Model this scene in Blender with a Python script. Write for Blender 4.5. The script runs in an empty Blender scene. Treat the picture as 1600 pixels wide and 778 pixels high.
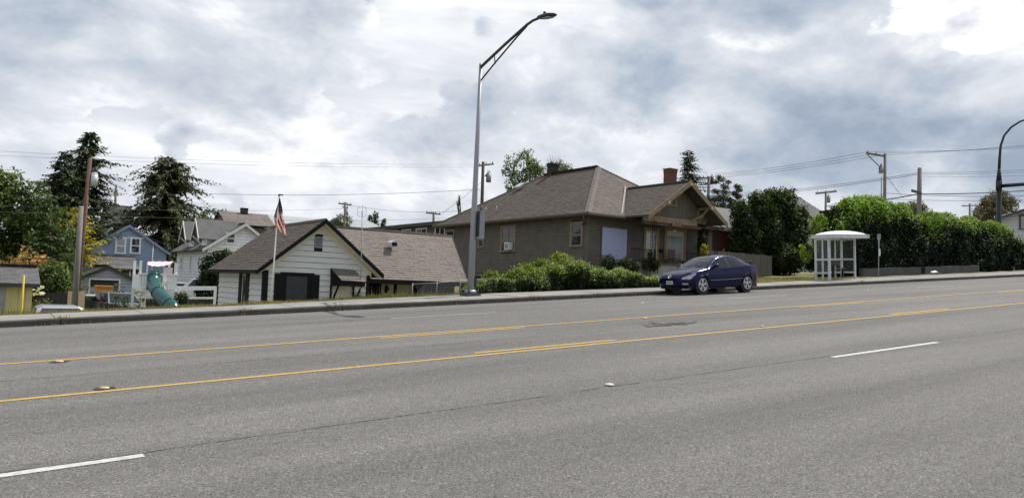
import bpy, bmesh, math, random
import numpy as np
from mathutils import Vector, Matrix
random.seed(7); rng = np.random.default_rng(11)
S = bpy.context.scene; COL = S.collection
PI = math.pi

# ---------------------------------------------------------------- camera
SX, SY, EYE = 0.06, 0.02, 1.7           # the road climbs 6 % along +X and 2 % across
nrm = Vector((-SX, -SY, 1)).normalized()
ex = Vector((1, 0, SX)).normalized(); ey = nrm.cross(ex)
TH = math.radians(54.8)
FW = ex*math.cos(TH) + ey*math.sin(TH); RT = ex*math.sin(TH) - ey*math.cos(TH); UP = nrm
cd = bpy.data.cameras.new('camera'); cam = bpy.data.objects.new('camera', cd); COL.objects.link(cam)
cam.matrix_world = Matrix(((RT.x, UP.x, -FW.x, 0), (RT.y, UP.y, -FW.y, 0), (RT.z, UP.z, -FW.z, EYE), (0, 0, 0, 1)))
cd.sensor_width = 36; cd.lens = 27.0; cd.shift_y = -2/1600; cd.clip_start = .1; cd.clip_end = 6000
S.camera = cam

def at(px, py, Y):                      # the point on the plane y = Y seen at a photo position (a surveying aid)
    d = FW + RT*((px-800)/1200) - UP*((py-387)/1200)
    return Vector((0, 0, EYE)) + d*(Y/d.y)

# ---------------------------------------------------------------- world and sun
SUN = Vector((0.66, 0.05, 1.0)).normalized()
W = bpy.data.worlds.new('World'); S.world = W; W.use_nodes = True
nt = W.node_tree; nt.nodes.clear(); N = nt.nodes; L = nt.links
def nd(t, **kw):
    n = N.new(t)
    for k, v in kw.items(): setattr(n, k, v)
    return n
def mth(op, a, b=None, c=None, clamp=False):
    n = nd('ShaderNodeMath', operation=op, use_clamp=clamp)
    for i, v in enumerate((a, b, c)):
        if v is None: continue
        if isinstance(v, (int, float)): n.inputs[i].default_value = v
        else: L.new(v, n.inputs[i])
    return n.outputs[0]
sky = nd('ShaderNodeTexSky', sky_type='NISHITA', sun_disc=False, sun_elevation=math.asin(SUN.z), sun_rotation=math.atan2(SUN.x, SUN.y))
tc = nd('ShaderNodeTexCoord'); sp = nd('ShaderNodeSeparateXYZ'); L.new(tc.outputs['Generated'], sp.inputs[0])
dx, dy, dz = sp.outputs
az = mth('ARCTAN2', dy, dx); el = mth('ARCSINE', dz)
den = mth('ADD', mth('MAXIMUM', dz, 0.0), 0.16)
cv = nd('ShaderNodeCombineXYZ'); L.new(mth('DIVIDE', dx, den), cv.inputs[0]); L.new(mth('DIVIDE', dy, den), cv.inputs[1]); L.new(mth('MULTIPLY', dz, 1.2), cv.inputs[2])
def noise(vec, scale, detail, rough, dist=0.0, off=(0, 0, 0)):
    mp = nd('ShaderNodeMapping'); mp.inputs['Location'].default_value = off; L.new(vec, mp.inputs[0])
    n = nd('ShaderNodeTexNoise'); L.new(mp.outputs[0], n.inputs['Vector'])
    n.inputs['Scale'].default_value = scale; n.inputs['Detail'].default_value = detail
    n.inputs['Roughness'].default_value = rough; n.inputs['Distortion'].default_value = dist
    return n.outputs['Fac']
fl = nd('ShaderNodeMapping'); fl.inputs['Scale'].default_value = (1, 1, 1.8); L.new(tc.outputs['Generated'], fl.inputs[0])
fs = nd('ShaderNodeMapping'); fs.inputs['Scale'].default_value = (1, 1, 7.0); L.new(tc.outputs['Generated'], fs.inputs[0])
n3 = noise(tc.outputs['Generated'], 2.2, 3, .5, .2, (7.3, .2, 5.0)); n2 = noise(fl.outputs[0], 4.6, 12, .54, .15, (1.3, 4.2, 2.0))
na = noise(fs.outputs[0], 2.6, 8, .55, .3, (4.4, 2.1, .3)); nc = noise(fl.outputs[0], 6.5, 12, .60, .2, (9.1, 3.3, 1.7)); bl0 = noise(fl.outputs[0], 9.0, 8, .5, .1, (2.3, 6.2, 1.0))
bill = mth('ABSOLUTE', mth('SUBTRACT', bl0, .5))
# cloud masses: azimuth, elevation (radians), their spreads, light (+) or dark (-)
CLOUDS = [
    (1.364, 0.225, 0.298, 0.030, -0.10),
    (1.380, 0.280, 0.300, 0.060, 0.13),
    (1.197, 0.246, 0.119, 0.047, -0.12),
    (1.522, 0.217, 0.072, 0.020, -0.05),
    (1.493, 0.250, 0.075, 0.017, 0.12),
    (1.054, 0.335, 0.080, 0.040, 0.42),
    (0.911, 0.353, 0.120, 0.026, 0.55),
    (1.017, 0.259, 0.050, 0.022, 0.25),
    (1.102, 0.297, 0.066, 0.031, 0.06),
    (0.418, 0.313, 0.090, 0.030, 0.65),
    (0.634, 0.324, 0.030, 0.015, 0.25),
    (0.509, 0.179, 0.225, 0.044, -0.26),
    (0.442, 0.147, 0.165, 0.040, -0.22),
    (0.694, 0.263, 0.173, 0.046, -0.10),
    (0.800, 0.296, 0.099, 0.031, -0.08),
    (0.654, 0.192, 0.107, 0.043, -0.12),
    (0.829, 0.184, 0.080, 0.035, 0.34),
    (0.707, 0.161, 0.071, 0.024, 0.10),
    (0.905, 0.235, 0.110, 0.040, -0.12),
    (1.250, 0.120, 0.250, 0.055, 0.17),
    (1.481, 0.150, 0.126, 0.016, 0.10),
    (1.338, 0.151, 0.035, 0.050, -0.34),
    (1.088, 0.175, 0.099, 0.020, -0.06),
    (1.163, 0.198, 0.097, 0.014, 0.08),
    (1.519, 0.162, 0.096, 0.010, -0.10),
    (0.475, 0.207, 0.132, 0.029, -0.06),
    (1.240, 0.140, 0.300, 0.030, 0.10),
    (1.115, 0.365, 0.015, 0.008, 0.20),
]
acc = None
waz = mth('ADD', az, mth('MULTIPLY', mth('SUBTRACT', n3, .5), .5)); wel = mth('ADD', el, mth('MULTIPLY', mth('SUBTRACT', n2, .5), .22))
for (a0, e0, sa, se, w) in CLOUDS:
    u = mth('DIVIDE', mth('SUBTRACT', waz, a0), sa); v = mth('DIVIDE', mth('SUBTRACT', wel, e0), se)
    g = mth('MULTIPLY', mth('EXPONENT', mth('MULTIPLY', mth('ADD', mth('MULTIPLY', u, u), mth('MULTIPLY', v, v)), -1.0)), w)
    acc = g if acc is None else mth('ADD', acc, g)
def smooth(x, a, b):
    n = nd('ShaderNodeMapRange', interpolation_type='SMOOTHSTEP'); L.new(x, n.inputs[0]); n.inputs[1].default_value = a; n.inputs[2].default_value = b; return n.outputs[0]
dens = mth('ADD', mth('SUBTRACT', n2, mth('MULTIPLY', acc, .55)), mth('MULTIPLY', mth('SUBTRACT', bill, .09), .55))
mask = smooth(dens, .335, .388); core = smooth(dens, .40, .74)
shade = mth('ADD', mth('ADD', mth('MULTIPLY', mth('SUBTRACT', nc, .5), 1.40), .525), mth('ADD', mth('MULTIPLY', core, -.30), mth('MULTIPLY', acc, .55)))
val = mth('ADD', mth('MULTIPLY', mth('SUBTRACT', na, .5), .9), mth('ADD', mth('MULTIPLY', acc, .38), .60))
def ramp(r, stops):
    while len(r.elements) < len(stops): r.elements.new(.5)
    for e, (p, c) in zip(r.elements, stops): e.position = p; e.color = (*c, 1)
STOPS = [(.05, (.032, .0385, .049)), (.25, (.043, .0495, .059)), (.45, (.0575, .062, .069)), (.62, (.072, .075, .080)), (.80, (.096, .097, .100)), (1.0, (.16, .16, .16))]
cr = nd('ShaderNodeValToRGB'); L.new(val, cr.inputs[0]); ramp(cr.color_ramp, STOPS)
cr1 = nd('ShaderNodeValToRGB'); L.new(shade, cr1.inputs[0]); ramp(cr1.color_ramp, STOPS)
lay = nd('ShaderNodeMix', data_type='RGBA'); L.new(mask, lay.inputs[0]); L.new(cr.outputs[0], lay.inputs[6]); L.new(cr1.outputs[0], lay.inputs[7])
cs = nd('ShaderNodeVectorMath', operation='SCALE'); L.new(lay.outputs[2], cs.inputs[0]); cs.inputs['Scale'].default_value = 100.0
# a small gap of blue high in the cloud
hu = mth('DIVIDE', mth('SUBTRACT', waz, 1.118), .030); hv = mth('DIVIDE', mth('SUBTRACT', wel, .372), .016)
hole = smooth(mth('ADD', mth('EXPONENT', mth('MULTIPLY', mth('ADD', mth('MULTIPLY', hu, hu), mth('MULTIPLY', hv, hv)), -1.0)), mth('MULTIPLY', mth('SUBTRACT', nc, .5), 1.2)), .30, .75)
mix = nd('ShaderNodeMix', data_type='RGBA'); L.new(hole, mix.inputs[0]); L.new(cs.outputs[0], mix.inputs[6]); L.new(sky.outputs[0], mix.inputs[7])
bg = nd('ShaderNodeBackground'); L.new(mix.outputs[2], bg.inputs[0]); bg.inputs[1].default_value = 0.1
wo = nd('ShaderNodeOutputWorld'); L.new(bg.outputs[0], wo.inputs[0])
sl = bpy.data.lights.new('sun', 'SUN'); sl.energy = 4.2; sl.angle = math.radians(.5); sl.color = (1, .955, .89)
so = bpy.data.objects.new('sun', sl); COL.objects.link(so); so.rotation_euler = SUN.to_track_quat('Z', 'Y').to_euler(); so.location = (0, 0, 60)
S.view_settings.view_transform = 'Standard'; S.view_settings.look = 'None'; S.view_settings.gamma = 1; S.view_settings.use_curve_mapping = False
S.view_settings.exposure = 0.14
S.cycles.max_bounces = 6; S.cycles.transparent_max_bounces = 12

# ---------------------------------------------------------------- materials
def mat(name, col, rough=.8, var=.15, scale=3.0, bump=0.0, metal=0.0, spec=.5, coat=0.0, island=0.0, col2=None, stretch=(1, 1, 1), bscale=None, trans=0.0, emit=None):
    m = bpy.data.materials.new(name); m.use_nodes = True; t = m.node_tree; b = t.nodes['Principled BSDF']
    b.inputs['Roughness'].default_value = rough; b.inputs['Metallic'].default_value = metal
    b.inputs['Specular IOR Level'].default_value = spec; b.inputs['Coat Weight'].default_value = coat; b.inputs['Coat Roughness'].default_value = .14
    tx = t.nodes.new('ShaderNodeTexCoord'); mp = t.nodes.new('ShaderNodeMapping'); mp.inputs['Scale'].default_value = stretch
    t.links.new(tx.outputs['Object'], mp.inputs[0])
    n = t.nodes.new('ShaderNodeTexNoise'); n.inputs['Scale'].default_value = scale; n.inputs['Detail'].default_value = 6; n.inputs['Roughness'].default_value = .65
    t.links.new(mp.outputs[0], n.inputs['Vector'])
    r = t.nodes.new('ShaderNodeValToRGB')
    c2 = col2 or tuple(min(1, c*(1+var)) for c in col); c1 = col if col2 else tuple(c*(1-var) for c in col)
    r.color_ramp.elements[0].position = .32; r.color_ramp.elements[1].position = .68
    r.color_ramp.elements[0].color = (*c1, 1); r.color_ramp.elements[1].color = (*c2, 1)
    t.links.new(n.outputs['Fac'], r.inputs[0]); out = r.outputs[0]
    if island:
        g = t.nodes.new('ShaderNodeNewGeometry'); hs = t.nodes.new('ShaderNodeHueSaturation')
        mr = t.nodes.new('ShaderNodeMapRange'); mr.inputs[3].default_value = 1-island; mr.inputs[4].default_value = 1+island
        t.links.new(g.outputs['Random Per Island'], mr.inputs[0]); t.links.new(mr.outputs[0], hs.inputs['Value'])
        if trans: mh = t.nodes.new('ShaderNodeMapRange'); mh.inputs[3].default_value = .518; mh.inputs[4].default_value = .468; t.links.new(g.outputs['Random Per Island'], mh.inputs[0]); t.links.new(mh.outputs[0], hs.inputs['Hue']); t.links.new(out, hs.inputs['Color']); out = hs.outputs[0]
    t.links.new(out, b.inputs['Base Color'])
    if bump:
        n2 = t.nodes.new('ShaderNodeTexNoise'); n2.inputs['Scale'].default_value = bscale or scale*6; n2.inputs['Detail'].default_value = 4
        t.links.new(mp.outputs[0], n2.inputs['Vector'])
        bp = t.nodes.new('ShaderNodeBump'); bp.inputs['Strength'].default_value = bump; bp.inputs['Distance'].default_value = .02
        t.links.new(n2.outputs['Fac'], bp.inputs['Height']); t.links.new(bp.outputs[0], b.inputs['Normal'])
    if trans:
        tr = t.nodes.new('ShaderNodeBsdfTranslucent'); mx = t.nodes.new('ShaderNodeMixShader'); mx.inputs[0].default_value = trans
        sc = t.nodes.new('ShaderNodeVectorMath'); sc.operation = 'MULTIPLY'; sc.inputs[1].default_value = (1.6, 1.7, .7); t.links.new(out, sc.inputs[0]); t.links.new(sc.outputs[0], tr.inputs[0])
        o = t.nodes['Material Output']; t.links.new(b.outputs[0], mx.inputs[1]); t.links.new(tr.outputs[0], mx.inputs[2]); t.links.new(mx.outputs[0], o.inputs[0])
    return m
def leafm(name, c, isl=.45, tr=.3, sp=.3):
    m = mat(name, c, rough=.55, var=.3, scale=.9, island=isl, trans=tr, spec=sp); return m
def glassm(name, col=(.02, .025, .03), rough=.04, ior=1.9, sp=.9):
    m = mat(name, col, rough=rough, var=.3, scale=1.3, spec=sp); m.node_tree.nodes['Principled BSDF'].inputs['IOR'].default_value = ior; return m

M = {}
def d(k, *a, **kw): M[k] = mat(k, *a, **kw)
d('white_siding', (.60, .61, .60), rough=.7, var=.09, scale=2.2, stretch=(1, 1, 6), island=.06)
d('shelter_frame', (.56, .58, .58), rough=.55, var=.16, scale=3)
d('black_trim', (.009, .009, .011), rough=.75, spec=.2)
d('cream_trim', (.62, .58, .47), var=.08)
d('grey_siding', (.112, .097, .075), rough=.75, var=.22, scale=1.6)
d('brown_trim', (.225, .165, .115), rough=.7, var=.2, scale=3)
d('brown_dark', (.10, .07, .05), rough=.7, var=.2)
d('white_paint', (.75, .76, .75), rough=.5, var=.06, scale=2)
d('shingle_tan', (.182, .156, .137), rough=.92, var=.12, scale=.8, island=.15, bump=.4, bscale=60)
d('shingle_hip_lit', (.138, .116, .100), rough=.92, var=.10, scale=.8, island=.12, bump=.4, bscale=60)
d('shingle_brown', (.092, .073, .061), rough=.92, var=.10, scale=.8, island=.13, bump=.4, bscale=60)
d('shingle_grey', (.125, .122, .122), rough=.92, var=.2, scale=1.2, island=.25)
d('shingle_dark', (.060, .056, .055), rough=.92, var=.2, scale=1.2, island=.25)
d('roof_base', (.055, .046, .040), rough=.95)
d('ridge_tan', (.160, .140, .124), rough=.92, var=.2, island=.2)
d('shade_backing', (.012, .011, .010), rough=.95)  # near-black backing: shade painted under board laps and inside thickets
d('blue_siding', (.26, .335, .475), rough=.7, var=.12, scale=1.2)
d('blue_garage', (.36, .40, .50), rough=.7, var=.1, scale=1.2)
d('cool_white', (.84, .86, .89), rough=.6, var=.07)
d('yellow_siding', (.52, .46, .20), rough=.7, var=.12)
d('brick_red', (.16, .052, .038), rough=.9, var=.3, scale=8, island=.3)
d('brick_dark', (.030, .022, .022), rough=.9, var=.3, scale=8, island=.35)
d('mortar', (.20, .18, .16), rough=.95)
d('concrete', (.30, .29, .27), rough=.9, var=.16, scale=2.5, bump=.2, bscale=40)
d('concrete_dark', (.072, .072, .074), rough=.9, var=.2, scale=2)
d('galv', (.30, .31, .325), rough=.5, var=.12, scale=2, metal=.3, stretch=(1, 1, .3))
d('dark_metal', (.045, .046, .05), rough=.45, var=.2, metal=.3)
d('grey_metal', (.27, .28, .29), rough=.5, var=.15, metal=.3)
d('steel_light', (.55, .57, .59), rough=.4, var=.08, metal=.2)
d('pole_wood', (.155, .125, .105), rough=.9, var=.3, scale=5, stretch=(3, 3, .25), bump=.4)
d('pole_red', (.14, .075, .055), rough=.9, var=.3, scale=5, stretch=(3, 3, .25), bump=.4)
d('pole_grey', (.20, .18, .165), rough=.9, var=.3, scale=5, stretch=(3, 3, .25), bump=.4)
d('fence_wood', (.155, .143, .135), rough=.9, var=.3, scale=3, stretch=(3, 3, .3), island=.25)
d('fence_dark', (.040, .034, .032), rough=.9, var=.3, scale=3, stretch=(3, 3, .3))
d('plywood', (.50, .38, .25), rough=.8, var=.1)
d('orange_box', (.50, .24, .035), rough=.6, var=.1)
d('bin_green', (.04, .075, .06), rough=.5, var=.15)
d('bin_lid', (.30, .33, .31), rough=.5, var=.1)
d('teal_plastic', (.008, .085, .080), rough=.22, var=.12, spec=.6)
d('pink_cloth', (.75, .22, .32), rough=.8); d('white_cloth', (.80, .78, .80), rough=.8)
d('flag_red', (.40, .018, .05), rough=.8, trans=.25); d('flag_white', (.78, .76, .76), rough=.8, trans=.25); d('flag_blue', (.022, .03, .10), rough=.8, trans=.2)
d('blind', (.36, .39, .58), rough=.7, var=.04)
d('curtain', (.40, .43, .43), rough=.9, var=.2, scale=7, stretch=(1, 1, .05))
d('door_cream', (.50, .43, .27), rough=.6, var=.1)
d('rubber', (.014, .014, .015), rough=.85); d('alloy', (.62, .63, .65), rough=.28, metal=.75, var=.05)
d('car_black', (.008, .008, .010), rough=.4)
d('lamp_clear', (.34, .36, .39), rough=.12, spec=.9, var=.3, scale=14); d('tail_red', (.10, .012, .014), rough=.12)
d('plate', (.55, .57, .60), rough=.5, var=.05); d('ink', (.05, .06, .10), rough=.6)
d('car_silver', (.42, .44, .46), rough=.35, metal=.5, coat=.5, var=.04); d('car_white', (.72, .73, .74), rough=.3, coat=.6, var=.03)
d('car_darkgrey', (.10, .11, .12), rough=.3, metal=.4, coat=.5)
d('road_white', (.34, .335, .32), rough=.8, scale=16, col2=(.60, .60, .58)); d('road_yellow', (.34, .22, .07), rough=.8, scale=14, col2=(.56, .345, .065))
d('marker_white', (.62, .60, .52), rough=.5, var=.15); d('marker_yellow', (.52, .40, .20), rough=.5, var=.2, scale=20)
d('tar', (.020, .019, .018), rough=.7)
d('road_white_worn', (.24, .235, .225), rough=.8, scale=14, col2=(.46, .455, .44)); d('crack_dark', (.06, .057, .054), rough=.9)
d('crack', (.085, .081, .077), rough=.95, var=.3, scale=20)
d('metal_roof', (.40, .44, .43), rough=.5, var=.12, stretch=(8, .5, .5))
d('wire', (.03, .032, .036), rough=.6); d('post_yellow', (.55, .40, .03), rough=.6)
d('apartment', (.115, .098, .078), rough=.8, var=.12)
d('pale_siding', (.52, .53, .52), rough=.7, var=.07)
d('bark', (.085, .066, .05), rough=.95, var=.35, scale=6, bump=.5)
d('bark_grey', (.16, .145, .13), rough=.95, var=.3, scale=6)
M['glass'] = glassm('glass'); M['glass_sky'] = glassm('glass_sky', (.018, .026, .036), .03, 1.5, .6); M['glass_car'] = glassm('glass_car', (.006, .012, .022), .02, 1.45, .5); M['screen'] = mat('screen', (.022, .027, .028), rough=.5, var=.2, scale=6)
m = mat('car_blue', (.0060, .0074, .046), rough=.22, var=.04, metal=.6, coat=.15, spec=.3); M['car_blue'] = m
M['lf_hedge'] = leafm('lf_hedge', (.030, .062, .013), tr=.2); M['lf_hedge_lit'] = leafm('lf_hedge_lit', (.115, .205, .026), tr=.4); M['lf_hedge_shade'] = leafm('lf_hedge_shade', (.011, .022, .009), tr=.08, isl=.6, sp=.10); M['lf_dark'] = leafm('lf_dark', (.024, .042, .013), tr=.18, isl=.6, sp=.12); M['lf_mid'] = leafm('lf_mid', (.056, .094, .022))
M['lf_sunlit'] = leafm('lf_sunlit', (.105, .15, .034)); M['lf_lime'] = leafm('lf_lime', (.16, .25, .03)); M['lf_bramble'] = leafm('lf_bramble', (.155, .22, .045), isl=.75, tr=.3); M['lf_bramble_shade'] = leafm('lf_bramble_shade', (.022, .036, .011), isl=.6, tr=.12, sp=.15); M['lf_conifer'] = leafm('lf_conifer', (.040, .062, .026), tr=.18)
M['lf_conifer2'] = leafm('lf_conifer2', (.062, .074, .033), tr=.18); M['lf_yellow'] = leafm('lf_yellow', (.36, .32, .03), tr=.3); M['lf_orange'] = leafm('lf_orange', (.42, .27, .09), tr=.2)
M['lf_brown'] = leafm('lf_brown', (.085, .080, .028)); M['lf_blue'] = leafm('lf_blue', (.10, .14, .12)); M['lf_birch'] = leafm('lf_birch', (.085, .135, .03), tr=.35)
M['lf_dry'] = leafm('lf_dry', (.34, .27, .09), tr=.15); M['lf_grass'] = leafm('lf_grass', (.11, .145, .04), tr=.2); M['flower'] = leafm('flower', (.75, .74, .70), isl=.15)
M['lf_strip'] = leafm('lf_strip', (.27, .225, .085), tr=.2)

# ---------------------------------------------------------------- helpers
def org(o):
    v = Vector((0, 0, 0))
    while o is not None: v += o.location; o = o.parent
    return v
def tag(o, label=None, cat=None, group=None, kind=None):
    for k, v in (('label', label), ('category', cat), ('group', group), ('kind', kind)):
        if v: o[k] = v
    return o
def thing(name, label, cat, loc=(0, 0, 0), group=None):
    o = bpy.data.objects.new(name, None); COL.objects.link(o); o.location = loc; o.empty_display_size = .2
    return tag(o, label, cat, group)
def link(name, me, parent=None, loc=(0, 0, 0)):
    o = bpy.data.objects.new(name, me); COL.objects.link(o); o.location = loc
    if parent is not None: o.parent = parent
    return o
def copy_tree(o, parent=None):
    c = o.copy(); COL.objects.link(c)
    if parent is not None: c.parent = parent
    for ch in list(o.children): copy_tree(ch, c)
    return c
class MB:
    def __init__(s): s.v = []; s.f = []; s.mi = []; s.sm = []
    def add(s, vs, fs, mi=0, smooth=False):
        k = len(s.v); s.v += [tuple(v) for v in vs]
        for f in fs: s.f.append(tuple(i+k for i in f)); s.mi.append(mi); s.sm.append(smooth)
        return s
    def box(s, a, b, mi=0):
        x0, y0, z0 = (min(a[i], b[i]) for i in range(3)); x1, y1, z1 = (max(a[i], b[i]) for i in range(3))
        return s.add([(x0, y0, z0), (x1, y0, z0), (x1, y1, z0), (x0, y1, z0), (x0, y0, z1), (x1, y0, z1), (x1, y1, z1), (x0, y1, z1)],
                     [(3, 2, 1, 0), (4, 5, 6, 7), (0, 1, 5, 4), (1, 2, 6, 5), (2, 3, 7, 6), (3, 0, 4, 7)], mi)
    def obox(s, o, u, v, w, mi=0):          # oblique box: corner o, edge vectors u v w
        o, u, v, w = map(Vector, (o, u, v, w)); P = [o, o+u, o+u+v, o+v, o+w, o+u+w, o+u+v+w, o+v+w]
        return s.add(P, [(3, 2, 1, 0), (4, 5, 6, 7), (0, 1, 5, 4), (1, 2, 6, 5), (2, 3, 7, 6), (3, 0, 4, 7)], mi)
    def bar(s, a, b, w, h, mi=0):           # rectangular bar from a to b, h measured upwards
        a, b = Vector(a), Vector(b); t = (b-a).normalized(); up = Vector((0, 0, 1)) if abs(t.z) < .95 else Vector((0, 1, 0))
        sd = t.cross(up).normalized(); up = sd.cross(t).normalized()
        return s.obox(a-sd*w/2-up*h/2, b-a, sd*w, up*h, mi)
    def tube(s, pts, r, n=8, mi=0, cap=True, smooth=True):
        pts = [Vector(p) for p in pts]; r = r if hasattr(r, '__len__') else [r]*len(pts)
        rings = []; ref = None
        for i, p in enumerate(pts):
            t = (pts[min(i+1, len(pts)-1)]-pts[max(i-1, 0)]).normalized()
            if ref is None: ref = t.orthogonal().normalized()
            a = (ref - t*ref.dot(t)).normalized(); ref = a; b = t.cross(a)
            rings.append([p+(a*math.cos(2*PI*k/n)+b*math.sin(2*PI*k/n))*r[i] for k in range(n)])
        vs = [q for g in rings for q in g]; fs = []
        for i in range(len(rings)-1):
            for k in range(n): fs.append((i*n+k, i*n+(k+1) % n, (i+1)*n+(k+1) % n, (i+1)*n+k))
        k0 = len(s.v); s.add(vs, fs, mi, smooth)
        if cap: s.add([], [], mi); s.f += [tuple(k0+k for k in range(n-1, -1, -1)), tuple(k0+(len(rings)-1)*n+k for k in range(n))]; s.mi += [mi, mi]; s.sm += [False, False]
        return s
    def poly(s, pts, mi=0): return s.add(pts, [tuple(range(len(pts)))], mi)
    def slab(s, pts, off, mi=0):            # closed prism: polygon pts and its copy moved by off
        n = len(pts); off = Vector(off); P = [Vector(p) for p in pts]; Q = [p+off for p in P]
        return s.add(P+Q, [tuple(range(n-1, -1, -1)), tuple(range(n, 2*n))]+[(i, (i+1) % n, n+(i+1) % n, n+i) for i in range(n)], mi)
    def build(s, name, m, parent=None, base=None, recalc=True):
        o = org(parent) if parent is not None else Vector(base or (0, 0, 0))
        me = bpy.data.meshes.new(name)
        me.from_pydata([(x-o.x, y-o.y, z-o.z) for x, y, z in s.v], [], s.f)
        ms = m if isinstance(m, (list, tuple)) else [m]
        for q in ms: me.materials.append(M[q] if isinstance(q, str) else q)
        me.polygons.foreach_set('material_index', s.mi); me.polygons.foreach_set('use_smooth', s.sm)
        if recalc:
            bm = bmesh.new(); bm.from_mesh(me); bmesh.ops.recalc_face_normals(bm, faces=bm.faces); bm.to_mesh(me); bm.free()
        me.update()
        return link(name, me, parent, (0, 0, 0) if parent is not None else o)
def quads(name, V, m, parent=None, base=None, tri=False):        # V: (n,4,3) array of separate quads
    n = len(V); o = org(parent) if parent is not None else Vector(base or (0, 0, 0))
    me = bpy.data.meshes.new(name); k = V.shape[1]
    me.vertices.add(n*k); me.loops.add(n*k); me.polygons.add(n)
    me.vertices.foreach_set('co', (V.reshape(-1, 3)-np.array(o)).astype(np.float32).ravel())
    me.loops.foreach_set('vertex_index', np.arange(n*k, dtype=np.int32)); me.polygons.foreach_set('loop_start', np.arange(0, n*k, k, dtype=np.int32))
    me.materials.append(M[m] if isinstance(m, str) else m); me.update(); me.validate()
    return link(name, me, parent, (0, 0, 0) if parent is not None else o)
def lerp(x, tab):
    return float(np.interp(x, [t[0] for t in tab], [t[1] for t in tab]))
# ---------------------------------------------------------------- ground, road, pavement
KY = 20.75                                              # far kerb face
def plane(x, y): return SX*x + SY*y
def road_z(x, y): return plane(x, y) - (.10*max(0, (y-16.7)/(KY-16.7))**1.5 if y > 16.7 else 0)
def walk_z(x, y): return plane(x, y) + .05 + .004*(y-KY)
LOWT = [(-220, -8), (-20, -1.5), (6, -.85), (10, -.1), (14, .75), (20, 1.45), (25, 2.02), (30, 2.3), (36, 2.62), (60, 4.0), (260, 12), (900, 16)]
def backx(x): return lerp(x, [(-100, 22.3), (6, 22.35), (11, 22.8), (15, 23.0), (20, 22.7), (22, 22.5), (30, 22.6), (34, 23.0), (60, 23.2), (300, 23.2)])
def ground_z(x, y):
    if y < KY+.5: return plane(x, y) - .35
    b = backx(x)
    if y <= b: return walk_z(x, y) - .06
    zs = walk_z(x, b) - .02; low = lerp(x, LOWT)
    if x > 30: low = max(low, zs-.1) if y < 40 else low
    w = lerp(x, [(-50, 2.0), (6, 2.2), (14, 2.6), (24, 4.0)])
    t = min(1, max(0, (y-b-.9)/w)); t = t*t*(3-2*t)
    return zs*(1-t) + low*t + .05*math.sin(x*1.7+y)*math.sin(y*1.3)*min(1, (y-b)*.6)
def sheet(name, xs, ys, fz, m, kind='structure', parent=None):
    nx, ny = len(xs), len(ys); V = [(x, y, fz(x, y)) for y in ys for x in xs]
    F = [(j*nx+i, j*nx+i+1, (j+1)*nx+i+1, (j+1)*nx+i) for j in range(ny-1) for i in range(nx-1)]
    b = MB(); b.add(V, F, 0, True); o = b.build(name, m, parent, recalc=False); o['kind'] = kind; return o
gx = [-900, -500, -300, -200, -140, -100, -70, -50, -35, -25]+[-20+.8*i for i in range(106)]+[66, 70, 76, 84, 95, 110, 130, 160, 200, 260, 400, 650, 1000, 1700]
gy = [-600, -250, -100, -40, -15, -6, -3, 0, 8, 16, 20, 21.3, 21.8, 22.2, 22.5, 22.8, 23.1]+[23.5+.4*i for i in range(14)]+[29.5, 30.5, 32, 34, 37, 40, 44, 50, 58, 68, 80, 95, 115, 140, 180, 250, 400, 700, 1200, 2200]
# dry grass on earth
mg = mat('dry_ground', (.20, .165, .085), rough=.95, scale=.7, col2=(.10, .115, .035), bump=.5, bscale=18); M['dry_ground'] = mg
sheet('ground', gx, gy, ground_z, 'dry_ground')
# asphalt: pale worn aggregate, darker strips between the wheel paths, sparse light stones
def asphalt():
    m = bpy.data.materials.new('asphalt'); m.use_nodes = True; t = m.node_tree; b = t.nodes['Principled BSDF']; b.inputs['Roughness'].default_value = .88; b.inputs['Specular IOR Level'].default_value = .35
    A = t.nodes.new; K = t.links.new
    tx = A('ShaderNodeTexCoord')
    def no(scale, det, st=(1, 1, 1), rough=.6):
        mp = A('ShaderNodeMapping'); mp.inputs['Scale'].default_value = st; K(tx.outputs['Object'], mp.inputs[0])
        n = A('ShaderNodeTexNoise'); n.inputs['Scale'].default_value = scale; n.inputs['Detail'].default_value = det; n.inputs['Roughness'].default_value = rough; K(mp.outputs[0], n.inputs[0]); return n.outputs['Fac']
    def rp(f, st):
        r = A('ShaderNodeValToRGB'); K(f, r.inputs[0]); ramp(r.color_ramp, st); return r.outputs[0]
    def mul(a, c, f=1):
        x = A('ShaderNodeMix'); x.data_type = 'RGBA'; x.blend_type = 'MULTIPLY'; x.inputs[0].default_value = f; K(a, x.inputs[6]); K(c, x.inputs[7]); return x.outputs[2]
    g3 = lambda v: (v, v, v)
    base = rp(no(.35, 5, (.35, 1, 1)), [(.3, (.124, .118, .110)), (.7, (.154, .147, .138))])
    fine = rp(no(62, 3), [(.32, g3(.42)), (.5, g3(.98)), (.66, g3(1.70))])
    mid = rp(no(9, 6), [(.3, g3(.92)), (.7, g3(1.08))])
    band = rp(no(1.0, 4, (.025, .8, 1)), [(.3, g3(.76)), (.7, g3(1.18))])
    vo = A('ShaderNodeTexVoronoi'); vo.inputs['Scale'].default_value = 55; K(tx.outputs['Object'], vo.inputs[0])
    st = rp(vo.outputs['Color'], [(.0, g3(.78)), (.72, g3(1.0)), (.86, g3(1.2)), (.97, g3(1.6))])
    c = mul(mul(mul(mul(base, fine), mid), band), st)
    K(c, b.inputs['Base Color'])
    bp = A('ShaderNodeBump'); bp.inputs['Strength'].default_value = .55; bp.inputs['Distance'].default_value = .012; K(no(60, 3), bp.inputs['Height']); K(bp.outputs[0], b.inputs['Normal'])
    return m
M['asphalt'] = asphalt()
rx = [-60+4*i for i in range(80)]+[300, 360, 430]
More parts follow.
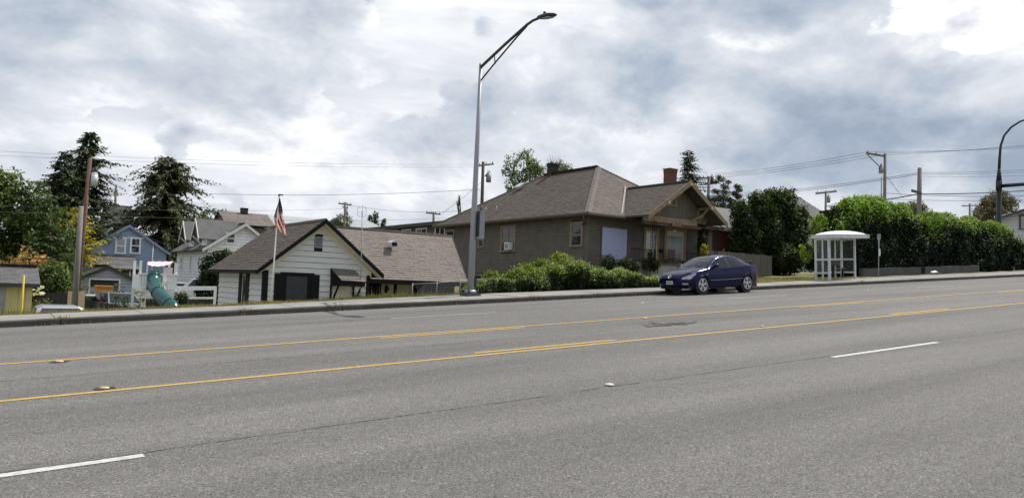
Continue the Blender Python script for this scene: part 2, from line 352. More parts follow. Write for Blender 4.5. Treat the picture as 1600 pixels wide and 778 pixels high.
ry = [-4, -1, 3, 7, 11, 14, 16.5]+[16.9+.35*i for i in range(11)]+[KY+.02]
road = sheet('road', rx, ry, road_z, 'asphalt')
road['label'] = 'worn grey asphalt road climbing to the right, five lanes wide'
def strip(name, x0, x1, y0, y1, m, dz=.005, step=1.5):
    n = max(1, int((x1-x0)/step)); xs = [x0+(x1-x0)*i/n for i in range(n+1)]
    return sheet(name, xs, [y0, (y0+y1)/2, y1], lambda x, y: road_z(x, y)+dz, m, parent=road)
def xat(px, py, Y): return at(px, py, Y).x
for a, b_ in ((-2.3, 1.25), (11.0, 14.25), (23.2, 26.5), (35.4, 38.6), (47.5, 50.7), (59.7, 62.9)): strip('lane_line', a, b_, 6.84, 6.95, 'road_white')
for a, b_ in ((-3.9, -.7), (8.3, 11.35), (20.6, 23.8), (32.8, 36.0), (45, 48.2), (57, 60)): strip('lane_line', a, b_, 16.70, 16.80, 'road_white_worn')
strip('lane_line', -60, 200, 10.17, 10.28, 'road_yellow', step=4); strip('lane_line', -60, 200, 13.40, 13.51, 'road_yellow', step=4)
for a, b_ in ((-5.7, -2.6), (6.7, 9.78), (19.2, 22.3), (31.6, 34.7), (44, 47.1)): strip('lane_line', a, b_, 10.42, 10.53, 'road_yellow')
for a, b_ in ((-6.1, -2.9), (6.35, 9.7), (19.4, 22.7), (31.9, 35.2), (44.4, 47.6)): strip('lane_line', a, b_, 13.16, 13.27, 'road_yellow')
def seam(y0, x0, x1, w, seed, m='crack'):
    r = random.Random(seed); b = MB(); x = x0; prev = None; V = []; F = []
    y = y0
    while x < x1:
        y += r.uniform(-.012, .012); y += (y0-y)*.2; ww = w*r.uniform(.35, 1.3)
        k = len(V); V += [(x, y-ww/2, road_z(x, y)+.004), (x, y+ww/2, road_z(x, y+ww/2)+.004)]
        if k and r.random() > .10: F.append((k-2, k, k+1, k-1))
        x += r.uniform(.05, .16)
    b.add(V, F); o = b.build('pavement_seam', m, road); o['kind'] = 'structure'
seam(7.0, -3, 60, .016, 1); seam(11.75, -3, 70, .018, 2); seam(16.9, -3, 70, .016, 3)
# alligator-cracked patch in the turn lane
def patch(cx, cy, lx, ly, n, seed):
    r = random.Random(seed); b = MB()
    for i in range(n):
        x, y = cx+r.uniform(-lx, lx), cy+r.uniform(-ly, ly); a = r.choice((0, .3, -.3, 1.4, 1.2))+r.uniform(-.3, .3); l = r.uniform(.15, .5)
        for q in range(4):
            x2, y2 = x+math.cos(a)*l/3, y+math.sin(a)*l/3; w = r.uniform(.012, .04); nx, ny = -math.sin(a)*w, math.cos(a)*w
            b.poly([(x-nx, y-ny, road_z(x, y)+.006+i*.00002), (x2-nx, y2-ny, road_z(x2, y2)+.006+i*.00002), (x2+nx, y2+ny, road_z(x2, y2)+.006+i*.00002), (x+nx, y+ny, road_z(x, y)+.006+i*.00002)])
            x, y = x2, y2; a += r.uniform(-.7, .7)
    o = b.build('cracked_patch', 'crack_dark', road); o['kind'] = 'structure'
p = at(1045, 507, 11.9); patch(p.x, 11.9, .75, .12, 30, 5)
# raised pavement markers
def marker(px, py, Y, m, label, tarpad=True):
    p = at(px, py, Y); z = road_z(p.x, Y); t = thing('road_marker', label, 'road marker', (p.x, Y, z), 'raised markers glued to the road')
    b = MB(); n = 16; R = .052; pts = []
    for k, (rr, h) in enumerate(((1, 0), (.96, .008), (.75, .016), (.4, .019))): pts += [(p.x+R*rr*math.cos(2*PI*i/n)*1.15, Y+R*rr*math.sin(2*PI*i/n), z+.008+h) for i in range(n)]
    b.add(pts, [(k*n+i, k*n+(i+1) % n, (k+1)*n+(i+1) % n, (k+1)*n+i) for k in range(3) for i in range(n)]+[tuple(3*n+i for i in range(n))], 0, True); b.build('dome', m, t)
    if tarpad:
        b = MB(); r = random.Random(px); q = [(p.x+(.115+r.uniform(-.02, .02))*math.cos(2*PI*i/18), Y+(.10+r.uniform(-.02, .02))*math.sin(2*PI*i/18)) for i in range(18)]
        b.slab([(x, y, road_z(x, y)+.003) for x, y in q], (0, 0, .005)); b.build('tar_pad', 'tar', t)
marker(952, 604, 7.08, 'marker_white', 'white dome marker on the lane seam in mid road, the nearest one', False)
marker(163, 605, 10.42, 'marker_yellow', 'worn yellow dome marker on a tar pad by the near yellow line')
marker(93, 563.5, 13.22, 'marker_yellow', 'worn yellow dome marker just below the far yellow line at lower left')
marker(1190, 510, 10.42, 'marker_yellow', 'yellow dome marker on the near yellow line right of the cracked patch', False)
marker(1008, 494, 13.2, 'marker_yellow', 'yellow dome marker on the far yellow line above the cracked patch', False)
marker(1003, 474.5, 16.9, 'marker_white', 'white dome marker in the outer lane line in front of the blue car', False)
marker(1448, 463, 13.2, 'marker_yellow', 'small dark yellow dome marker on the far yellow line at far right', False)
marker(1356, 454.5, 16.9, 'marker_white', 'white dome marker in the outer lane line below the bus shelter', False)
# kerb stones and pavement slabs, each a piece
M['kerb_stone'] = mat('kerb_stone', (.070, .064, .058), rough=.9, scale=2.2, var=.28, bump=.3, bscale=40)  # kerb tone darkened for the shade on its face as well as grime
M['pavement'] = mat('pavement', (.235, .225, .21), rough=.92, scale=1.1, var=.2, bump=.35, bscale=55)
kerb = thing('kerb', None, None); kerb['kind'] = 'structure'; walk = thing('pavement', None, None); walk['kind'] = 'structure'
jx = [-60, -40, -25, -14, -8, -2.5, 1.8, 5.9, 8.75, 12.6, 15.6, 18.4, 21.4, 26.0, 31, 35.5, 40, 45, 50, 56, 64, 80, 110, 160, 260]
for a, b_ in zip(jx[:-1], jx[1:]):
    b = MB(); n = max(1, int((b_-a)/1.5)); h = random.uniform(-.008, .008); g = .012; V = []; F = []
    drop = .0
    for i in range(n+1):
        x = a+g+(b_-a-2*g)*i/n; r = road_z(x, KY); zt = walk_z(x, KY)+h+random.uniform(-.004, .004); j = random.uniform(-.006, .006)
        V += [(x, KY+j, r-.2), (x, KY+.012+j, zt-.03), (x, KY+.035+j, zt), (x, KY+.075, zt+.002), (x, KY+.075, r-.2)]
    for i in range(n):
        for k in range(5): F.append((i*5+k, i*5+(k+1) % 5, i*5+5+(k+1) % 5, i*5+5+k))
    F += [(4, 3, 2, 1, 0), tuple(n*5+k for k in range(5))]
    b.add(V, F); o = b.build('kerb_stone', 'kerb_stone', kerb)
    o = None
x = -60
while x < 260:
    w = 1.9 if -5 < x < 62 else 8; b = MB(); n = 2; h = random.uniform(-.006, .006)
    for i in range(n):
        xa, xb = x+.01+(w-.02)*i/n, x+.01+(w-.02)*(i+1)/n; ys = KY+.085
        ya, yb = backx(xa)+random.uniform(-.05, .05), backx(xb)+random.uniform(-.05, .05)
        b.slab([(xa, ys, walk_z(xa, ys)+h-.1), (xb, ys, walk_z(xb, ys)+h-.1), (xb, yb, walk_z(xb, yb)+h-.1), (xa, ya, walk_z(xa, ya)+h-.1)], (0, 0, .1))
    b.build('paving_slab', 'pavement', walk); x += w
# grass: verge strip, lawn, rough plants
def blades(name, n, fx, fy, hmin, hmax, w, m, seed, lean=.5, zf=ground_z):
    g = np.random.default_rng(seed); V = np.zeros((n, 3, 3)); k = 0
    X = fx(g, n); Y = fy(g, n, X)
    Z = np.array([zf(float(a), float(b)) for a, b in zip(X, Y)])
    H = g.uniform(hmin, hmax, n)*(.6+.8*(np.sin(X*2.1)*np.sin(X*.73+Y*2)*.5+.5)); A = g.uniform(0, 2*PI, n); LN = g.uniform(0, lean, n)*H; B = g.uniform(0, 2*PI, n)
    dxv, dyv = np.cos(A)*w, np.sin(A)*w
    V[:, 0] = np.stack([X-dxv, Y-dyv, Z-.01], 1); V[:, 1] = np.stack([X+dxv, Y+dyv, Z-.01], 1); V[:, 2] = np.stack([X+np.cos(B)*LN, Y+np.sin(B)*LN, Z+H], 1)
    o = quads(name, V, m); o['kind'] = 'stuff'; return o
bx = np.vectorize(backx)
blades('verge_grass', 13000, lambda g, n: g.uniform(-4, 14.5, n), lambda g, n, X: bx(X)+np.abs(g.normal(0, .6, n))-.03, .02, .085, .012, 'lf_strip', 3)
blades('green_grass', 3800, lambda g, n: np.concatenate([g.normal(3, 2.5, n//4), g.normal(11.3, 1.6, n-n//4)]), lambda g, n, X: bx(X)+.1+np.abs(g.normal(0, .5, n)), .03, .13, .012, 'lf_grass', 4)
blades('lawn_grass', 16000, lambda g, n: g.uniform(24, 40, n), lambda g, n, X: bx(X)+g.uniform(0, 6, n), .03, .09, .02, 'lf_strip', 6)
blades('weeds', 130, lambda g, n: g.uniform(9.5, 13.5, n), lambda g, n, X: bx(X)+.2+np.abs(g.normal(0, .35, n)), .12, .36, .008, 'lf_strip', 9, .3)
blades('gutter_weeds', 900, lambda g, n: np.concatenate([g.choice([1.8, 5.9, 8.75, 12.6, 15.6, 18.4, 26.0, 27.2, 35.5], n//2)+g.normal(0, .14, n//2), g.uniform(-2, 40, n-n//2)]), lambda g, n, X: np.concatenate([KY+.03+g.normal(0, .05, n//2), KY-.01-np.abs(g.normal(0, .02, n-n//2))]), .02, .09, .009, 'lf_strip', 12, .5, lambda x, y: walk_z(x, y)-.005 if y > KY else road_z(x, y))
# ---------------------------------------------------------------- building helpers
Z = Vector((0, 0, 1)); XX = Vector((1, 0, 0)); YY = Vector((0, 1, 0))
def wb(b, O, u, n, a0, a1, z0, z1, d0, d1, mi=0):       # box on a wall: a along the wall, z up, d out of the wall
    b.obox(Vector(O)+u*a0+Z*z0+n*d0, u*(a1-a0), Z*(z1-z0), n*(d1-d0), mi)
def window(par, O, u, n, w, h, trim, tw=.1, style='hung', glass='glass', sash=None, head=.03, label=None, sill=True):
    """O is the middle of the opening on the wall's face"""
    b = MB(); d = .045
    wb(b, O, u, n, -w/2-tw, -w/2, -h/2, h/2, .0, d); wb(b, O, u, n, w/2, w/2+tw, -h/2, h/2, .0, d)
    wb(b, O, u, n, -w/2-tw-head, w/2+tw+head, h/2+.001, h/2+tw*1.25, .0, d+.012)
    f = b.build('window', trim, par)
    if label: f['label'] = label
    if sill:
        b = MB(); wb(b, O, u, n, -w/2-tw-.04, w/2+tw+.04, -h/2-.07, -h/2-.001, .0, d+.05); b.build('sill', trim, f)
    s = MB(); sw = .045; sd = .026
    def frame(a0, a1, z0, z1, dd):
        wb(s, O, u, n, a0, a0+sw, z0, z1, .004, dd); wb(s, O, u, n, a1-sw, a1, z0, z1, .004, dd)
        wb(s, O, u, n, a0+sw, a1-sw, z0, z0+sw, .004, dd); wb(s, O, u, n, a0+sw, a1-sw, z1-sw, z1, .004, dd)
    panes = []
    def pane(a0, a1, z0, z1): panes.append((a0, a1, z0, z1))
    if style == 'hung':
        frame(-w/2, w/2, 0, h/2, sd+.008); frame(-w/2, w/2, -h/2, -.001, sd); pane(-w/2, w/2, .0, h/2); pane(-w/2, w/2, -h/2, 0)
    elif style == 'double':
        for k in (-1, 1):
            a0, a1 = (-w/2, -.03) if k < 0 else (.03, w/2)
            frame(a0, a1, 0, h/2, sd+.008); frame(a0, a1, -h/2, -.001, sd); pane(a0, a1, 0, h/2); pane(a0, a1, -h/2, 0)
        wb(s, O, u, n, -.03, .03, -h/2, h/2, .004, d)
    elif style == 'slider':
        frame(-w/2, 0, -h/2, h/2, sd); frame(0.001, w/2, -h/2, h/2, sd+.006); pane(-w/2, 0, -h/2, h/2); pane(0, w/2, -h/2, h/2)
    else:
        frame(-w/2, w/2, -h/2, h/2, sd); pane(-w/2, w/2, -h/2, h/2)
    s.build('sash', sash or trim, f)
    for k, (a0, a1, z0, z1) in enumerate(panes):
        b = MB(); wb(b, O, u, n, a0+.04, a1-.04, z0+.04, z1-.04, .001, .012); b.build('pane', glass, f)
    return f
def siding(par, O, u, n, z0, z1, exp, span, m, holes=(), parts=True, name='siding_board', th=.03, label=None, gap=.022):
    """lap boards; span(z) -> (a0, a1) at height z above O; holes: (a0, a1, z0, z1)"""
    k = int(math.ceil((z1-z0)/exp)); allb = MB()
    for i in range(k):
        za, zb = z0+i*exp, min(z0+(i+1)*exp, z1)
        s0 = span(za+.001); s1 = span(zb-.001)
        if s0[1]-s0[0] < .05: continue
        def cutpts(a0l, a1l, a0u, a1u): return [(a0l, a1l, a0u, a1u)]
        segs = [(s0[0], s0[1])]
        for (h0, h1, hz0, hz1) in holes:
            if zb <= hz0+.02 or za >= hz1-.02: continue
            ns = []
            for (p, q) in segs:
                if h1 <= p or h0 >= q: ns.append((p, q)); continue
                if h0 > p+.02: ns.append((p, h0))
                if h1 < q-.02: ns.append((h1, q))
            segs = ns
        for (p, q) in segs:
            pu, qu = max(p, s1[0]), min(q, s1[1])
            if qu-pu < .01: pu = qu = (p+q)/2
            b = allb if not parts else MB(); P = lambda a, z, dd: Vector(O)+u*a+Z*z+n*dd
            j = 0 if not parts else random.uniform(-.002, .002)
            zg = za+gap
            b.add([P(p, zg, 0), P(q, zg, 0), P(qu, zb+.008, 0), P(pu, zb+.008, 0), P(p, zg, th+j), P(q, zg, th+j), P(qu, zb+.008, .004), P(pu, zb+.008, .004)],
                  [(4, 5, 6, 7), (0, 4, 7, 3), (1, 2, 6, 5), (0, 1, 5, 4)])
            if parts: b.build(name, m, par, recalc=False)
    if not parts:
        o = allb.build(name, m, par, recalc=False); o['kind'] = 'stuff'; return o
def inter(poly, y):                                     # x range of a convex 2-D polygon at height y
    xs = []
    for (x0, y0), (x1, y1) in zip(poly, poly[1:]+poly[:1]):
        if (y0 <= y < y1) or (y1 <= y < y0): xs.append(x0+(x1-x0)*(y-y0)/(y1-y0))
    return (min(xs), max(xs)) if len(xs) >= 2 else None
def shingles(par, P, m, exp=.14, tab=.24, th=.016, seed=1, name='shingles'):
    """courses of separate tabs over the planar polygon P (3-D, P[0]->P[1] the eave); one stuff mesh"""
    r = random.Random(seed); P = [Vector(p) for p in P]; O = P[0]; u = (P[1]-P[0]).normalized()
    nn = Vector((0, 0, 0))
    for i in range(1, len(P)-1): nn += (P[i]-O).cross(P[i+1]-O)
    nn.normalize(); nn = nn if nn.z > 0 else -nn; v = nn.cross(u).normalized()
    if (P[2]-O).dot(v) < 0: v = -v
    q = [((p-O).dot(u), (p-O).dot(v)) for p in P]; top = max(y for _, y in q); V = []; y = 0; i = 0
    while y < top-.01:
        lo = inter(q, y+.004); hi = inter(q, min(y+exp, top-.004)) or lo
        if lo is None: y += exp; i += 1; continue
        x = lo[0]-((i*.37) % 1)*tab
        while x < lo[1]:
            w = tab*r.choice((.75, 1, 1, 1.25)); a, b_ = max(x, lo[0]), min(x+w-.008, lo[1]); x += w
            if b_-a < .02: continue
            a2, b2 = max(a, hi[0]), min(b_, hi[1])
            if b2 <= a2: a2 = b2 = max(min((a+b_)/2, hi[1]), hi[0])
            t = th*r.choice((.7, .9, 1, 1.2, 1.5)); dy = r.uniform(0, .006)
            A = O+u*a+v*(y+dy); B = O+u*b_+v*(y+dy); C = O+u*b2+v*(y+exp+.01); D = O+u*a2+v*(y+exp+.01)
            V += [A+nn*.001, B+nn*.001, B+nn*t, A+nn*t, C+nn*.003, D+nn*.003]
        y += exp; i += 1
    mb = MB()
    for k in range(0, len(V), 6): mb.add(V[k:k+6], [(0, 1, 2, 3), (3, 2, 4, 5), (0, 3, 5), (1, 4, 2)])
    o = mb.build(name, m, par, recalc=False); o['kind'] = 'stuff'; return o
def roof_slab(par, polys, m='roof_base', th=.10, name='roof_deck'):
    b = MB()
    for P in polys: b.slab([Vector(p)-Z*.004 for p in P], (0, 0, -th))
    return b.build(name, m, par)
def gutter(par, a, b_, m, name='gutter', r=.06):
    mb = MB(); mb.bar(a, b_, .09, .11); return mb.build(name, m, par)

# ---------------------------------------------------------------- little white house with the front gable
wh = thing('white_house', 'small white clapboard house with black trim and shutters beside the pavement, brown shingle roof', 'house', (10.2, 29, .3))
gx0, gx1, gxc, gez, gaz, gy0 = 8.28, 12.15, 10.24, 2.02, 3.66, 26.5
base = ground_z(9, 26.5)-.6
b = MB()
b.slab([(gx0, gy0, base), (gx1, gy0, base), (gx1, gy0, gez), (gxc, gy0, gaz), (gx0, gy0, gez)], (0, .12, 0))
b.box((gx0, gy0+.12, base), (gx0+.12, 32.4, gez)); b.box((gx1-.12, gy0+.12, base), (gx1, 28.35, gez))
b.box((gx1, 28.35, base), (17.0, 28.47, 1.85)); b.box((16.9, 28.48, base), (17.0, 31.5, 1.85))
b.slab([(gx0+.12, 32.28, base), (gx1, 32.28, base), (gx1, 32.28, gez), (gxc, 32.28, gaz), (gx0+.12, 32.28, gez)], (0, .12, 0))
b.build('wall', 'shade_backing', wh)  # dark core shows through the board gaps as painted lap shade
def gspan(z):
    zz = z+base
    if zz <= gez: return (0.02, gx1-gx0-.02)
    t = (zz-gez)/(gaz-gez); return (t*(gxc-gx0)+.03, (gx1-gx0)-t*(gx1-gxc)-.03)
Og = Vector((gx0, gy0, base)); nF = Vector((0, -1, 0)); nL = Vector((-1, 0, 0))
def ga(x): return x-gx0
wz = 1.30; whole = (ga(8.93), ga(9.93), .35-base, 1.82-base)
siding(wh, Og, XX, nF, 0.3, gaz-base, .205, gspan, 'white_siding', holes=[whole, (ga(9.98), ga(10.30), 2.82-base, 3.24-base)])
Ol = Vector((gx0, 32.4, base)); uL = Vector((0, -1, 0))
siding(wh, Ol, uL, nL, .3, gez-base-.05, .205, lambda z: (.02, 32.4-gy0-.02), 'white_siding', holes=[(32.4-29.15, 32.4-28.35, .2, 1.93-base)])
# corner boards
for (x, y, w, dd) in ((gx0-.05, gy0-.05, .17, .17),):
    b = MB(); b.box((x, y, base), (x+w, y+dd, gez-.06)); b.build('corner_board', 'black_trim', wh)
b = MB(); b.box((gx1-.09, gy0-.05, base), (gx1+.03, gy0+.1, gez-.1)); b.build('corner_board', 'black_trim', wh)
b = MB(); b.box((gx0-.03, 32.3, base), (gx0+.1, 32.43, gez-.06)); b.build('corner_board', 'black_trim', wh)
# front window with black frame and shutters
O = Vector((9.43, gy0-.004, 1.12))
w_ = window(wh, O, XX, nF, .84, 1.42, 'black_trim', .07, 'single', 'screen', 'black_trim', head=.12)
for zz in (-.35, .08, .45): b = MB(); wb(b, O, XX, nF, -.38, .38, zz-.012, zz+.012, .014, .022); b.build('screen_bar', 'dark_metal', w_)
def shutter(xa, xb):
    b = MB(); wb(b, Vector((0, gy0, 0)), XX, nF, xa, xb, .3, 1.86, .02, .05); s = b.build('shutter', 'black_trim', wh)
    n = 4
    for i in range(n):
        b = MB(); a0 = xa+.01+(xb-xa-.02)*i/n; wb(b, Vector((0, gy0, 0)), XX, nF, a0+.004, a0+(xb-xa-.02)/n-.004, .31, 1.85, .051, .062); b.build('plank', 'black_trim', s)
shutter(8.62, 8.93); shutter(9.93, 10.24)
# side window on the left wall with black boards either side
O = Vector((gx0-.004, 28.75, 1.05)); w_ = window(wh, O, uL, nL, .5, 1.5, 'black_trim', .06, 'single', 'glass_sky', 'cream_trim', head=.02)
for a, b_ in ((-.62, -.33), (.33, .62)):
    b = MB(); wb(b, O, uL, nL, a, b_, -.8, .82, .02, .05); b.build('shutter', 'black_trim', wh)
# gable vent
b = MB(); O = Vector((10.14, gy0, 3.03)); wb(b, O, XX, nF, -.15, -.12, -.2, .2, 0, .04); wb(b, O, XX, nF, .12, .15, -.2, .2, 0, .04); wb(b, O, XX, nF, -.12, .12, .17, .2, 0, .04); wb(b, O, XX, nF, -.12, .12, -.2, -.17, 0, .04)
gv = b.build('gable_vent', 'grey_metal', wh)
for i in range(8):
    b = MB(); z_ = -.165+i*.042; P = [O+XX*a+Z*(z_+zz)+nF*dd for a, zz, dd in ((-.12, 0, .03), (.12, 0, .03), (.12, .035, .008), (-.12, .035, .008))]; b.slab(P, (0, 0, .006)); b.build('louver', 'grey_metal', gv)
# awning over the bricked-up door, with braces
b = MB(); A = [(10.62, gy0-.03, 2.13), (11.55, gy0-.03, 2.10), (11.72, gy0-.72, 1.68), (10.78, gy0-.72, 1.70)]
b.slab(A, (0, 0, -.05)); aw = b.build('awning', 'black_trim', wh)
shingles(aw, [A[3], A[2], A[1], A[0]], 'ridge_tan', exp=.14, tab=.26, seed=4, name='awning_shingles')
b = MB(); b.box((10.76, gy0-.70, 1.50), (11.70, gy0-.66, 1.655)); b.build('fascia', 'black_trim', aw)
b = MB(); b.slab([(10.63, gy0-.03, 2.06), (10.78, gy0-.69, 1.64), (10.78, gy0-.69, 1.5), (10.66, gy0-.03, 1.5)], (.03, 0, 0)); b.build('side_cheek', 'black_trim', aw)
for x in (10.68, 11.55):
    b = MB(); b.bar((x, gy0-.045, .75), (x+.06, gy0-.6, 1.52), .05, .06); b.bar((x, gy0-.045, .7), (x, gy0-.045, 1.55), .06, .06); b.build('brace', 'black_trim', aw)
b = MB(); wb(b, Vector((0, gy0, 0)), XX, nF, 10.78, 11.38, .4, 1.5, .018, .03); b.build('door_panel', 'cream_trim', wh)
b = MB(); wb(b, Vector((0, gy0, 0)), XX, nF, 11.52, 11.86, 1.02, 1.2, .02, .12); b.build('meter_box', 'dark_metal', wh)
# gable roof: decks, shingles, rakes
ry0, ry1 = gy0-.38, 32.75; ex0, ex1, ez = 7.92, 12.58, 1.94; rz = 3.82
zeR = ez
L_ = [(ex0, ry1, ez), (ex0, ry0, ez), (gxc, ry0, rz), (gxc, ry1-.6, rz)]
R_ = [(ex1, ry0, ez), (ex1, 29.0, ez), (gxc, 31.9, rz), (gxc, ry0, rz)]
roof = roof_slab(wh, [L_, R_], th=.09, name='gable_roof')
shingles(roof, L_, 'shingle_brown', exp=.15, tab=.25, seed=2); shingles(roof, R_, 'shingle_tan', exp=.15, tab=.3, seed=3)  # left slope gets the darker shingle, its shade put into the colour
b = MB(); b.tube([(gxc, ry0, rz+.01), (gxc, ry1-.6, rz+.01)], .06, 6); b.build('ridge_cap', 'ridge_tan', roof)
for (xa, s) in ((ex0, 1), (ex1, -1)):
    b = MB(); b.slab([(xa, ry0-.035, ez-.12), (xa, ry0-.035, ez+.04), (gxc, ry0-.035, rz+.04), (gxc, ry0-.035, rz-.13)], (0, .03, 0)); b.build('rake_board', 'black_trim', roof)
    b = MB(); b.slab([(xa+.1*s, ry0, ez-.06), (gxc, ry0, rz-.11), (gxc, gy0+.0, rz-.11), (xa+.1*s, gy0+.0, ez-.06)], (0, 0, -.02)); b.build('soffit', 'cream_trim', roof)
    b = MB(); dn = Vector((0, 0, -.2)); b.slab([(xa+.34*s, gy0-.032, ez+.20-.1), (gxc, gy0-.032, rz-.12), (gxc, gy0-.032, rz-.34), (xa+.34*s, gy0-.032, ez-.1)], (0, .028, 0)); b.build('frieze_board', 'cream_trim', roof)
gutter(wh, (ex0-.04, ry0, ez-.06), (ex0-.04, ry1, ez-.06), 'black_trim')
# long wing with its own ridge along the street
mz, my, mrz, mry = 1.80, 27.2, 3.86, 29.9
Fp = [(12.2, my, mz), (16.95, my, mz), (17.68, mry, mrz), (10.6, mry, mrz)]
Bp = [(17.68, mry, mrz), (17.2, 32.8, mz), (10.6, 32.8, mz), (10.6, mry, mrz)]
roof2 = roof_slab(wh, [Fp, Bp], th=.08, name='long_roof')
shingles(roof2, Fp, 'shingle_tan', exp=.15, tab=.25, seed=5); shingles(roof2, [Bp[2], Bp[1], Bp[0], Bp[3]], 'shingle_tan', exp=.165, tab=.4, seed=6)
b = MB(); b.tube([(12.0, mry, mrz+.01), (17.68, mry, mrz+.01)], .055, 6); b.build('ridge_cap', 'ridge_tan', roof2)
b = MB(); b.bar((12.2, my-.02, mz-.09), (16.95, my-.02, mz-.09), .035, .15); b.build('fascia', 'black_trim', roof2)
b = MB(); b.slab([(16.97, my, mz-.1), (17.7, mry, mrz-.1), (17.7, mry, mrz+.02), (16.97, my, mz+.02)], (-.03, 0, 0)); b.build('rake_board', 'fence_dark', roof2)
p = at(613, 379, 28.7); b = MB(); b.slab([(p.x-.13, p.y-.2, p.z-.16), (p.x+.13, p.y-.2, p.z-.16), (p.x+.13, p.y-.2, p.z+.0), (p.x, p.y-.2, p.z+.09), (p.x-.13, p.y-.2, p.z+.0)], (0, .45, 0)); rv = b.build('roof_vent', 'steel_light', roof2)
b = MB(); b.box((p.x-.11, p.y-.225, p.z-.14), (p.x+.11, p.y-.203, p.z+.0)); b.build('vent_mouth', 'black_trim', roof2)
# porch under the long roof: posts, dark openings, pale panels
zb = base
for xa, xb, mm_ in ((12.25, 12.45, 'cream_trim'), (12.46, 13.55, 'black_trim'), (13.56, 14.1, 'cream_trim'), (14.11, 14.25, 'black_trim'), (14.26, 15.0, 'cream_trim'), (15.01, 16.0, 'black_trim'), (16.01, 16.9, 'screen')):
    b = MB(); wb(b, Vector((0, 28.35, 0)), XX, nF, xa, xb, zb, 1.66, .002, .03+.01*(mm_ == 'cream_trim')); b.build('wall_panel', mm_, wh)
b = MB(); wb(b, Vector((0, 28.35, 0)), XX, nF, 12.2, 17.0, 1.62, 1.84, .045, .09); b.build('beam', 'black_trim', wh)
for x in (14.95, 16.75):
    b = MB(); b.box((x-.06, my+.12, zb), (x+.06, my+.24, mz-.02)); b.build('porch_post', 'fence_dark', wh)
b = MB(); b.bar((14.35, my+.18, .75), (14.95, my+.18, 1.6), .07, .1); b.build('brace', 'fence_dark', wh)
b = MB(); b.bar((13.75, 28.30, 1.33), (13.75, 28.15, 1.50), .09, .2); b.build('wall_lantern', 'black_trim', wh)

# ---------------------------------------------------------------- grey-brown bungalow
gh = thing('brown_bungalow', 'brown-grey bungalow with a hipped shingle roof and a gabled front porch', 'house', (32.5, 40, 2.4))
hx0, hx1, hy0, hy1, hb, ht = 27.55, 37.4, 32.0, 47.6, 2.3, 5.88
b = MB(); b.box((hx0, hy0, hb-1.2), (hx1, hy1, ht+.1)); b.build('wall', 'shade_backing', gh)
Os = Vector((hx0, hy1, hb)); uS = Vector((0, -1, 0)); gap = lambda y: hy1-y
win = [(at(796, 375, 39.6), 'double', 1.38, 1.45, 39.63), (at(904, 368, 32.9), 'hung', .85, 1.18, 32.95), (at(754, 371, 42.7), 'hung', .50, 1.16, 42.75), (at(705, 372, 46.8), 'hung', .95, 1.4, 46.8)]
HZ = {39.63: 4.66, 32.95: 4.72, 42.75: 4.84, 46.8: 4.75}
holes = [(gap(y)-w/2-.1, gap(y)+w/2+.1, HZ[y]-h/2-.06-hb, HZ[y]+h/2+.12-hb) for (_, s, w, h, y) in win]
siding(gh, Os, uS, nL, .0, ht-hb-.05, .135, lambda z: (0, hy1-hy0), 'grey_siding', holes, parts=False, name='side_siding', th=.03)
for (_, s, w, h, y) in win:
    f = window(gh, Vector((hx0-.003, y, HZ[y])), uS, nL, w, h, 'brown_trim', .13, s, 'glass_sky', 'brown_trim')
    if s == 'double':
        b = MB(); wb(b, Vector((hx0, y-.28, HZ[y]-.45)), uS, nL, -.27, .27, -.21, .24, .03, .30); ac = b.build('window_cooler', 'white_paint', gh)
        b = MB(); wb(b, Vector((hx0, y-.28, HZ[y]-.45)), uS, nL, -.21, .21, -.15, .18, .301, .31); b.build('grille', 'grey_metal', ac)
b = MB(); b.box((hx0-.035, hy0-.035, hb), (hx0+.12, hy0+.1, ht-.03)); b.build('corner_board', 'grey_siding', gh)
b = MB(); wb(b, Vector((hx0, 0, 0)), YY, nL, hy0+.1, hy1, 2.55, 2.62, .0, .05); b.build('water_table', 'brown_dark', gh)
Of = Vector((hx0, hy0, hb)); fa = lambda x: x-hx0
holes = [(fa(28.58), fa(30.5), 3.3-hb, 5.25-hb), (fa(31.75), fa(33.05), .6, 5.35-hb), (fa(33.45), fa(35.4), 3.7-hb, 5.45-hb)]
siding(gh, Of, XX, nF, 0, ht-hb-.03, .135, lambda z: (0, hx1-hx0-1.0), 'grey_siding', holes, parts=False, name='front_siding', th=.03)
# big front window closed with a pale lilac blind
b = MB(); wb(b, Vector((0, hy0, 0)), XX, nF, 28.56, 30.46, 3.30, 5.20, .005, .035); bl = b.build('window_blind', 'blind', gh)
b = MB(); wb(b, Vector((0, hy0, 0)), XX, nF, 28.48, 30.54, 5.205, 5.30, .0, .07); b.build('head_trim', 'brown_dark', bl)
for xa_ in (28.48, 30.462): b = MB(); wb(b, Vector((0, hy0, 0)), XX, nF, xa_, xa_+.075, 3.25, 5.203, .0, .06); b.build('side_trim', 'brown_dark', bl)
b = MB(); wb(b, Vector((0, hy0, 0)), XX, nF, 28.58, 30.44, 3.27, 3.32, .04, .055); b.build('bottom_bar', 'blind', bl)
for k_ in range(1, 6): b = MB(); wb(b, Vector((0, hy0, 0)), XX, nF, 28.56+k_*.3167-.004, 28.56+k_*.3167+.004, 3.33, 5.19, .0355, .040); b.build('blind_fold', 'blind', bl)
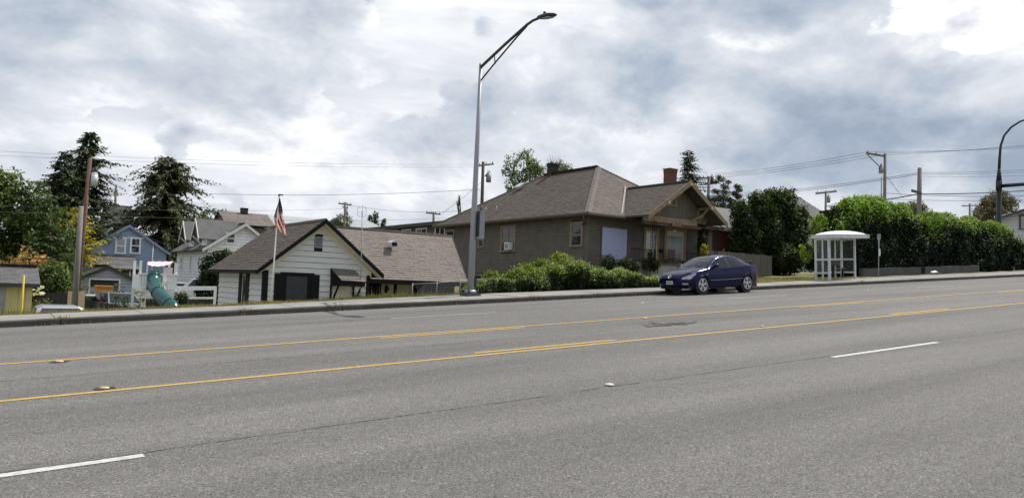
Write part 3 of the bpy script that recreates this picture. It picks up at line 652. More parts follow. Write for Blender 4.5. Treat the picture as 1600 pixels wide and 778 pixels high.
# front door
b = MB(); O = Vector((32.42, hy0, 4.28))
wb(b, O, XX, nF, -.62, -.48, -1.0, 1.02, 0, .05); wb(b, O, XX, nF, .48, .62, -1.0, 1.02, 0, .05); wb(b, O, XX, nF, -.66, .66, 1.021, 1.16, 0, .06); dr = b.build('door', 'brown_trim', gh)
b = MB(); wb(b, O, XX, nF, -.47, -.36, -1, 1.0, .005, .03); wb(b, O, XX, nF, .36, .47, -1, 1.0, .005, .03); wb(b, O, XX, nF, -.36, .36, .86, 1.0, .005, .03); wb(b, O, XX, nF, -.36, .36, -1, -.72, .005, .03)
wb(b, O, XX, nF, -.05, .05, -.72, .86, .005, .03); wb(b, O, XX, nF, -.36, -.05, .02, .06, .005, .03); wb(b, O, XX, nF, .05, .36, .02, .06, .005, .03); b.build('door_leaf', 'door_cream', dr)
b = MB(); wb(b, O, XX, nF, -.36, .36, -.72, .86, .001, .008); b.build('pane', 'glass', dr)
b = MB(); wb(b, Vector((33.12, hy0, 4.15)), XX, nF, -.1, .2, -.1, .1, .02, .14); b.build('mailbox', 'black_trim', gh)
# picture window with a curtain
f = window(gh, Vector((34.42, hy0-.003, 4.55)), XX, nF, 1.46, 1.68, 'brown_trim', .2, 'single', 'curtain', 'door_cream')
b = MB(); O = Vector((34.42, hy0-.02, 4.55)); arc = [(-.69, .52), (-.69, .80)]+[(.69, .80), (.69, .52)]+[(.69-.1*k*1.38/1, .52+.14*math.sin(PI*k/10)) for k in range(1, 10)]
b.slab([O+XX*a+Z*z for a, z in arc], (0, -.012, 0)); b.build('valance', 'door_cream', f)
cv_ = MB()
for k in range(22):
    a = -.66+k*.06; cv_.tube([O+XX*a+Z*-.78, O+XX*a+Z*.53], .022, 5)
cv_.build('curtain_fold', 'curtain', f)
# hip roof
X0, X1, Y0, Y1, ZE, ZR = 26.9, 38.1, 31.3, 48.2, 5.85, 9.56; xr, ya, yb = 32.5, 36.9, 42.6
ZEb = 6.0
e = [Vector((X0, Y0, ZE)), Vector((X1, Y0, ZE)), Vector((X1, Y1, ZE)), Vector((X0, Y1, ZE))]; ra, rb = Vector((xr, ya, ZR)), Vector((xr, yb, ZR))
planes = [[e[3], e[0], ra, rb], [e[0], e[1], ra], [e[1], e[2], rb, ra], [e[2], e[3], rb]]
hr = roof_slab(gh, planes, th=.08, name='hip_roof')
shingles(hr, planes[0], 'shingle_brown', .14, .24, seed=11); shingles(hr, planes[1], 'shingle_hip_lit', .14, .24, seed=12); shingles(hr, planes[2], 'shingle_brown', .3, .6, seed=13); shingles(hr, planes[3], 'shingle_brown', .3, .6, seed=14)  # front hip takes a lighter shingle copy, painted as more sunlit
def caps(par, a, c, m, step=.2, w=.17, mm='ridge_cap'):
    a, c = Vector(a), Vector(c); n = int((c-a).length/step); t = (c-a).normalized(); s = t.cross(Z).normalized()
    b = MB()
    for i in range(n):
        p = a+t*(i*step); q = p+t*(step*1.1); h = Z*.045
        b.add([p-s*w-Z*.05+h, p+h*1.4, p+s*w-Z*.05+h, q-s*w-Z*.05+h*.6, q+h, q+s*w-Z*.05+h*.6], [(0, 1, 4, 3), (1, 2, 5, 4), (0, 2, 1)])
    o = b.build(mm, m, par, recalc=False); o['kind'] = 'stuff'
caps(hr, e[0], ra, 'ridge_tan', w=.2); caps(hr, ra, rb, 'shingle_brown'); caps(hr, e[3], rb, 'shingle_brown'); caps(hr, e[1], ra, 'ridge_tan')
b = MB(); b.box((X0+.02, Y0+.02, ZE-.16), (X1-.02, Y1-.02, ZE-.1)); b.build('soffit', 'brown_dark', hr)
gutter(hr, (X0-.05, Y0-.06, ZE-.05), (X0-.05, Y1, ZE-.05), 'brown_dark'); gutter(hr, (X0-.05, Y0-.055, ZE-.05), (29.6, Y0-.055, ZE-.05), 'brown_trim')
b = MB(); b.tube([(X0-.02, Y0+.35, ZE-.12), (X0, Y0+.32, ZE-.3), (hx0-.1, Y0+1.0, ZE-.5), (hx0-.08, Y0+1.1, ZE-.6)], .04, 6); b.build('downpipe', 'brown_dark', gh)
# front gable over the porch
gx, gyF, gz, zr2 = 32.72, 29.35, 5.84, 8.0; hw = 3.17; yv = 34.45
Lq = [(gx-hw, Y0+.1, gz), (gx-hw, gyF, gz), (gx, gyF, zr2), (gx, yv, zr2)]; Rq = [(gx+hw, gyF, gz), (gx+hw, Y0+.1, gz), (gx, yv, zr2), (gx, gyF, zr2)]
pr = roof_slab(gh, [Lq, Rq], th=.09, name='porch_roof'); shingles(pr, Lq, 'shingle_brown', .14, .24, seed=15); shingles(pr, Rq, 'shingle_brown', .17, .32, seed=16)
caps(pr, (gx, gyF, zr2), (gx, yv, zr2), 'shingle_brown')
b = MB(); b.slab([(gx-hw-.02, Y0+.1, gz-.02), (gx-.05, yv+.05, zr2+.05), (gx-.05, yv+.05, zr2+.12), (gx-hw-.02, Y0+.1, gz+.08)], (-.12, 0, 0)); b.build('valley_flashing', 'concrete', pr)
for s in (-1, 1):
    b = MB(); b.slab([(gx+s*(hw+.06), gyF-.05, gz-.27), (gx+s*(hw+.06), gyF-.05, gz+.02), (gx, gyF-.05, zr2+.03), (gx, gyF-.05, zr2-.26)], (0, .045, 0)); b.build('barge_board', 'brown_trim', pr)
gyW = 30.35                                             # gable wall and porch beam
b = MB(); zt = lambda x: gz+(zr2-gz)*(1-abs(x-gx)/hw)-.12
b.slab([(gx-2.55, gyW, 5.78), (gx+2.55, gyW, 5.78), (gx+2.55, gyW, zt(gx+2.55)), (gx, gyW, zt(gx)), (gx-2.55, gyW, zt(gx-2.55))], (0, .1, 0)); gw = b.build('gable_wall', 'grey_siding', gh)
b = MB()
for k in range(26):
    x = gx-2.5+k*.2; z0 = 5.95; z1 = zt(x)-.02
    if z1 > z0+.05: wb(b, Vector((0, gyW, 0)), XX, nF, x-.095, x+.095, z0, z1, .002, .018+.004*(k % 2))
o = b.build('gable_board', 'grey_siding', gw); o['kind'] = 'stuff'
b = MB(); b.box((gx-2.72, gyW-.12, 5.60), (gx+1.62, gyW-.02, 5.93)); b.build('porch_beam', 'brown_trim', gh)
b = MB(); b.box((gx-2.55, gyW-.02, 5.45), (gx+2.1, gyW+.2, 5.60)); b.build('porch_beam', 'brown_dark', gh)
window(gw, Vector((gx-.45, gyW-.005, 6.9)), XX, nF, .62, .48, 'brown_trim', .1, 'slider', 'glass', 'brown_trim', head=.06)
for x, zc in ((gx-1.75, 6.42), (gx-.02, 7.62), (gx+1.75, 6.42)):    # knee braces
    b = MB(); b.bar((x, gyW, zc+.18), (x, gyF+.02, zc+.20), .12, .14); b.bar((x, gyW-.02, zc-.55), (x, gyF+.25, zc+.15), .1, .1); b.bar((x, gyW-.04, zc-.6), (x, gyW-.04, zc+.2), .12, .08); b.build('knee_brace', 'brown_trim', gh)
    b = MB(); b.box((x-.07, gyF-.12, zc+.11), (x+.07, gyF-.051, zc+.27)); b.build('beam_end', 'door_cream', gh)
b = MB(); b.bar((gx+.9, gyW-.1, 5.75), (gx+1.75, gyW-.45, 6.25), .09, .1); b.build('knee_brace', 'brown_trim', gh)
# porch: deck, wrought iron post, rails, sign
dz_ = 3.22
b = MB(); b.box((30.0, 29.75, hb-1.3), (36.2, 31.98, dz_)); b.build('porch_base', 'concrete', gh)
b = MB(); b.box((29.9, 29.65, dz_+.001), (36.3, 31.98, dz_+.06)); b.build('porch_deck', 'brown_dark', gh)
for px0 in (30.45, 35.6):
    b = MB()
    for a in (0, .28):
        b.box((px0+a-.015, 29.95, dz_+.06), (px0+a+.015, 29.98, 5.6))
    for k in range(9):
        z0 = dz_+.25+k*.25
        for s in (1, -1):
            pts = [(px0+.14+s*.11*math.sin(PI*q/5)*(1 if q < 5 else 0)*math.cos(q*.5), 29.965, z0+.25*q/5) for q in range(6)]; b.tube(pts, .012, 4, cap=False)
    b.build('iron_post', 'black_trim', gh)
def rail(xa, xb, y):
    b = MB(); b.box((xa, y-.015, dz_+.75), (xb, y+.015, dz_+.79)); b.box((xa, y-.012, dz_+.14), (xb, y+.012, dz_+.17)); n = int((xb-xa)/.12)
    for i in range(n+1):
        x = xa+(xb-xa)*i/n; b.box((x-.008, y-.008, dz_+.06), (x+.008, y+.008, dz_+.75))
    b.build('iron_railing', 'black_trim', gh)
rail(28.9, 30.4, 29.97); rail(33.2, 35.55, 29.97)
b = MB(); b.box((28.6, 30.0, hb-1), (29.98, 31.9, dz_)); b.build('porch_base', 'concrete', gh)
p = at(1057, 350.5, gyW-.14); b = MB(); b.box((p.x-.36, gyW-.17, p.z-.12), (p.x+.36, gyW-.13, p.z+.12)); hs = b.build('number_board', 'brown_trim', gh)
for k, wd in enumerate((.05, .10, .04, .09)):
    b = MB(); x = p.x-.17+k*.115; b.box((x, gyW-.178, p.z-.065), (x+.02, gyW-.171, p.z+.065))
    if wd > .06: b.box((x+.02, gyW-.178, p.z+.04), (x+wd-.02, gyW-.171, p.z+.065)); b.box((x+wd-.02, gyW-.178, p.z-.065), (x+wd, gyW-.171, p.z+.065))
    b.build('digit', 'brown_dark', hs)
b = MB(); b.tube([(33.3, 31.0, 5.35), (33.3, 31.0, 5.25)], [.05, .09], 10); b.build('porch_light', 'white_paint', gh)
def bench(x, y, z):
    t = thing('porch_chair', 'dark wooden chair on the bungalow porch under the picture window', 'chair', (x, y, z)); b = MB(); b.box((x-.28, y-.25, z+.36), (x+.28, y+.25, z+.42)); b.build('seat', 'brown_dark', t)
    b = MB(); b.box((x-.28, y+.2, z+.42), (x+.28, y+.25, z+.95)); b.build('backrest', 'brown_dark', t)
    for i in (-1, 1):
        for j in (-1, 1):
            b = MB(); b.box((x+i*.25-.025, y+j*.22-.025, z), (x+i*.25+.025, y+j*.22+.025, z+.36)); b.build('leg', 'brown_dark', t)
bench(33.55, 31.2, dz_+.06)
# chimneys
def chimney(par, x, y, z0, z1, w, dpt, m, cap=True):
    b = MB(); b.box((x-w/2+.01, y-dpt/2+.01, z0), (x+w/2-.01, y+dpt/2-.01, z1-.002)); c = b.build('chimney', 'mortar', par)
    br = MB(); h = .075; z = z0; i = 0
    while z < z1-.02:
        off = (i % 2)*.11; g = .013
        if z1-z < .3: g = -.01
        for (uu, O, nn, ln) in ((XX, Vector((x-w/2, y-dpt/2, 0)), nF, w), (YY, Vector((x-w/2, y-dpt/2, 0)), nL, dpt), (XX, Vector((x-w/2, y+dpt/2, 0)), YY, w), (YY, Vector((x+w/2, y-dpt/2, 0)), XX, dpt)):
            a = -off
            while a < ln-.01:
                a0, a1 = max(a, 0), min(a+.21, ln)
                if a1-a0 > .02: wb(br, O, uu, nn, a0+.004, a1-.004, z+.005, z+h-.005, -.03, .0+random.uniform(-.004, .004)+(.03 if z1-z < .25 else 0))
                a += .22
        z += h; i += 1
    o = br.build('brick', m, c); o['kind'] = 'stuff'
    if cap: b = MB(); b.box((x-w/2-.05, y-dpt/2-.05, z1), (x+w/2+.05, y+dpt/2+.05, z1+.06)); b.build('chimney_cap', 'concrete_dark', c)
    return c
q_ = at(860, 256.5, 41.8); chimney(gh, xr+.1, 41.8, 8.8, q_.z, .62, .5, 'brick_dark')
p = at(1047, 285, 33.6); chimney(gh, at(1047, 285, 35.0).x, 35.0, 7.0, at(1047, 265.5, 35.0).z, .68, .55, 'brick_red')
for (px, py, Y) in ((744, 325, 44.6), (766, 327, 43.0)):
    q = at(px, py, Y); zz = ZE+(q.x-X0)*(ZR-ZE)/(xr-X0)
    b = MB(); x_ = 27.9; zz = ZE+(x_-X0)*(ZR-ZE)/(xr-X0); yy = {744: 42.9, 766: 41.6}[px]; b.tube([(x_, yy, zz-.1), (x_, yy, zz+.42)], .035, 7); b.build('vent_pipe', 'grey_metal', hr)
b = MB(); q = (30.9, 43.2); zz = ZE+(q[0]-X0)*(ZR-ZE)/(xr-X0); b.obox((q[0]-.3, q[1]-.3, zz+.02), (.5, 0, .33), (0, .6, 0), (-.06, 0, .1)); b.build('skylight', 'steel_light', hr)
# ---------------------------------------------------------------- houses further off
def gable_front(t, xa, xb, y0, y1, zb, ze, zr, wallm, roofm, trimm, over=.35, exp=.22, brd=.24, holes=(), seed=1):
    """body with its ridge along Y and a gable towards the street"""
    xc = (xa+xb)/2; b = MB()
    b.slab([(xa, y0, zb), (xb, y0, zb), (xb, y0, ze), (xc, y0, zr), (xa, y0, ze)], (0, y1-y0, 0)); b.build('wall', 'shade_backing', t)
    def sp(z):
        zz = z+zb
        if zz <= ze: return (0, xb-xa)
        k = (zz-ze)/(zr-ze); return (k*(xc-xa)+.02, (xb-xa)-k*(xb-xc)-.02)
    siding(t, Vector((xa, y0, zb)), XX, nF, 0, zr-zb, brd, sp, wallm, holes, parts=False, name='siding')
    siding(t, Vector((xa, y1, zb)), uL, nL, 0, ze-zb, brd, lambda z: (0, y1-y0), wallm, parts=False, name='siding')
    sl = (zr-ze)/(xc-xa); o = over; Lp = [(xa-o, y1+o, ze-o*sl+.06), (xa-o, y0-o, ze-o*sl+.06), (xc, y0-o, zr+.06), (xc, y1+o, zr+.06)]
    Rp = [(xb+o, y0-o, ze-o*sl+.06), (xb+o, y1+o, ze-o*sl+.06), (xc, y1+o, zr+.06), (xc, y0-o, zr+.06)]
    r = roof_slab(t, [Lp, Rp], th=.1, name='roof'); shingles(r, Lp, roofm, exp, .45, .02, seed); shingles(r, Rp, roofm, exp, .45, .02, seed+1)
    for s, P in ((1, Lp), (-1, Rp)):
        xe = P[1][0] if s > 0 else P[0][0]; z0 = ze-o*sl+.06
        b = MB(); b.slab([(xe, y0-o-.03, z0-.2), (xe, y0-o-.03, z0+.03), (xc, y0-o-.03, zr+.09), (xc, y0-o-.03, zr-.14)], (0, .03, 0)); b.build('rake_board', trimm, r)
    return r
# blue house with the garage in front of it
Yb = 79.0; bl_ = thing('blue_house', 'blue two-storey gabled house with grey roofs behind the blue garage', 'house', (at(200, 450, Yb).x, 84, -1))
A = at(202, 353, Yb); xl, xr_ = at(143, 398, Yb).x, at(260, 396, Yb).x; xc = A.x; hwid = xr_-xc; ze = at(260, 394, Yb).z
rf = gable_front(bl_, xc-hwid, xc+hwid, Yb, Yb+11, -1.2, ze, A.z, 'blue_siding', 'shingle_dark', 'blue_siding', over=.3, seed=21)
for px in (188.5, 211.5):
    p = at(px, 384, Yb); window(bl_, Vector((p.x, Yb-.03, p.z)), XX, nF, .72, 1.35, 'cool_white', .1, 'hung', 'glass', 'cool_white', head=.25)
for (pa, pb, zt_, nm) in ((212, 246, 357, 'r'), (134, 178, 352, 'l')):      # shed dormers
    x0, x1 = at(pa, 380, Yb+2).x, at(pb, 380, Yb+2).x; zt2 = at(pa, zt_, Yb+2).z; zb2 = at(pa, 376, Yb+2).z
    b = MB(); b.box((x0, Yb+2, zb2-1.6), (x1, Yb+8, zb2)); dm = b.build('dormer', 'blue_siding', bl_)
    xi, xo = (xc, x1+.35) if nm == 'r' else (xc, x0-.35)
    P = [(xo, Yb+1.6, zb2-.05), (xo, Yb+8.4, zb2-.05), (xi, Yb+8.4, A.z), (xi, Yb+1.6, A.z)]
    if nm == 'l': P = [P[1], P[0], P[3], P[2]]
    b = MB(); b.slab(P, (0, 0, -.1)); dk = b.build('dormer_roof', 'roof_base', dm); shingles(bl_, [Vector(q)+Z*.002 for q in P], 'shingle_dark', .25, .5, .02, 25)
    if nm == 'l': b = MB(); b.bar((at(158, 370, Yb+1.5).x, Yb+1.5, at(158, 370, Yb+1.5).z), (at(176, 356, Yb+1.5).x, Yb+1.5, at(176, 356, Yb+1.5).z), .1, .18); b.build('rake_board', 'cool_white', dm)
P0, P1 = at(143, 418, Yb-3.2), at(219, 418.5, Yb-3.2); zt_ = at(180, 399, Yb).z
P = [(P0.x, Yb-3.2, P0.z), (P1.x, Yb-3.2, P0.z), (P1.x, Yb-.03, zt_), (P0.x, Yb-.03, zt_)]
ln = roof_slab(bl_, [P], th=.12, name='porch_roof'); shingles(ln, P, 'shingle_grey', .22, .45, .02, 27)
b = MB(); b.box((P0.x+.3, Yb-2.9, -1.2), (P1.x-.3, Yb-.04, P0.z-.1)); b.build('porch_wall', 'blue_siding', bl_)
p = at(203, 427, Yb-2.9); window(bl_, Vector((p.x, Yb-2.93, p.z)), XX, nF, 1.5, .9, 'cool_white', .09, 'slider', 'glass', 'cool_white')
b = MB(); p = at(237, 420, Yb); b.tube([(p.x, Yb-.1, p.z-2), (p.x, Yb-.1, p.z+2.4)], .05, 6); b.build('downpipe', 'cool_white', bl_)
Yg = 64.0; gr = thing('blue_garage', 'pale blue single garage with a half-open door, in front of the blue house', 'garage', (at(166, 450, Yg).x, Yg+3, -.9))
A = at(166.5, 416.5, Yg); xa, xb = at(126, 440, Yg).x, at(208, 440, Yg).x; ze = at(208, 436, Yg).z
Od = Vector((xa, Yg, -1.1)); dxa, dxb = at(138, 450, Yg).x, at(187.5, 450, Yg).x; dzt = at(160, 439.5, Yg).z
gable_front(gr, xa, xb, Yg, Yg+7, -1.1, ze, A.z, 'blue_garage', 'shingle_dark', 'dark_metal', over=.25, holes=[(dxa-xa, dxb-xa, 0, dzt+1.1)], seed=31)
b = MB(); wb(b, Vector((0, Yg, 0)), XX, nF, dxa, dxb, -1.1, dzt, .001, .01); b.build('door_opening', 'car_black', gr)
dr = MB(); wb(dr, Vector((0, Yg, 0)), XX, nF, dxa, dxa+.1, -1.1, dzt+.1, .011, .06); wb(dr, Vector((0, Yg, 0)), XX, nF, dxb-.1, dxb, -1.1, dzt+.1, .011, .06); wb(dr, Vector((0, Yg, 0)), XX, nF, dxa, dxb, dzt+.101, dzt+.2, .011, .06); gd = dr.build('garage_door', 'cool_white', gr)
for k in range(4):
    if k < 3:
        z1 = dzt-.45-k*.42; b = MB(); wb(b, Vector((0, Yg, 0)), XX, nF, dxa+.1, dxb-.1, z1-.40, z1, .012, .03); b.build('panel', 'blue_garage', gd)
# white house with two little gabled dormers
Yw = 62.0; ww = thing('white_dormer_house', 'white two-storey house with two gabled dormers on its left roof slope', 'house', (17.8, 66, 0))
wx0, wx1 = 14.9, 20.9; zee = at(318, 384, Yw).z; ap = at(381.5, 351, Yw)
xc = ap.x; wx1 = 2*xc-wx0
zbW = -.2
gable_front(ww, wx0, wx1, Yw, Yw+10.6, zbW, zee, ap.z, 'cool_white', 'shingle_grey', 'white_paint', over=.5, seed=41)
p = at(360.5, 372.5, Yw); window(ww, Vector((p.x, Yw-.03, p.z)), XX, nF, .62, .75, 'cool_white', .07, 'hung', 'glass_sky', 'cool_white')
slope = (ap.z-zee)/(xc-wx0)
for Yd in (67.6, 63.3):
    b = MB(); x0d = wx0+.02; zt_ = zee+1.0; b.slab([(x0d, Yd-.85, zee-.4), (x0d, Yd+.85, zee-.4), (x0d, Yd+.85, zt_), (x0d, Yd, zt_+1.05), (x0d, Yd-.85, zt_)], (2.6, 0, 0)); dm = b.build('dormer', 'cool_white', ww)
    Pa = [(x0d-.75, Yd-1.3, zt_-.45), (x0d+2.2, Yd-1.3, zt_-.45), (x0d+2.8, Yd, zt_+1.15), (x0d-.75, Yd, zt_+1.15)]; Pb = [(x0d+2.2, Yd+1.3, zt_-.45), (x0d-.75, Yd+1.3, zt_-.45), (x0d-.75, Yd, zt_+1.15), (x0d+2.8, Yd, zt_+1.15)]
    b = MB(); b.slab(Pa, (0, 0, -.08)); b.slab(Pb, (0, 0, -.08)); b.build('dormer_roof', 'shingle_grey', dm)
    for s in (-1, 1):
        b = MB(); b.slab([(x0d-.78, Yd+s*1.33, zt_-.66), (x0d-.78, Yd+s*1.33, zt_-.42), (x0d-.78, Yd, zt_+1.2), (x0d-.78, Yd, zt_+.94)], (.04, 0, 0)); b.build('barge_board', 'white_paint', dm)
        b = MB(); b.bar((x0d, Yd+s*.9, zt_-.8), (x0d-.7, Yd+s*.9, zt_-.2), .09, .09); b.build('brace', 'white_paint', dm)
    window(dm, Vector((x0d-.003, Yd, zt_+.05)), uL, nL, .62, .85, 'white_paint', .07, 'double', 'glass', 'cool_white')
for (yy, w_) in ((70.6, .75), (67.3, .38), (64.4, .5)):
    window(ww, Vector((wx0-.025, yy, at(292, 412, 70).z if yy > 60 else 3)), uL, nL, w_, 1.15, 'cool_white', .07, 'double' if w_ > .6 else 'single', 'glass', 'cool_white')
b = MB(); b.box((wx0-.03, Yw+.2, zbW-1), (wx0-.005, Yw+10.4, at(300, 441, 66).z)); b.build('dark_base_strip', 'brown_dark', ww)  # dark band along the foot of the left wall
# brown-roofed house behind the flag
def eaves_roof(name, label, px0, px1, pyr, pye, Y, dep, roofm, wallm, drop=4.0, exp=.25, ins=0, cat='house', kind=None):
    a, c = at(px0, pye, Y), at(px1, pye, Y); r0 = at((px0+px1)/2, pyr, Y+dep); t = thing(name, label, cat, (a.x, Y, a.z-drop))
    b = MB(); b.box((a.x+.3, Y+.4, min(a.z, c.z)-drop), (c.x-.3, Y+2*dep-.4, min(a.z, c.z)-.02)); b.build('wall', wallm, t)
    ze = (a.z+c.z)/2; x0, x1 = a.x, c.x; P = [(x0, Y, ze), (x1, Y, ze), (x1-ins, Y+dep, r0.z), (x0+ins, Y+dep, r0.z)]; Q = [(x1, Y+2*dep, ze), (x0, Y+2*dep, ze), (x0+ins, Y+dep, r0.z), (x1-ins, Y+dep, r0.z)]
    pl = [P, Q]
    if ins: pl += [[(x0, Y+2*dep, ze), (x0, Y, ze), (x0+ins, Y+dep, r0.z)], [(x1, Y, ze), (x1, Y+2*dep, ze), (x1-ins, Y+dep, r0.z)]]
    else:
        b = MB(); b.slab([(x0+.3, Y+.4, ze-.02), (x0+.3, Y+2*dep-.4, ze-.02), (x0+.3, Y+dep, r0.z-.15)], (.2, 0, 0)); b.build('gable_wall', wallm, t); b = MB(); b.slab([(x1-.5, Y+.4, ze-.02), (x1-.5, Y+2*dep-.4, ze-.02), (x1-.5, Y+dep, r0.z-.15)], (.2, 0, 0)); b.build('gable_wall', wallm, t)
    rr = roof_slab(t, pl, 'roof_base', .12, 'roof')
    for k, q in enumerate(pl): shingles(rr, q, roofm, exp, .5, .02, 51+k)
    return t, rr
th_, rr = eaves_roof('brown_roof_house', 'house showing only its grey-brown roof and chimney above the dormer house', 352, 432, 334, 352, 92, 3.6, 'shingle_tan', 'apartment')
p = at(381, 338, 95.5); chimney(rr, p.x, 95.5, p.z-1, at(381, 326, 95.5).z, .75, .7, 'brick_dark')
eaves_roof('dark_roof_house', 'dark gabled roof with a white rake half hidden between the two dark conifers', 168, 212, 322, 350, 100, 4, 'shingle_dark', 'fence_dark')[1]
def long_shed(name, label, px0, px1, pyt, pye, Y, dep, m):
    a, c = at(px0, pye, Y), at(px1, pye, Y); zt = at((px0+px1)/2, pyt, Y+dep).z; t = thing(name, label, 'building', (a.x, Y, a.z-5)); ze = a.z
    b = MB(); b.box((a.x+.2, Y+.2, ze-5), (c.x-.2, Y+2*dep-.2, ze-.03)); b.build('wall', 'pale_siding', t)
    b = MB(); b.slab([(a.x, Y, ze), (c.x, Y, ze), (c.x, Y+dep, zt), (a.x, Y+dep, zt)], (0, 0, -.1)); b.slab([(c.x, Y+2*dep, ze), (a.x, Y+2*dep, ze), (a.x, Y+dep, zt), (c.x, Y+dep, zt)], (0, 0, -.1)); r = b.build('roof', m, t)
    b = MB(); n = int((c.x-a.x)/.6)
    for i in range(n+1):
        x = a.x+(c.x-a.x)*i/n; b.bar((x, Y, ze+.02), (x, Y+dep, zt+.02), .05, .06)
    o = b.build('standing_seam', m, r); o['kind'] = 'stuff'; return t
long_shed('metal_roof_building', 'long building with a pale green metal roof behind the flag', 428, 545, 341, 351, 120, 8, 'metal_roof')
long_shed('metal_roof_building', 'pale green metal roof with a dark gable end left of the apartment block', 549, 603, 345, 354, 108, 7, 'metal_roof')
# apartment block behind the little house
apt = thing('apartment_block', 'long flat-roofed brown apartment block with white sliding windows behind the white house roof', 'building', (37, 68, 2))
ax, ay0, ay1 = 33.4, 55.5, 78.5; q0 = at(690, 345.5, 58); zt_ = at(640, 351, 63.5).z; zt_ = (q0.z+zt_)/2
b = MB(); b.box((ax, ay0, 1), (ax+9, ay1, zt_-.3)); b.build('wall', 'apartment', apt)
siding(apt, Vector((ax, ay1, 1.0)), uL, nL, 0, zt_-1.35, .25, lambda z: (0, ay1-ay0), 'apartment', parts=False, name='siding')
b = MB(); b.box((ax-.7, ay0-.6, zt_-.3), (ax+9.5, ay1+.6, zt_)); b.build('roof', 'shingle_dark', apt)
for px, w_ in ((615, 1.6), (636, 1.6), (659, 1.9), (688, 1.6)):
    for k in range(300):
        y = 55+k*.08
        dvec = at(px, 360, y)
        if dvec.x >= ax: pass
    yy = min((abs(at(px, 362, 55.5+k*.1).x-ax), 55.5+k*.1) for k in range(230))[1]
    window(apt, Vector((ax-.022, yy, zt_-1.05)), uL, nL, w_, 1.15, 'white_paint', .08, 'slider', 'glass', 'white_paint')
# yellow shed at the left edge
ys = 31.0; sh = thing('yellow_shed', 'small yellow plank shed with a grey shingle roof at the left edge', 'shed', (-.3, 32, -1))
xR = at(51, 450, ys).x; zE = at(50, 441, ys).z; zRg = at(46, 416.5, ys+1.5).z; xL = xR-3.2; zB = -1.1
b = MB(); b.slab([(xL, ys, zB), (xL, ys+3, zB), (xL, ys+3, zE), (xL, ys+1.5, zRg-.1), (xL, ys, zE)], (xR-xL, 0, 0)); b.build('wall', 'yellow_siding', sh)
n = 16
dx0, dx1 = at(-40, 450, ys).x, at(9, 450, ys).x
for i in range(n):
    a, c = xL+(xR-xL)*i/n, xL+(xR-xL)*(i+1)/n
    if a < dx1 and c > dx0: continue
    b = MB(); wb(b, Vector((0, ys, 0)), XX, nF, a+.008, c-.008, zB, zE-.06, .001, .018); b.build('plank', 'yellow_siding', sh)
b = MB(); wb(b, Vector((0, ys, 0)), XX, nF, dx0, dx1, zB, zE-.18, .002, .03); b.build('door', 'grey_metal', sh)
P = [(xL-.2, ys-.3, zE-.05), (xR+.2, ys-.3, zE-.05), (xR+.2, ys+1.5, zRg), (xL-.2, ys+1.5, zRg)]; Q = [(xR+.2, ys+3.3, zE-.05), (xL-.2, ys+3.3, zE-.05), (xL-.2, ys+1.5, zRg), (xR+.2, ys+1.5, zRg)]
rr = roof_slab(sh, [P, Q], 'roof_base', .08, 'roof'); shingles(rr, P, 'shingle_grey', .14, .3, .012, 61); shingles(rr, Q, 'shingle_grey', .3, .5, .012, 62)
b = MB(); b.bar((xL-.2, ys-.31, zE-.11), (xR+.2, ys-.31, zE-.11), .03, .12); b.build('fascia', 'dark_metal', rr)
# houses on the right
bh = thing('brick_house', 'red brick house with a white eave, half hidden between bungalow porch and big dark shrub', 'house', (44, 38, 2.5))
xa = at(1112, 390, 35).x; zt_ = at(1120, 360, 35).z; b = MB(); b.box((xa, 35, 1.8), (xa+7.5, 42, zt_)); b.build('wall', 'mortar', bh)
br = MB(); z = 2.6; i = 0
while z < zt_-.05:
    a = xa-(i % 2)*.11
    while a < xa+4: wb(br, Vector((0, 35, 0)), XX, nF, max(a, xa)+.005, a+.205, z, z+.065, .0, .018+random.uniform(0, .005)); a += .215
    z += .077; i += 1
o = br.build('brick', 'brick_red', bh); o['kind'] = 'stuff'
b = MB(); b.box((xa-.5, 34.4, zt_+.0), (xa+8, 34.5, zt_+.22)); b.box((xa-.6, 34.4, zt_), (xa-.5, 42.5, zt_+.22)); b.build('eave_board', 'white_paint', bh)
b = MB(); b.slab([(xa-.55, 34.45, zt_+.22), (xa+8, 34.45, zt_+.22), (xa+6, 38.5, zt_+2.2), (xa+2, 38.5, zt_+2.2)], (0, 0, -.1)); b.slab([(xa-.55, 42.5, zt_+.22), (xa-.55, 34.45, zt_+.22), (xa+2, 38.5, zt_+2.2)], (0, 0, -.1)); b.build('roof', 'shingle_grey', bh)
t, rr = eaves_roof('grey_roof_house', 'house showing its plain grey roof between the big shrub and the tall hedge', 1236, 1345, 316, 362, 40, 4.4, 'shingle_grey', 'pale_siding', ins=3.0)
b = MB(); a_, c_ = at(1246, 322, 39.5), at(1286, 357, 39.5); b.bar(a_, c_, .12, .2); b.build('rake_board', 'dark_metal', rr)
Yr = 36.0; pv = at(1533, 353, Yr); kx = (pv-Vector((0, 0, EYE))).dot(FW)/1200; zb_ = 3.0
rh = thing('pale_house', 'pale clapboard gabled house at the right edge beyond the hedge', 'house', (pv.x, Yr, zb_))
wid = 2*89*kx; rise = 40*kx; zE_ = pv.z+.45; zL = lambda py: pv.z+(353-py)*kx
rr = gable_front(rh, pv.x+.7, pv.x+wid-.7, Yr, Yr+8, zb_, zE_, pv.z+rise-.2, 'pale_siding', 'metal_roof', 'dark_metal', over=.7, brd=.3, seed=71)
a_ = pv.x+61*kx; window(rh, Vector((a_, Yr-.03, zL(348))), XX, nF, 1.15, 1.25, 'brown_dark', .16, 'hung', 'glass', 'grey_metal')
b = MB(); wb(b, Vector((0, Yr, 0)), XX, nF, pv.x+48*kx, pv.x+110*kx, zL(406), zL(386), .04, .07); b.build('dark_opening', 'brown_dark', rh)
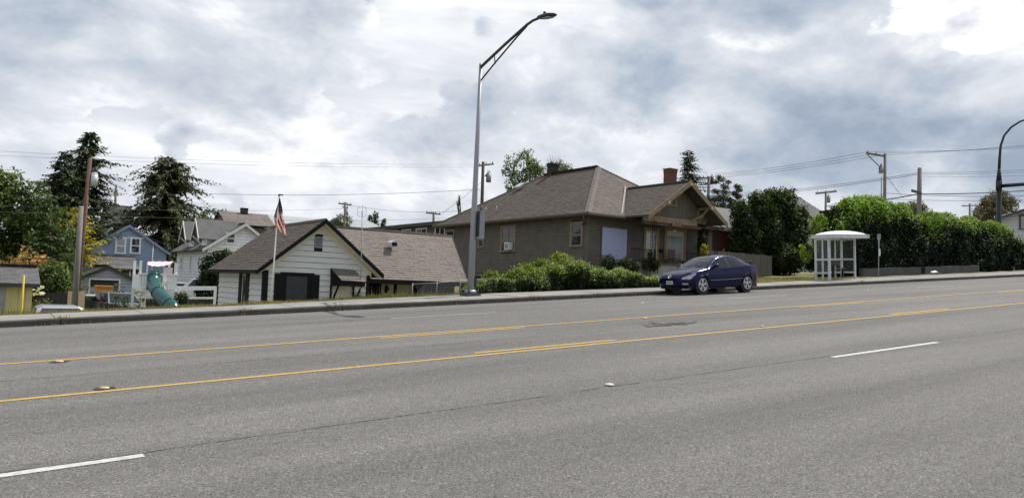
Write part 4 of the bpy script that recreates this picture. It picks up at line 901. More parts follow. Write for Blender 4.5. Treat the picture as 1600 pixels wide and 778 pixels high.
rh.rotation_euler = (0, 0, math.radians(-62))
# ---------------------------------------------------------------- street lamp
def glue(px, py, Y): p = at(px, py, Y); return Vector((p.x, Y, walk_z(p.x, Y)))
p0 = glue(735, 459, 22.35); sl_ = thing('street_lamp', 'tall galvanised street lamp with a braced arm reaching over the road', 'street lamp', p0)
top = at(750.5, 100, 22.35); tp = Vector((top.x+.02, 22.35, top.z))
b = MB(); b.tube([p0+Z*.08, p0+(tp-p0)*.3, p0+(tp-p0)*.6, tp], [.128, .105, .083, .057], 16); b.build('pole', 'galv', sl_)
b = MB(); b.box((p0.x-.26, p0.y-.26, p0.z-.1), (p0.x+.26, p0.y+.26, p0.z+.09)); b.build('footing', 'concrete_dark', sl_)
for i in (-1, 1):
    for j in (-1, 1):
        b = MB(); b.tube([p0+Vector((i*.18, j*.18, .09)), p0+Vector((i*.18, j*.18, .22))], .03, 6); b.build('anchor_bolt', 'dark_metal', sl_)
b = MB(); b.tube([p0+Vector((0, 0, .09)), p0+Vector((0, 0, .2))], [.24, .17], 14); b.build('base_flange', 'galv', sl_)
b = MB(); b.box((p0.x+.10, p0.y-.12, p0.z+.28), (p0.x+.165, p0.y+.05, p0.z+.62)); b.build('hand_hole_cover', 'dark_metal', sl_)
pb = at(748, 358, 22.3); b = MB(); b.box((pb.x-.11, 22.1, at(748, 373, 22.3).z), (pb.x+.11, 22.3, at(748, 330, 22.3).z)); cb = b.build('control_box', 'grey_metal', sl_)
b = MB(); b.box((pb.x-.12, 22.08, at(748, 372, 22.3).z+.04), (pb.x-.111, 22.3, at(748, 331, 22.3).z)); b.tube([(pb.x, 22.2, at(748, 330, 22.3).z), (pb.x, 22.2, at(748, 322, 22.3).z)], .03, 6); b.build('box_flange', 'dark_metal', cb)
hd = at(845, 28, 18.7); h0 = at(848, 27, 18.65)
a0 = tp-Z*.12
arm = [a0, at(790, 69, 20.8), at(823, 39.5, 19.45), at(833, 32.5, 19.1), at(845, 27.8, 18.75)]
b = MB(); b.tube(arm, [.055, .05, .045, .042, .038], 10); b.build('arm', 'dark_metal', sl_)
lo = at(750.5, 127, 22.35); b = MB(); b.tube([lo, at(774, 98, 21.45), at(808, 58, 20.05), at(823, 41.5, 19.45)], .028, 8); b.build('brace', 'dark_metal', sl_)
b = MB(); b.tube([at(772.5, 86, 21.5), at(773.5, 100.5, 21.46)], .02, 6); b.build('strut', 'dark_metal', sl_)
e0, e1 = at(843, 29.5, 18.8), at(868, 22.5, 17.9); ax_ = (e1-e0).normalized(); sd = ax_.cross(Z).normalized(); up = sd.cross(ax_)
b = MB(); st = [(0, .10, .05), (.12, .17, .08), (.4, .19, .085), (.75, .17, .07), (.95, .09, .04), (1.0, .03, .015)]; Lh = (e1-e0).length; V = []; F = []
for s_, w_, h_ in st:
    c = e0+ax_*Lh*s_
    V += [c+sd*w_*math.cos(k*PI/4)+up*(h_*math.sin(k*PI/4)*(1 if k < 4 else .45)) for k in range(8)]
for i in range(len(st)-1):
    for k in range(8): F.append((i*8+k, i*8+(k+1) % 8, i*8+8+(k+1) % 8, i*8+8+k))
F += [tuple(range(8)), tuple(40+k for k in range(8))]; b.add(V, F, 0, True); lh = b.build('lamp_head', 'dark_metal', sl_)
b = MB(); c = e0+ax_*Lh*.55-up*.045; b.obox(c-ax_*.2-sd*.1, ax_*.4, sd*.2, up*-.012); b.build('lens', 'lamp_clear', lh)
b = MB(); c = e0+ax_*Lh*.3+up*.07; b.tube([c, c+up*.1], [.05, .045], 8); b.build('photocell', 'dark_metal', lh)

# ---------------------------------------------------------------- parked car
def build_car(root, length=4.5):
    """the car points along -X of its own frame; x runs from the nose back"""
    tab = lambda t: (lambda x: lerp(x, t))
    zt = tab([(0, .60), (.05, .68), (.15, .745), (.35, .82), (.7, .90), (1.0, .955), (1.22, .985), (1.30, 1.03), (1.6, 1.21), (1.9, 1.36), (2.1, 1.425), (2.4, 1.462), (2.7, 1.465), (3.0, 1.445), (3.25, 1.39), (3.5, 1.29), (3.75, 1.17), (3.95, 1.095), (4.15, 1.07), (4.38, 1.06), (4.45, 1.0), (4.5, .90)])
    zbel = tab([(0, .58), (.15, .66), (.4, .74), (.8, .83), (1.2, .905), (1.5, .925), (2.5, .955), (3.4, 1.0), (3.8, 1.03), (4.15, 1.04), (4.38, 1.03), (4.45, .97), (4.5, .88)])
    zs = tab([(0, .30), (.1, .24), (.5, .20), (1.4, .19), (3.0, .20), (4.0, .24), (4.4, .30), (4.5, .40)])
    wd = tab([(0, .48), (.05, .60), (.15, .70), (.35, .79), (.7, .855), (1.1, .875), (2.2, .88), (3.2, .88), (3.8, .865), (4.2, .80), (4.4, .71), (4.5, .58)])
    wr = tab([(0, .40), (.35, .66), (.8, .72), (1.2, .73), (1.5, .69), (1.9, .62), (2.2, .585), (3.0, .57), (3.4, .575), (3.8, .62), (4.0, .66), (4.3, .64), (4.5, .48)])
    wheels = [.90, 3.54]; WR = .315; AR = .365; WZ = .315
    xs = sorted(set([round(v, 3) for v in np.arange(0, length+.001, .045)]+[0, .02, length])); NS, NG, NR = 20, 8, 7
    def sec(x):
        z0, z1, z2, w, r = zs(x), zbel(x), zt(x), wd(x), wr(x); P = [(0.0, z0-.01), (w*.55, z0-.01), (w*.86, z0)]
        for i in range(1, NS+1):
            t = i/NS; z = z0+(z1-z0)*t
            f = .915+.085*math.sin(min(1, t/.55)*PI/2) if t < .55 else 1-.045*((t-.55)/.45)**1.6
            if .60 < t < .72: f += .006
            P.append((w*f, z))
        ws = P[-1][0]; ze = max(z1+.004, z2-.045*(1 if x > 1.2 else .5))
        for i in range(1, NG+1): t = i/NG; P.append((ws+(min(r, ws-.03)-ws)*t**1.05+.012*math.sin(PI*t), z1+(ze-z1)*t))
        yr = P[-1][0]
        for i in range(1, NR+1): t = i/NR; P.append((yr*(1-t), ze+(z2-ze)*math.sin(t*PI/2)))
        return P
    G = [[Vector((x, y, z)) for y, z in sec(x)] for x in xs]; nc = len(G[0])
    for row in G:                                       # round the wheel arches
        for k, v in enumerate(row):
            for wx in wheels:
                dd = math.hypot(v.x-wx, v.z-WZ)
                if AR-.05 < dd < AR+.025 and v.y > .5 and v.z > .15: s = AR/dd; v.x = wx+(v.x-wx)*s; v.z = WZ+(v.z-WZ)*s
    groups = {}
    def cls(c, x, k, sgn):
        gi = k-(2+NS)                                   # >=0 greenhouse rows, >=NG roof rows
        if 0 <= gi < NG:
            tz = (gi+.5)/NG
            xa = 1.42+.55*tz
            if tz < .90 and tz > .06 and x < 3.55-.55*tz*.75:
                if xa+.12 < x < 2.42: return 'side_window'
                if 2.50 < x < 3.50-.55*tz: return 'rear_side_window'
                if 2.42 <= x <= 2.5: return 'pillar'
        if gi >= NG-1:
            if 1.26 < x < 2.03 and abs(c.y) < .60-.02*x: return 'windshield'
            if 3.20 < x < 3.86 and abs(c.y) < .535: return 'rear_window'
        if k <= 2+NS and x < .62 and c.y > .0:
            t = (c.z-zs(x))/(zbel(x)-zs(x)+1e-6)
            if x < .07 and c.y < .34 and .66 < t < .93: return 'grille'
            if x < .12 and c.y < .42 and .10 < t < .42: return 'intake'
            if .05 < x < .60 and c.y > .44 and t > .985-.38*min(1, (x+.1)/.35)*(1-(x/.62)**2) and k < 2+NS: return 'headlight'
            if .06 < x < .24 and .50 < c.y and .24 < t < .40: return 'fog_lamp'
        if x > 4.22 and c.y > .48 and k < 2+NS:
            t = (c.z-zs(x))/(zbel(x)-zs(x)+1e-6)
            if t > .62: return 'tail_light'
        return 'body'
    for sgn in (1, -1):
        for i in range(len(xs)-1):
            for k in range(nc-1):
                q = [G[i][k], G[i+1][k], G[i+1][k+1], G[i][k+1]]; c = sum(q, Vector())/4
                if c.y > .5 and k < 2+NS-1 and any(math.hypot(c.x-wx, c.z-WZ) < AR-.004 for wx in wheels): continue
                if k < 2 and any(abs(c.x-wx) < AR for wx in wheels) and c.y > .5: continue
                g = cls(c, c.x, k, sgn); key = g if g in ('body', 'grille', 'intake', 'windshield', 'rear_window') else (g, sgn)
                groups.setdefault(key, []).append([(v.x, v.y*sgn, v.z) for v in (q if sgn < 0 else q[::-1])])
        for i in (0, len(xs)-1):
            cap = [(v.x, v.y*sgn, v.z) for v in G[i]]
            for k in range(nc-1): groups.setdefault('body', []).append([cap[k], cap[k+1], (cap[0][0], 0, cap[k+1][2]), (cap[0][0], 0, cap[k][2])])
    mt = dict(body='car_blue', grille='car_black', intake='car_black', windshield='glass_car', rear_window='glass_car', side_window='glass_car', rear_side_window='glass_car', headlight='lamp_clear', fog_lamp='lamp_clear', tail_light='tail_red', pillar='car_black')
    out = {}
    for key, fs in groups.items():
        nm = key if isinstance(key, str) else key[0]; mb = MB(); idx = {}; V = []; F = []
        for q in fs:
            f = []
            for v in q:
                kk = tuple(round(c_, 4) for c_ in v)
                if kk not in idx: idx[kk] = len(V); V.append(kk)
                if idx[kk] not in f: f.append(idx[kk])
            if len(f) > 2: F.append(tuple(f))
        mb.add(V, F, 0, True); o_ = mb.build({'rear_side_window': 'side_window', 'intake': 'bumper_intake'}.get(nm, nm), mt[nm], root, recalc=True); out.setdefault(nm, []).append(o_)
    body = out['body'][0]
    # wheel wells, underside, seams, lips
    b = MB()
    for wx in wheels:
        for s in (1, -1): b.tube([(wx, s*.50, WZ), (wx, s*.83, WZ)], AR+.004, 22, smooth=False)
    b.box((.25, -.72, .17), (4.3, .72, .30)); b.build('underbody', 'car_black', root)
    for s in (1, -1):
        sm = MB()
        for x0 in (1.28, 2.46, 3.42):
            P = [Vector((x0+(.0 if x0 != 3.42 else -.28*max(0, 1-(z-.2)/.35) if False else 0), y*s, z)) for y, z in sec(x0)[3:3+NS]]
            if x0 == 3.42: P = [Vector((3.42-.42*max(0, (1-(p.z-.25)/.55)), p.y, p.z)) for p in P if p.z > .28]
            if x0 == 1.28: P = [p for p in P if p.z > .3]
            sm = MB(); sm.tube([p+Vector((0, s*.001, 0)) for p in P], .006, 4, cap=False); sm.build('door_seam', 'car_black', body)
        tr = MB(); P = []
        for x in np.arange(1.32, 3.30, .1):
            pr = sec(float(x)); P.append(Vector((x, s*(pr[3+int(NS*.38)][0]+.004), pr[3+int(NS*.38)][1])))
        tr.tube(P, .012, 5); tr.build('side_moulding', 'grey_metal', body)  # light grey picked to paint the highlight along the doors
        for x in (2.28, 3.26):
            pr = sec(x); k = 3+int(NS*.82); h = MB(); h.bar((x-.11, s*(pr[k][0]+.012), pr[k][1]), (x+.06, s*(pr[k][0]+.012), pr[k][1]+.005), .03, .032); h.build('door_handle', 'car_blue', root)
        pr = sec(1.62); mz_ = pr[3+NS][1]+.03; my_ = pr[3+NS][0]
        mm_ = MB(); V = []; F = []; st = [(-.02, .035, .05), (.05, .07, .085), (.15, .075, .09), (.21, .05, .06)]
        for i, (a, hx, hz) in enumerate(st): V += [(1.60+hx*math.cos(k*PI/4), s*(my_+a), mz_+.05+hz*math.sin(k*PI/4)) for k in range(8)]
        for i in range(3):
            for k in range(8): F.append((i*8+k, i*8+(k+1) % 8, i*8+8+(k+1) % 8, i*8+8+k))
        F += [tuple(range(8)), tuple(24+k for k in range(8))]; mm_.add(V, F, 0, True); mm_.build('wing_mirror', 'car_black', root)
        pr = sec(1.12); k = 3+int(NS*.72); h = MB(); h.bar((1.10, s*(pr[k][0]+.006), pr[k][1]), (1.17, s*(pr[k][0]+.006), pr[k][1]), .016, .035); h.build('side_marker', 'lamp_clear', root)
        for wx in wheels:
            lp = MB(); P = []
            for a in np.linspace(-.15, PI+.15, 26):
                xx, zz = wx+AR*math.cos(a), WZ+AR*math.sin(a); pr = sec(min(max(xx, 0), 4.5)); ys_ = np.interp(zz, [q[1] for q in pr[2:3+NS]], [q[0] for q in pr[2:3+NS]]); P.append(Vector((xx, s*(ys_+.002), zz)))
            lp.tube(P, .012, 5); lp.build('wheel_arch_lip', 'car_blue', body)
    # spoiler, antenna, badge, plate
    b = MB(); b.slab([(4.10, -.56, 1.145), (4.36, -.54, 1.165), (4.36, .54, 1.165), (4.10, .56, 1.145)], (0, 0, .03)); b.box((4.2, -.5, 1.05), (4.27, -.46, 1.15)); b.box((4.2, .46, 1.05), (4.27, .5, 1.15)); b.build('spoiler', 'car_blue', root)
    b = MB(); b.box((-.035, -.16, .355), (.03, .16, .485)); pl = b.build('number_plate', 'plate', root)
    for k, w_ in enumerate((.025, .03, .02, .03, .02, .03)):
        b = MB(); yk = .12-k*.045; b.box((-.039, yk-w_/2, .39), (-.0355, yk+w_/2, .45)); b.build('plate_mark', 'ink', pl)
    bd = MB(); bd.tube([(-.016, .085*math.cos(a), .645+.058*math.sin(a)) for a in np.linspace(0, 2*PI, 25)], .010, 6, cap=False); bdg = bd.build('badge', 'alloy', root)
    bd = MB()
    for s in (1, -1): bd.tube([(-.018, s*.078, .665), (-.018, s*.05, .668), (-.018, s*.025, .645), (-.018, 0, .622)], .009, 5)
    bd.build('badge_wing', 'alloy', bdg)
    b = MB(); b.tube([(-.012, -.34, .60), (-.018, 0, .575), (-.012, .34, .60)], .012, 6); b.build('grille_bar', 'car_blue', root)
    b = MB(); b.tube([(2.9, 0, 1.45), (3.25, 0, 1.72)], [.008, .004], 5); b.build('aerial', 'car_black', root)
    for s in (1, -1):
        b = MB(); b.tube([(1.27, s*.5, 1.03), (1.34, s*.02, 1.07)], .008, 4); b.build('wiper', 'car_black', root)
    # wheels
    for wx in wheels:
        for s in (1, -1):
            w = MB(); prof = [(.23, .70), (.243, .845), (.275, .862), (.305, .85), (WR, .82), (WR, .70), (.30, .665), (.23, .66)]; n = 28; V = []; F = []
            for (rr, yy) in prof: V += [(wx+rr*math.cos(2*PI*i/n), s*yy, WZ+rr*math.sin(2*PI*i/n)) for i in range(n)]
            for k in range(len(prof)-1):
                for i in range(n): F.append((k*n+i, k*n+(i+1) % n, (k+1)*n+(i+1) % n, (k+1)*n+i))
            w.add(V, F, 0, True); wh_ = w.build('wheel', 'rubber', root)
            r = MB(); r.tube([(wx, s*.735, WZ), (wx, s*.74, WZ)], .235, 24); r.build('brake_disc', 'car_black', wh_)
            r = MB(); P = [(wx+.232*math.cos(a), s*.848, WZ+.232*math.sin(a)) for a in np.linspace(0, 2*PI, 33)]; r.tube(P, .014, 6, cap=False)
            for q in range(5):
                a = 2*PI*q/5+PI/2
                for da in (-.20, .20):
                    p1 = Vector((wx+.045*math.cos(a), s*.845, WZ+.045*math.sin(a))); p2 = Vector((wx+.228*math.cos(a+da), s*.842, WZ+.228*math.sin(a+da)))
                    t = (p2-p1); sdv = Vector((-math.sin(a), 0, math.cos(a)))
                    r.slab([p1-sdv*.012, p2-sdv*.024, p2+sdv*.024, p1+sdv*.012], (0, -s*.02, 0))
            r.tube([(wx, s*.80, WZ), (wx, s*.852, WZ)], [.06, .045], 12); r.build('rim', 'alloy', wh_)
SC = .97
cx, cy = 21.28, 19.95
car = thing('parked_car', 'dark blue four-door saloon parked at the kerb in front of the bungalow', 'car', (0, 0, 0))
build_car(car)
zc = road_z(cx+.9, 19.2); za_, zb_c = road_z(22.12, 19.15), road_z(24.68, 19.15)
car.location = (cx, cy, zc); car.scale = (SC, SC, SC)
pit = math.atan2(zb_c-za_, 24.68-22.12); rol = math.atan2(road_z(22, 20.6)-road_z(22, 19.15), 1.45)
car.rotation_euler = (rol, -pit, 0); 
# ---------------------------------------------------------------- bus shelter
def frame_on_slope(x, y): return walk_z(x, y)
A0 = at(1275, 434.5, 23.4); sx, sy = A0.x, 23.4; sz = max(A0.z, ground_z(sx, sy))
bs = thing('bus_shelter', 'white bus shelter with a domed roof and clear panels on the pavement', 'bus shelter', (0, 0, 0))
Lx, Dy, Hh = 2.35, .75, 2.03
def post(x, y, w=.07, z1=None): b = MB(); b.box((x-w/2, y-w/2, -.2), (x+w/2, y+w/2, z1 or Hh)); return b.build('post', 'shelter_frame', bs)
for x, y in ((0, 0), (0, -Dy), (Lx, 0), (Lx, -Dy), (Lx*.5, 0)): post(x, y, .085)
for x in (Lx*.25, Lx*.75): post(x, 0, .05)
post(0, -Dy*.55, .045); post(.10, -Dy, .05)
for za, zb_ in ((.90, 1.0), (.22, .30), (Hh-.08, Hh)):
    b = MB(); b.box((.043, -.03, za), (Lx-.043, .03, zb_)); b.build('rail', 'shelter_frame', bs)
    for x in (0, Lx): b = MB(); b.box((x-.03, -Dy+.043, za), (x+.03, -.043, zb_)); b.build('rail', 'shelter_frame', bs)
mg_ = bpy.data.materials.new('clear_panel'); mg_.use_nodes = True; q = mg_.node_tree.nodes['Principled BSDF']; q.inputs['Base Color'].default_value = (.4, .45, .45, 1); q.inputs['Roughness'].default_value = .05; q.inputs['Alpha'].default_value = .05; M['clear_panel'] = mg_
for za, zb_ in ((.30, .90), (1.0, Hh-.08)):
    for a, c in ((.043, Lx*.25-.025), (Lx*.25+.025, Lx*.5-.043), (Lx*.5+.043, Lx*.75-.025), (Lx*.75+.025, Lx-.043)):
        b = MB(); b.box((a, -.006, za), (c, .006, zb_)); b.build('panel', 'clear_panel', bs)
    for x in (0, Lx): b = MB(); b.box((x-.006, -Dy+.043, za), (x+.006, -.043, zb_)); b.build('panel', 'clear_panel', bs)
rx0, rx1, ry0_, ry1_ = -.12, Lx+.14, -1.5, .16
b = MB(); b.box((rx0, ry0_, Hh+.001), (rx1, ry1_, Hh+.20)); rf_ = b.build('roof_fascia', 'shelter_frame', bs)
b = MB(); V = []; F = []; nx, ny = 14, 12
for j in range(ny+1):
    for i in range(nx+1):
        u, v = i/nx, j/ny; h = .20*(max(0, 1-abs(2*u-1)**2.6)*max(0, 1-abs(2*v-1)**2.6))**.6
        V.append((rx0+.05+(rx1-rx0-.1)*u, ry0_+.05+(ry1_-ry0_-.1)*v, Hh+.195+h))
for j in range(ny):
    for i in range(nx): F.append((j*(nx+1)+i, j*(nx+1)+i+1, (j+1)*(nx+1)+i+1, (j+1)*(nx+1)+i))
b.add(V, F, 0, True); b.build('roof_dome', 'white_paint', bs, recalc=False)
b = MB(); b.box((.85, -.5, .44), (2.0, -.18, .49)); bn = b.build('bench', 'car_black', bs)
for x in (1.0, 1.85): b = MB(); b.box((x-.03, -.4, 0), (x+.03, -.3, .439)); b.build('leg', 'car_black', bn)
b = MB(); b.box((.85, -.13, .62), (2.0, -.09, .86)); b.build('backrest', 'car_black', bn)
bs.location = (sx, sy, sz); bs.rotation_euler = (0, -math.atan(SX), math.radians(0))
p = at(1372.5, 433, 23.0); st_ = thing('bus_stop_post', 'thin grey bus stop post with a small timetable case beside the shelter', 'sign post', (p.x, 23.0, walk_z(p.x, 23)))
zb_ = walk_z(p.x, 23); H_ = at(1374, 366, 23).z
b = MB(); b.tube([(p.x, 23, zb_-.1), (p.x, 23, H_)], .028, 8); b.build('post', 'galv', st_)
b = MB(); b.box((p.x-.05, 22.93, at(1373, 400, 23).z), (p.x+.05, 22.97, at(1373, 389, 23).z)); b.build('timetable_case', 'white_paint', st_)
b = MB(); b.box((p.x-.012, 22.9, at(1373, 374, 23).z), (p.x+.012, 23.1, H_)); sg = b.build('sign_plate', 'grey_metal', st_)
b = MB(); b.box((p.x-.016, 22.93, at(1373, 370, 23).z), (p.x+.016, 23.07, H_-.04)); b.build('sign_band', 'brown_trim', sg)
# low concrete wall under the hedge, in two lengths
for (pa, pb) in ((1346, 1437), (1443, 1528)):
    xa, xb = at(pa, 425, 24.6).x, at(pb, 425, 24.6).x
    t = thing('retaining_wall', 'low grey concrete wall under the hedge, beside the bus stop post' if pa < 1400 else 'low grey concrete wall under the hedge, right of its gap', 'wall', (xa, 24.6, walk_z(xa, 24)))
    n = 6
    for i in range(n):
        a, c = xa+(xb-xa)*i/n, xa+(xb-xa)*(i+1)/n; za, zc_ = ground_z(a, 24.4), ground_z(c, 24.4)
        b = MB(); b.slab([(a+.006, 24.5, za-.4), (c-.006, 24.5, zc_-.4), (c-.006, 24.5, zc_+.48), (a+.006, 24.5, za+.48)], (0, .25, 0)); b.build('wall_panel', 'concrete_dark', t)
b = MB(); p = at(1461, 429.5, 23.6); rr_ = random.Random(4); V = [(p.x+.5*math.cos(a)*rr_.uniform(.6, 1.2), 23.6+.25*math.sin(a)*rr_.uniform(.6, 1.2), walk_z(p.x, 23)+.06+rr_.uniform(0, .12)) for a in np.linspace(0, 2*PI, 11)[:-1]]
b.add(V+[(p.x, 23.6, walk_z(p.x, 23)+.25)], [(i, (i+1) % 10, 10) for i in range(10)]); o = b.build('litter_bag', 'white_cloth', None, (p.x, 23.6, walk_z(p.x, 23))); tag(o, 'crumpled white rag lying at the foot of the low wall', 'litter')

# ---------------------------------------------------------------- black signal pole
p = at(1560.5, 360, 27.0); gp = ground_z(p.x, 27); sp_ = thing('signal_pole', 'black traffic signal pole with mast arm and curved lamp arm behind the hedge', 'signal pole', (p.x, 27.0, gp))
zA, zB_ = at(1561, 291, 27).z, at(1562, 270, 27).z
b = MB(); b.tube([(p.x, 27, gp), (p.x, 27, zA+.2)], [.21, .17], 14); b.build('pole', 'car_black', sp_)
b = MB(); b.tube([(p.x, 27, zA-.35), (p.x, 27, zA+.45)], [.22, .22], 14); b.tube([(p.x, 27, zA+.45), (p.x, 27, zB_+.3)], [.20, .10], 14); b.build('collar', 'car_black', sp_)
pts = [Vector((p.x, 27, zB_))]+[at(x, y, Y) for x, y, Y in ((1562, 246, 27), (1563.5, 228, 26.9), (1569, 212, 26.7), (1580, 199, 26.3), (1594, 190, 25.8), (1612, 184, 25.2), (1640, 181, 24.4))]
b = MB(); b.tube(pts, [.11, .10, .085, .08, .075, .07, .065, .06], 10); b.build('lamp_arm', 'car_black', sp_)
b = MB(); b.tube([(p.x, 27, zA), at(1600, 288, 25.2), at(1680, 283, 21.5)], [.15, .14, .12], 10); b.build('mast_arm', 'car_black', sp_)

# ---------------------------------------------------------------- utility poles
def tilt_tube(b, p0, p1, r0, r1): b.tube([p0, (Vector(p0)+Vector(p1))/2, p1], [r0, (r0+r1)/2, r1], 10)
def upole(name, label, top, bot, Y, r, m, zbot=None, group=None):
    pt = at(*top, Y); pb = at(*bot, Y)
    if zbot is not None: s = (zbot-pt.z)/(pb.z-pt.z); pb = pt+(pb-pt)*s
    t = thing(name, label, 'utility pole', pb, group); b = MB(); tilt_tube(b, pb, pt, r*1.15, r*.85); b.build('pole', m, t); return t, pt, pb
def crossarm(t, a, c, Y, th=.1, m='pole_wood', ins=4, z=0):
    A_, C_ = at(*a, Y), at(*c, Y); b = MB(); b.bar(A_, C_, th, th*1.2); ca = b.build('crossarm', m, t)
    for i in range(ins):
        q = A_+(C_-A_)*((i+.15)/(ins-.7+1e-6) if ins > 1 else .5); b = MB(); b.tube([q+Z*th*.6, q+Z*(th*.6+.22)], [.05, .035], 7); b.build('insulator', 'grey_metal', ca)
    return ca
def transformer(t, c, Y, r, h, m='steel_light', dz=0):
    q = at(*c, Y); b = MB(); b.tube([q-Z*h/2, q+Z*h/2], r, 14); b.tube([q+Z*h/2, q+Z*(h/2+.08)], [r*1.03, r*.6], 14); x = b.build('transformer', m, t)
    for s_ in (-.4, .4): b = MB(); b.tube([q+Vector((r*s_, 0, h/2+.05)), q+Vector((r*s_, 0, h/2+.3))], .04, 6); b.build('bushing', 'dark_metal', x)
    b = MB(); b.box((q.x-r*1.6, q.y-.06, q.z+h*.1), (q.x-r*.9, q.y+.06, q.z+h*.3)); b.build('bracket', 'dark_metal', x)
t, _, _ = upole('utility_pole', 'tall reddish-brown leaning utility pole carrying a white transformer at left', (141, 247), (121, 455), 43, .11, 'pole_red', -.9)
transformer(t, (147, 281), 43, .165, .56, 'steel_light'); b = MB(); q = at(138.5, 284, 43); b.bar(q, at(147, 279, 43), .07, .09); b.build('bracket', 'dark_metal', t)
upole('utility_pole', 'shorter bare grey utility pole leaning just in front of the taller one at left', (127, 322), (116.5, 479), 40, .125, 'pole_grey', -.9)
upole('utility_pole', 'far thin utility pole rising between the two dark conifers', (181, 292), (180, 325), 110, .16, 'pole_wood', 2)
t, _, _ = upole('utility_pole', 'distant utility pole with two crossarms above the green metal roof', (539.5, 316), (538, 355), 95, .16, 'pole_wood', 1)
crossarm(t, (529, 318), (549, 320.5), 95, .14); crossarm(t, (535, 324), (544, 324.5), 95, .1, ins=2); transformer(t, (541.5, 332), 95, .2, .7, 'grey_metal')
t, _, _ = upole('utility_pole', 'distant utility pole top just above the apartment block roof', (677.5, 331), (677.3, 345), 85, .16, 'pole_wood', 4); crossarm(t, (666, 332.5), (688, 335), 85, .14)
t, _, _ = upole('utility_pole', 'dark utility pole with a grey transformer rising behind the bungalow roof by the street lamp', (755, 253), (753, 320), 62, .17, 'bark', 4)
transformer(t, (763.5, 278), 62, .25, .86, 'grey_metal'); crossarm(t, (748, 259), (771, 256.5), 62, .12, ins=3)
t, _, _ = upole('utility_pole', 'utility pole with twin crossarms among the pines right of the bungalow gable', (1108, 276), (1106, 330), 60, .2, 'pole_grey', 5)
crossarm(t, (1092, 277.5), (1112, 279), 60, .14); crossarm(t, (1094, 289), (1119, 286.5), 60, .14); transformer(t, (1112, 282), 60, .25, .8, 'dark_metal')
t, _, _ = upole('utility_pole', 'utility pole top with a long crossarm and transformer behind the grey roof', (1290.5, 299), (1290, 330), 62, .17, 'pole_grey', 6)
crossarm(t, (1275, 302.5), (1306.5, 299), 62, .2, 'pole_wood', 3); transformer(t, (1294.5, 312), 62, .25, .85, 'grey_metal')
t, _, _ = upole('utility_pole', 'utility pole with a one-sided crossarm and brace behind the tall hedge', (1383, 240.5), (1382, 330), 40, .155, 'pole_grey', 5)
crossarm(t, (1354, 239.5), (1383, 244.5), 40, .13, 'pole_wood', 3); b = MB(); b.bar(at(1355.5, 242, 40), at(1381, 267, 40), .06, .06); b.build('arm_brace', 'dark_metal', t)
transformer(t, (1376.5, 266), 40, .2, .6, 'grey_metal'); b = MB(); b.tube([at(1377.5, 275, 39.7), at(1376.5, 330, 39.7)], .05, 6); b.build('conduit', 'grey_metal', t)
t, _, _ = upole('utility_pole', 'stout weathered pole with a short side arm standing just behind the hedge', (1437, 262.5), (1436, 335), 29, .17, 'pole_grey', 4)
b = MB(); b.bar(at(1425, 298, 28.8), at(1439, 302, 28.8), .14, .16); b.build('side_arm', 'dark_metal', t)
t, _, _ = upole('utility_pole', 'far thin utility pole with a short crossarm left of the pale house', (1515.5, 318), (1515, 345), 60, .17, 'pole_grey', 8); crossarm(t, (1503, 322), (1527, 321), 60, .14, ins=2)

# ---------------------------------------------------------------- flag, aerial, small posts
fp = glue(422.5, 472, 24.6); fz = ground_z(fp.x, 24.6); ft = at(436, 307, 24.6)
t = thing('flagpole', 'thin white leaning flagpole in front of the little white house', 'flagpole', (fp.x, 24.6, fz)); fpt = Vector((fp.x, 24.6, fz))
b = MB(); b.tube([fpt, ft], [.028, .018], 8); b.build('pole', 'white_paint', t)
b = MB(); b.tube([ft, ft+Z*.05], [.03, .03], 8); b.bar(ft+Vector((-.02, 0, .06)), ft+Vector((.13, 0, .05)), .04, .04); b.build('finial', 'brown_dark', t)
# the flag hangs in folds from the top of the pole: thirteen stripes and a canton
def flag():
    nu, nv = 30, 44; V = []; F = []; mt_ = []; du = (fpt-ft).normalized(); h0 = ft+du*.05
    px_m = .022
    left = [(0, .0), (.12, -.03), (.35, -.115), (.6, -.17), (.8, -.13), (1, -.02)]; right = [(0, .01), (.12, .05), (.35, .15), (.5, .17), (.7, .25), (.86, .31), (1, .315)]
    for j in range(nv+1):
        t = j/nv; a, c = lerp(t, left), lerp(t, right)
        for i in range(nu+1):
            s_ = i/nu; x = a+(c-a)*s_; dp = .07*math.sin(s_*9.5+t*2.0)*min(1, t*4+.15)+.02*math.sin(s_*23+t*5)
            V.append(h0+Vector((x, -.05-dp, -1.20*t+(.16*(1-s_)*t if t > .7 else .16*(1-s_)*t*(t/.7)))))
    for j in range(nv):
        for i in range(nu):
            F.append((j*(nu+1)+i, j*(nu+1)+i+1, (j+1)*(nu+1)+i+1, (j+1)*(nu+1)+i)); t, s_ = (j+.5)/nv, (i+.5)/nu
            canton = t < .42-.10*abs(s_-.55) or (s_ < .20 and t < .62)
            w = s_*1.0+.35*(1-t); k = int(w*8.2) % 2
            mt_.append((1 if (j % 3 == 1 and i % 4 == 2) else 2) if canton else (k if s_ > .2 else (0 if int(w*22) % 3 else 1)))
    me = bpy.data.meshes.new('flag'); me.from_pydata([tuple(v-h0) for v in V], [], F)
    for k in ('flag_red', 'flag_white', 'flag_blue'): me.materials.append(M[k])
    me.polygons.foreach_set('material_index', mt_); me.polygons.foreach_set('use_smooth', [True]*len(F)); me.update()
    return tag(link('flag', me, None, h0), 'red white and blue stars and stripes flag hanging limp from the flagpole', 'flag')
flag()
ap_ = at(564, 465, 25.9); az_ = ground_z(ap_.x, 25.9); at_ = at(566.5, 320, 25.9)
t = thing('mast_aerial', 'thin mast aerial with curved loops standing in front of the white house', 'aerial', (ap_.x, 25.9, az_))
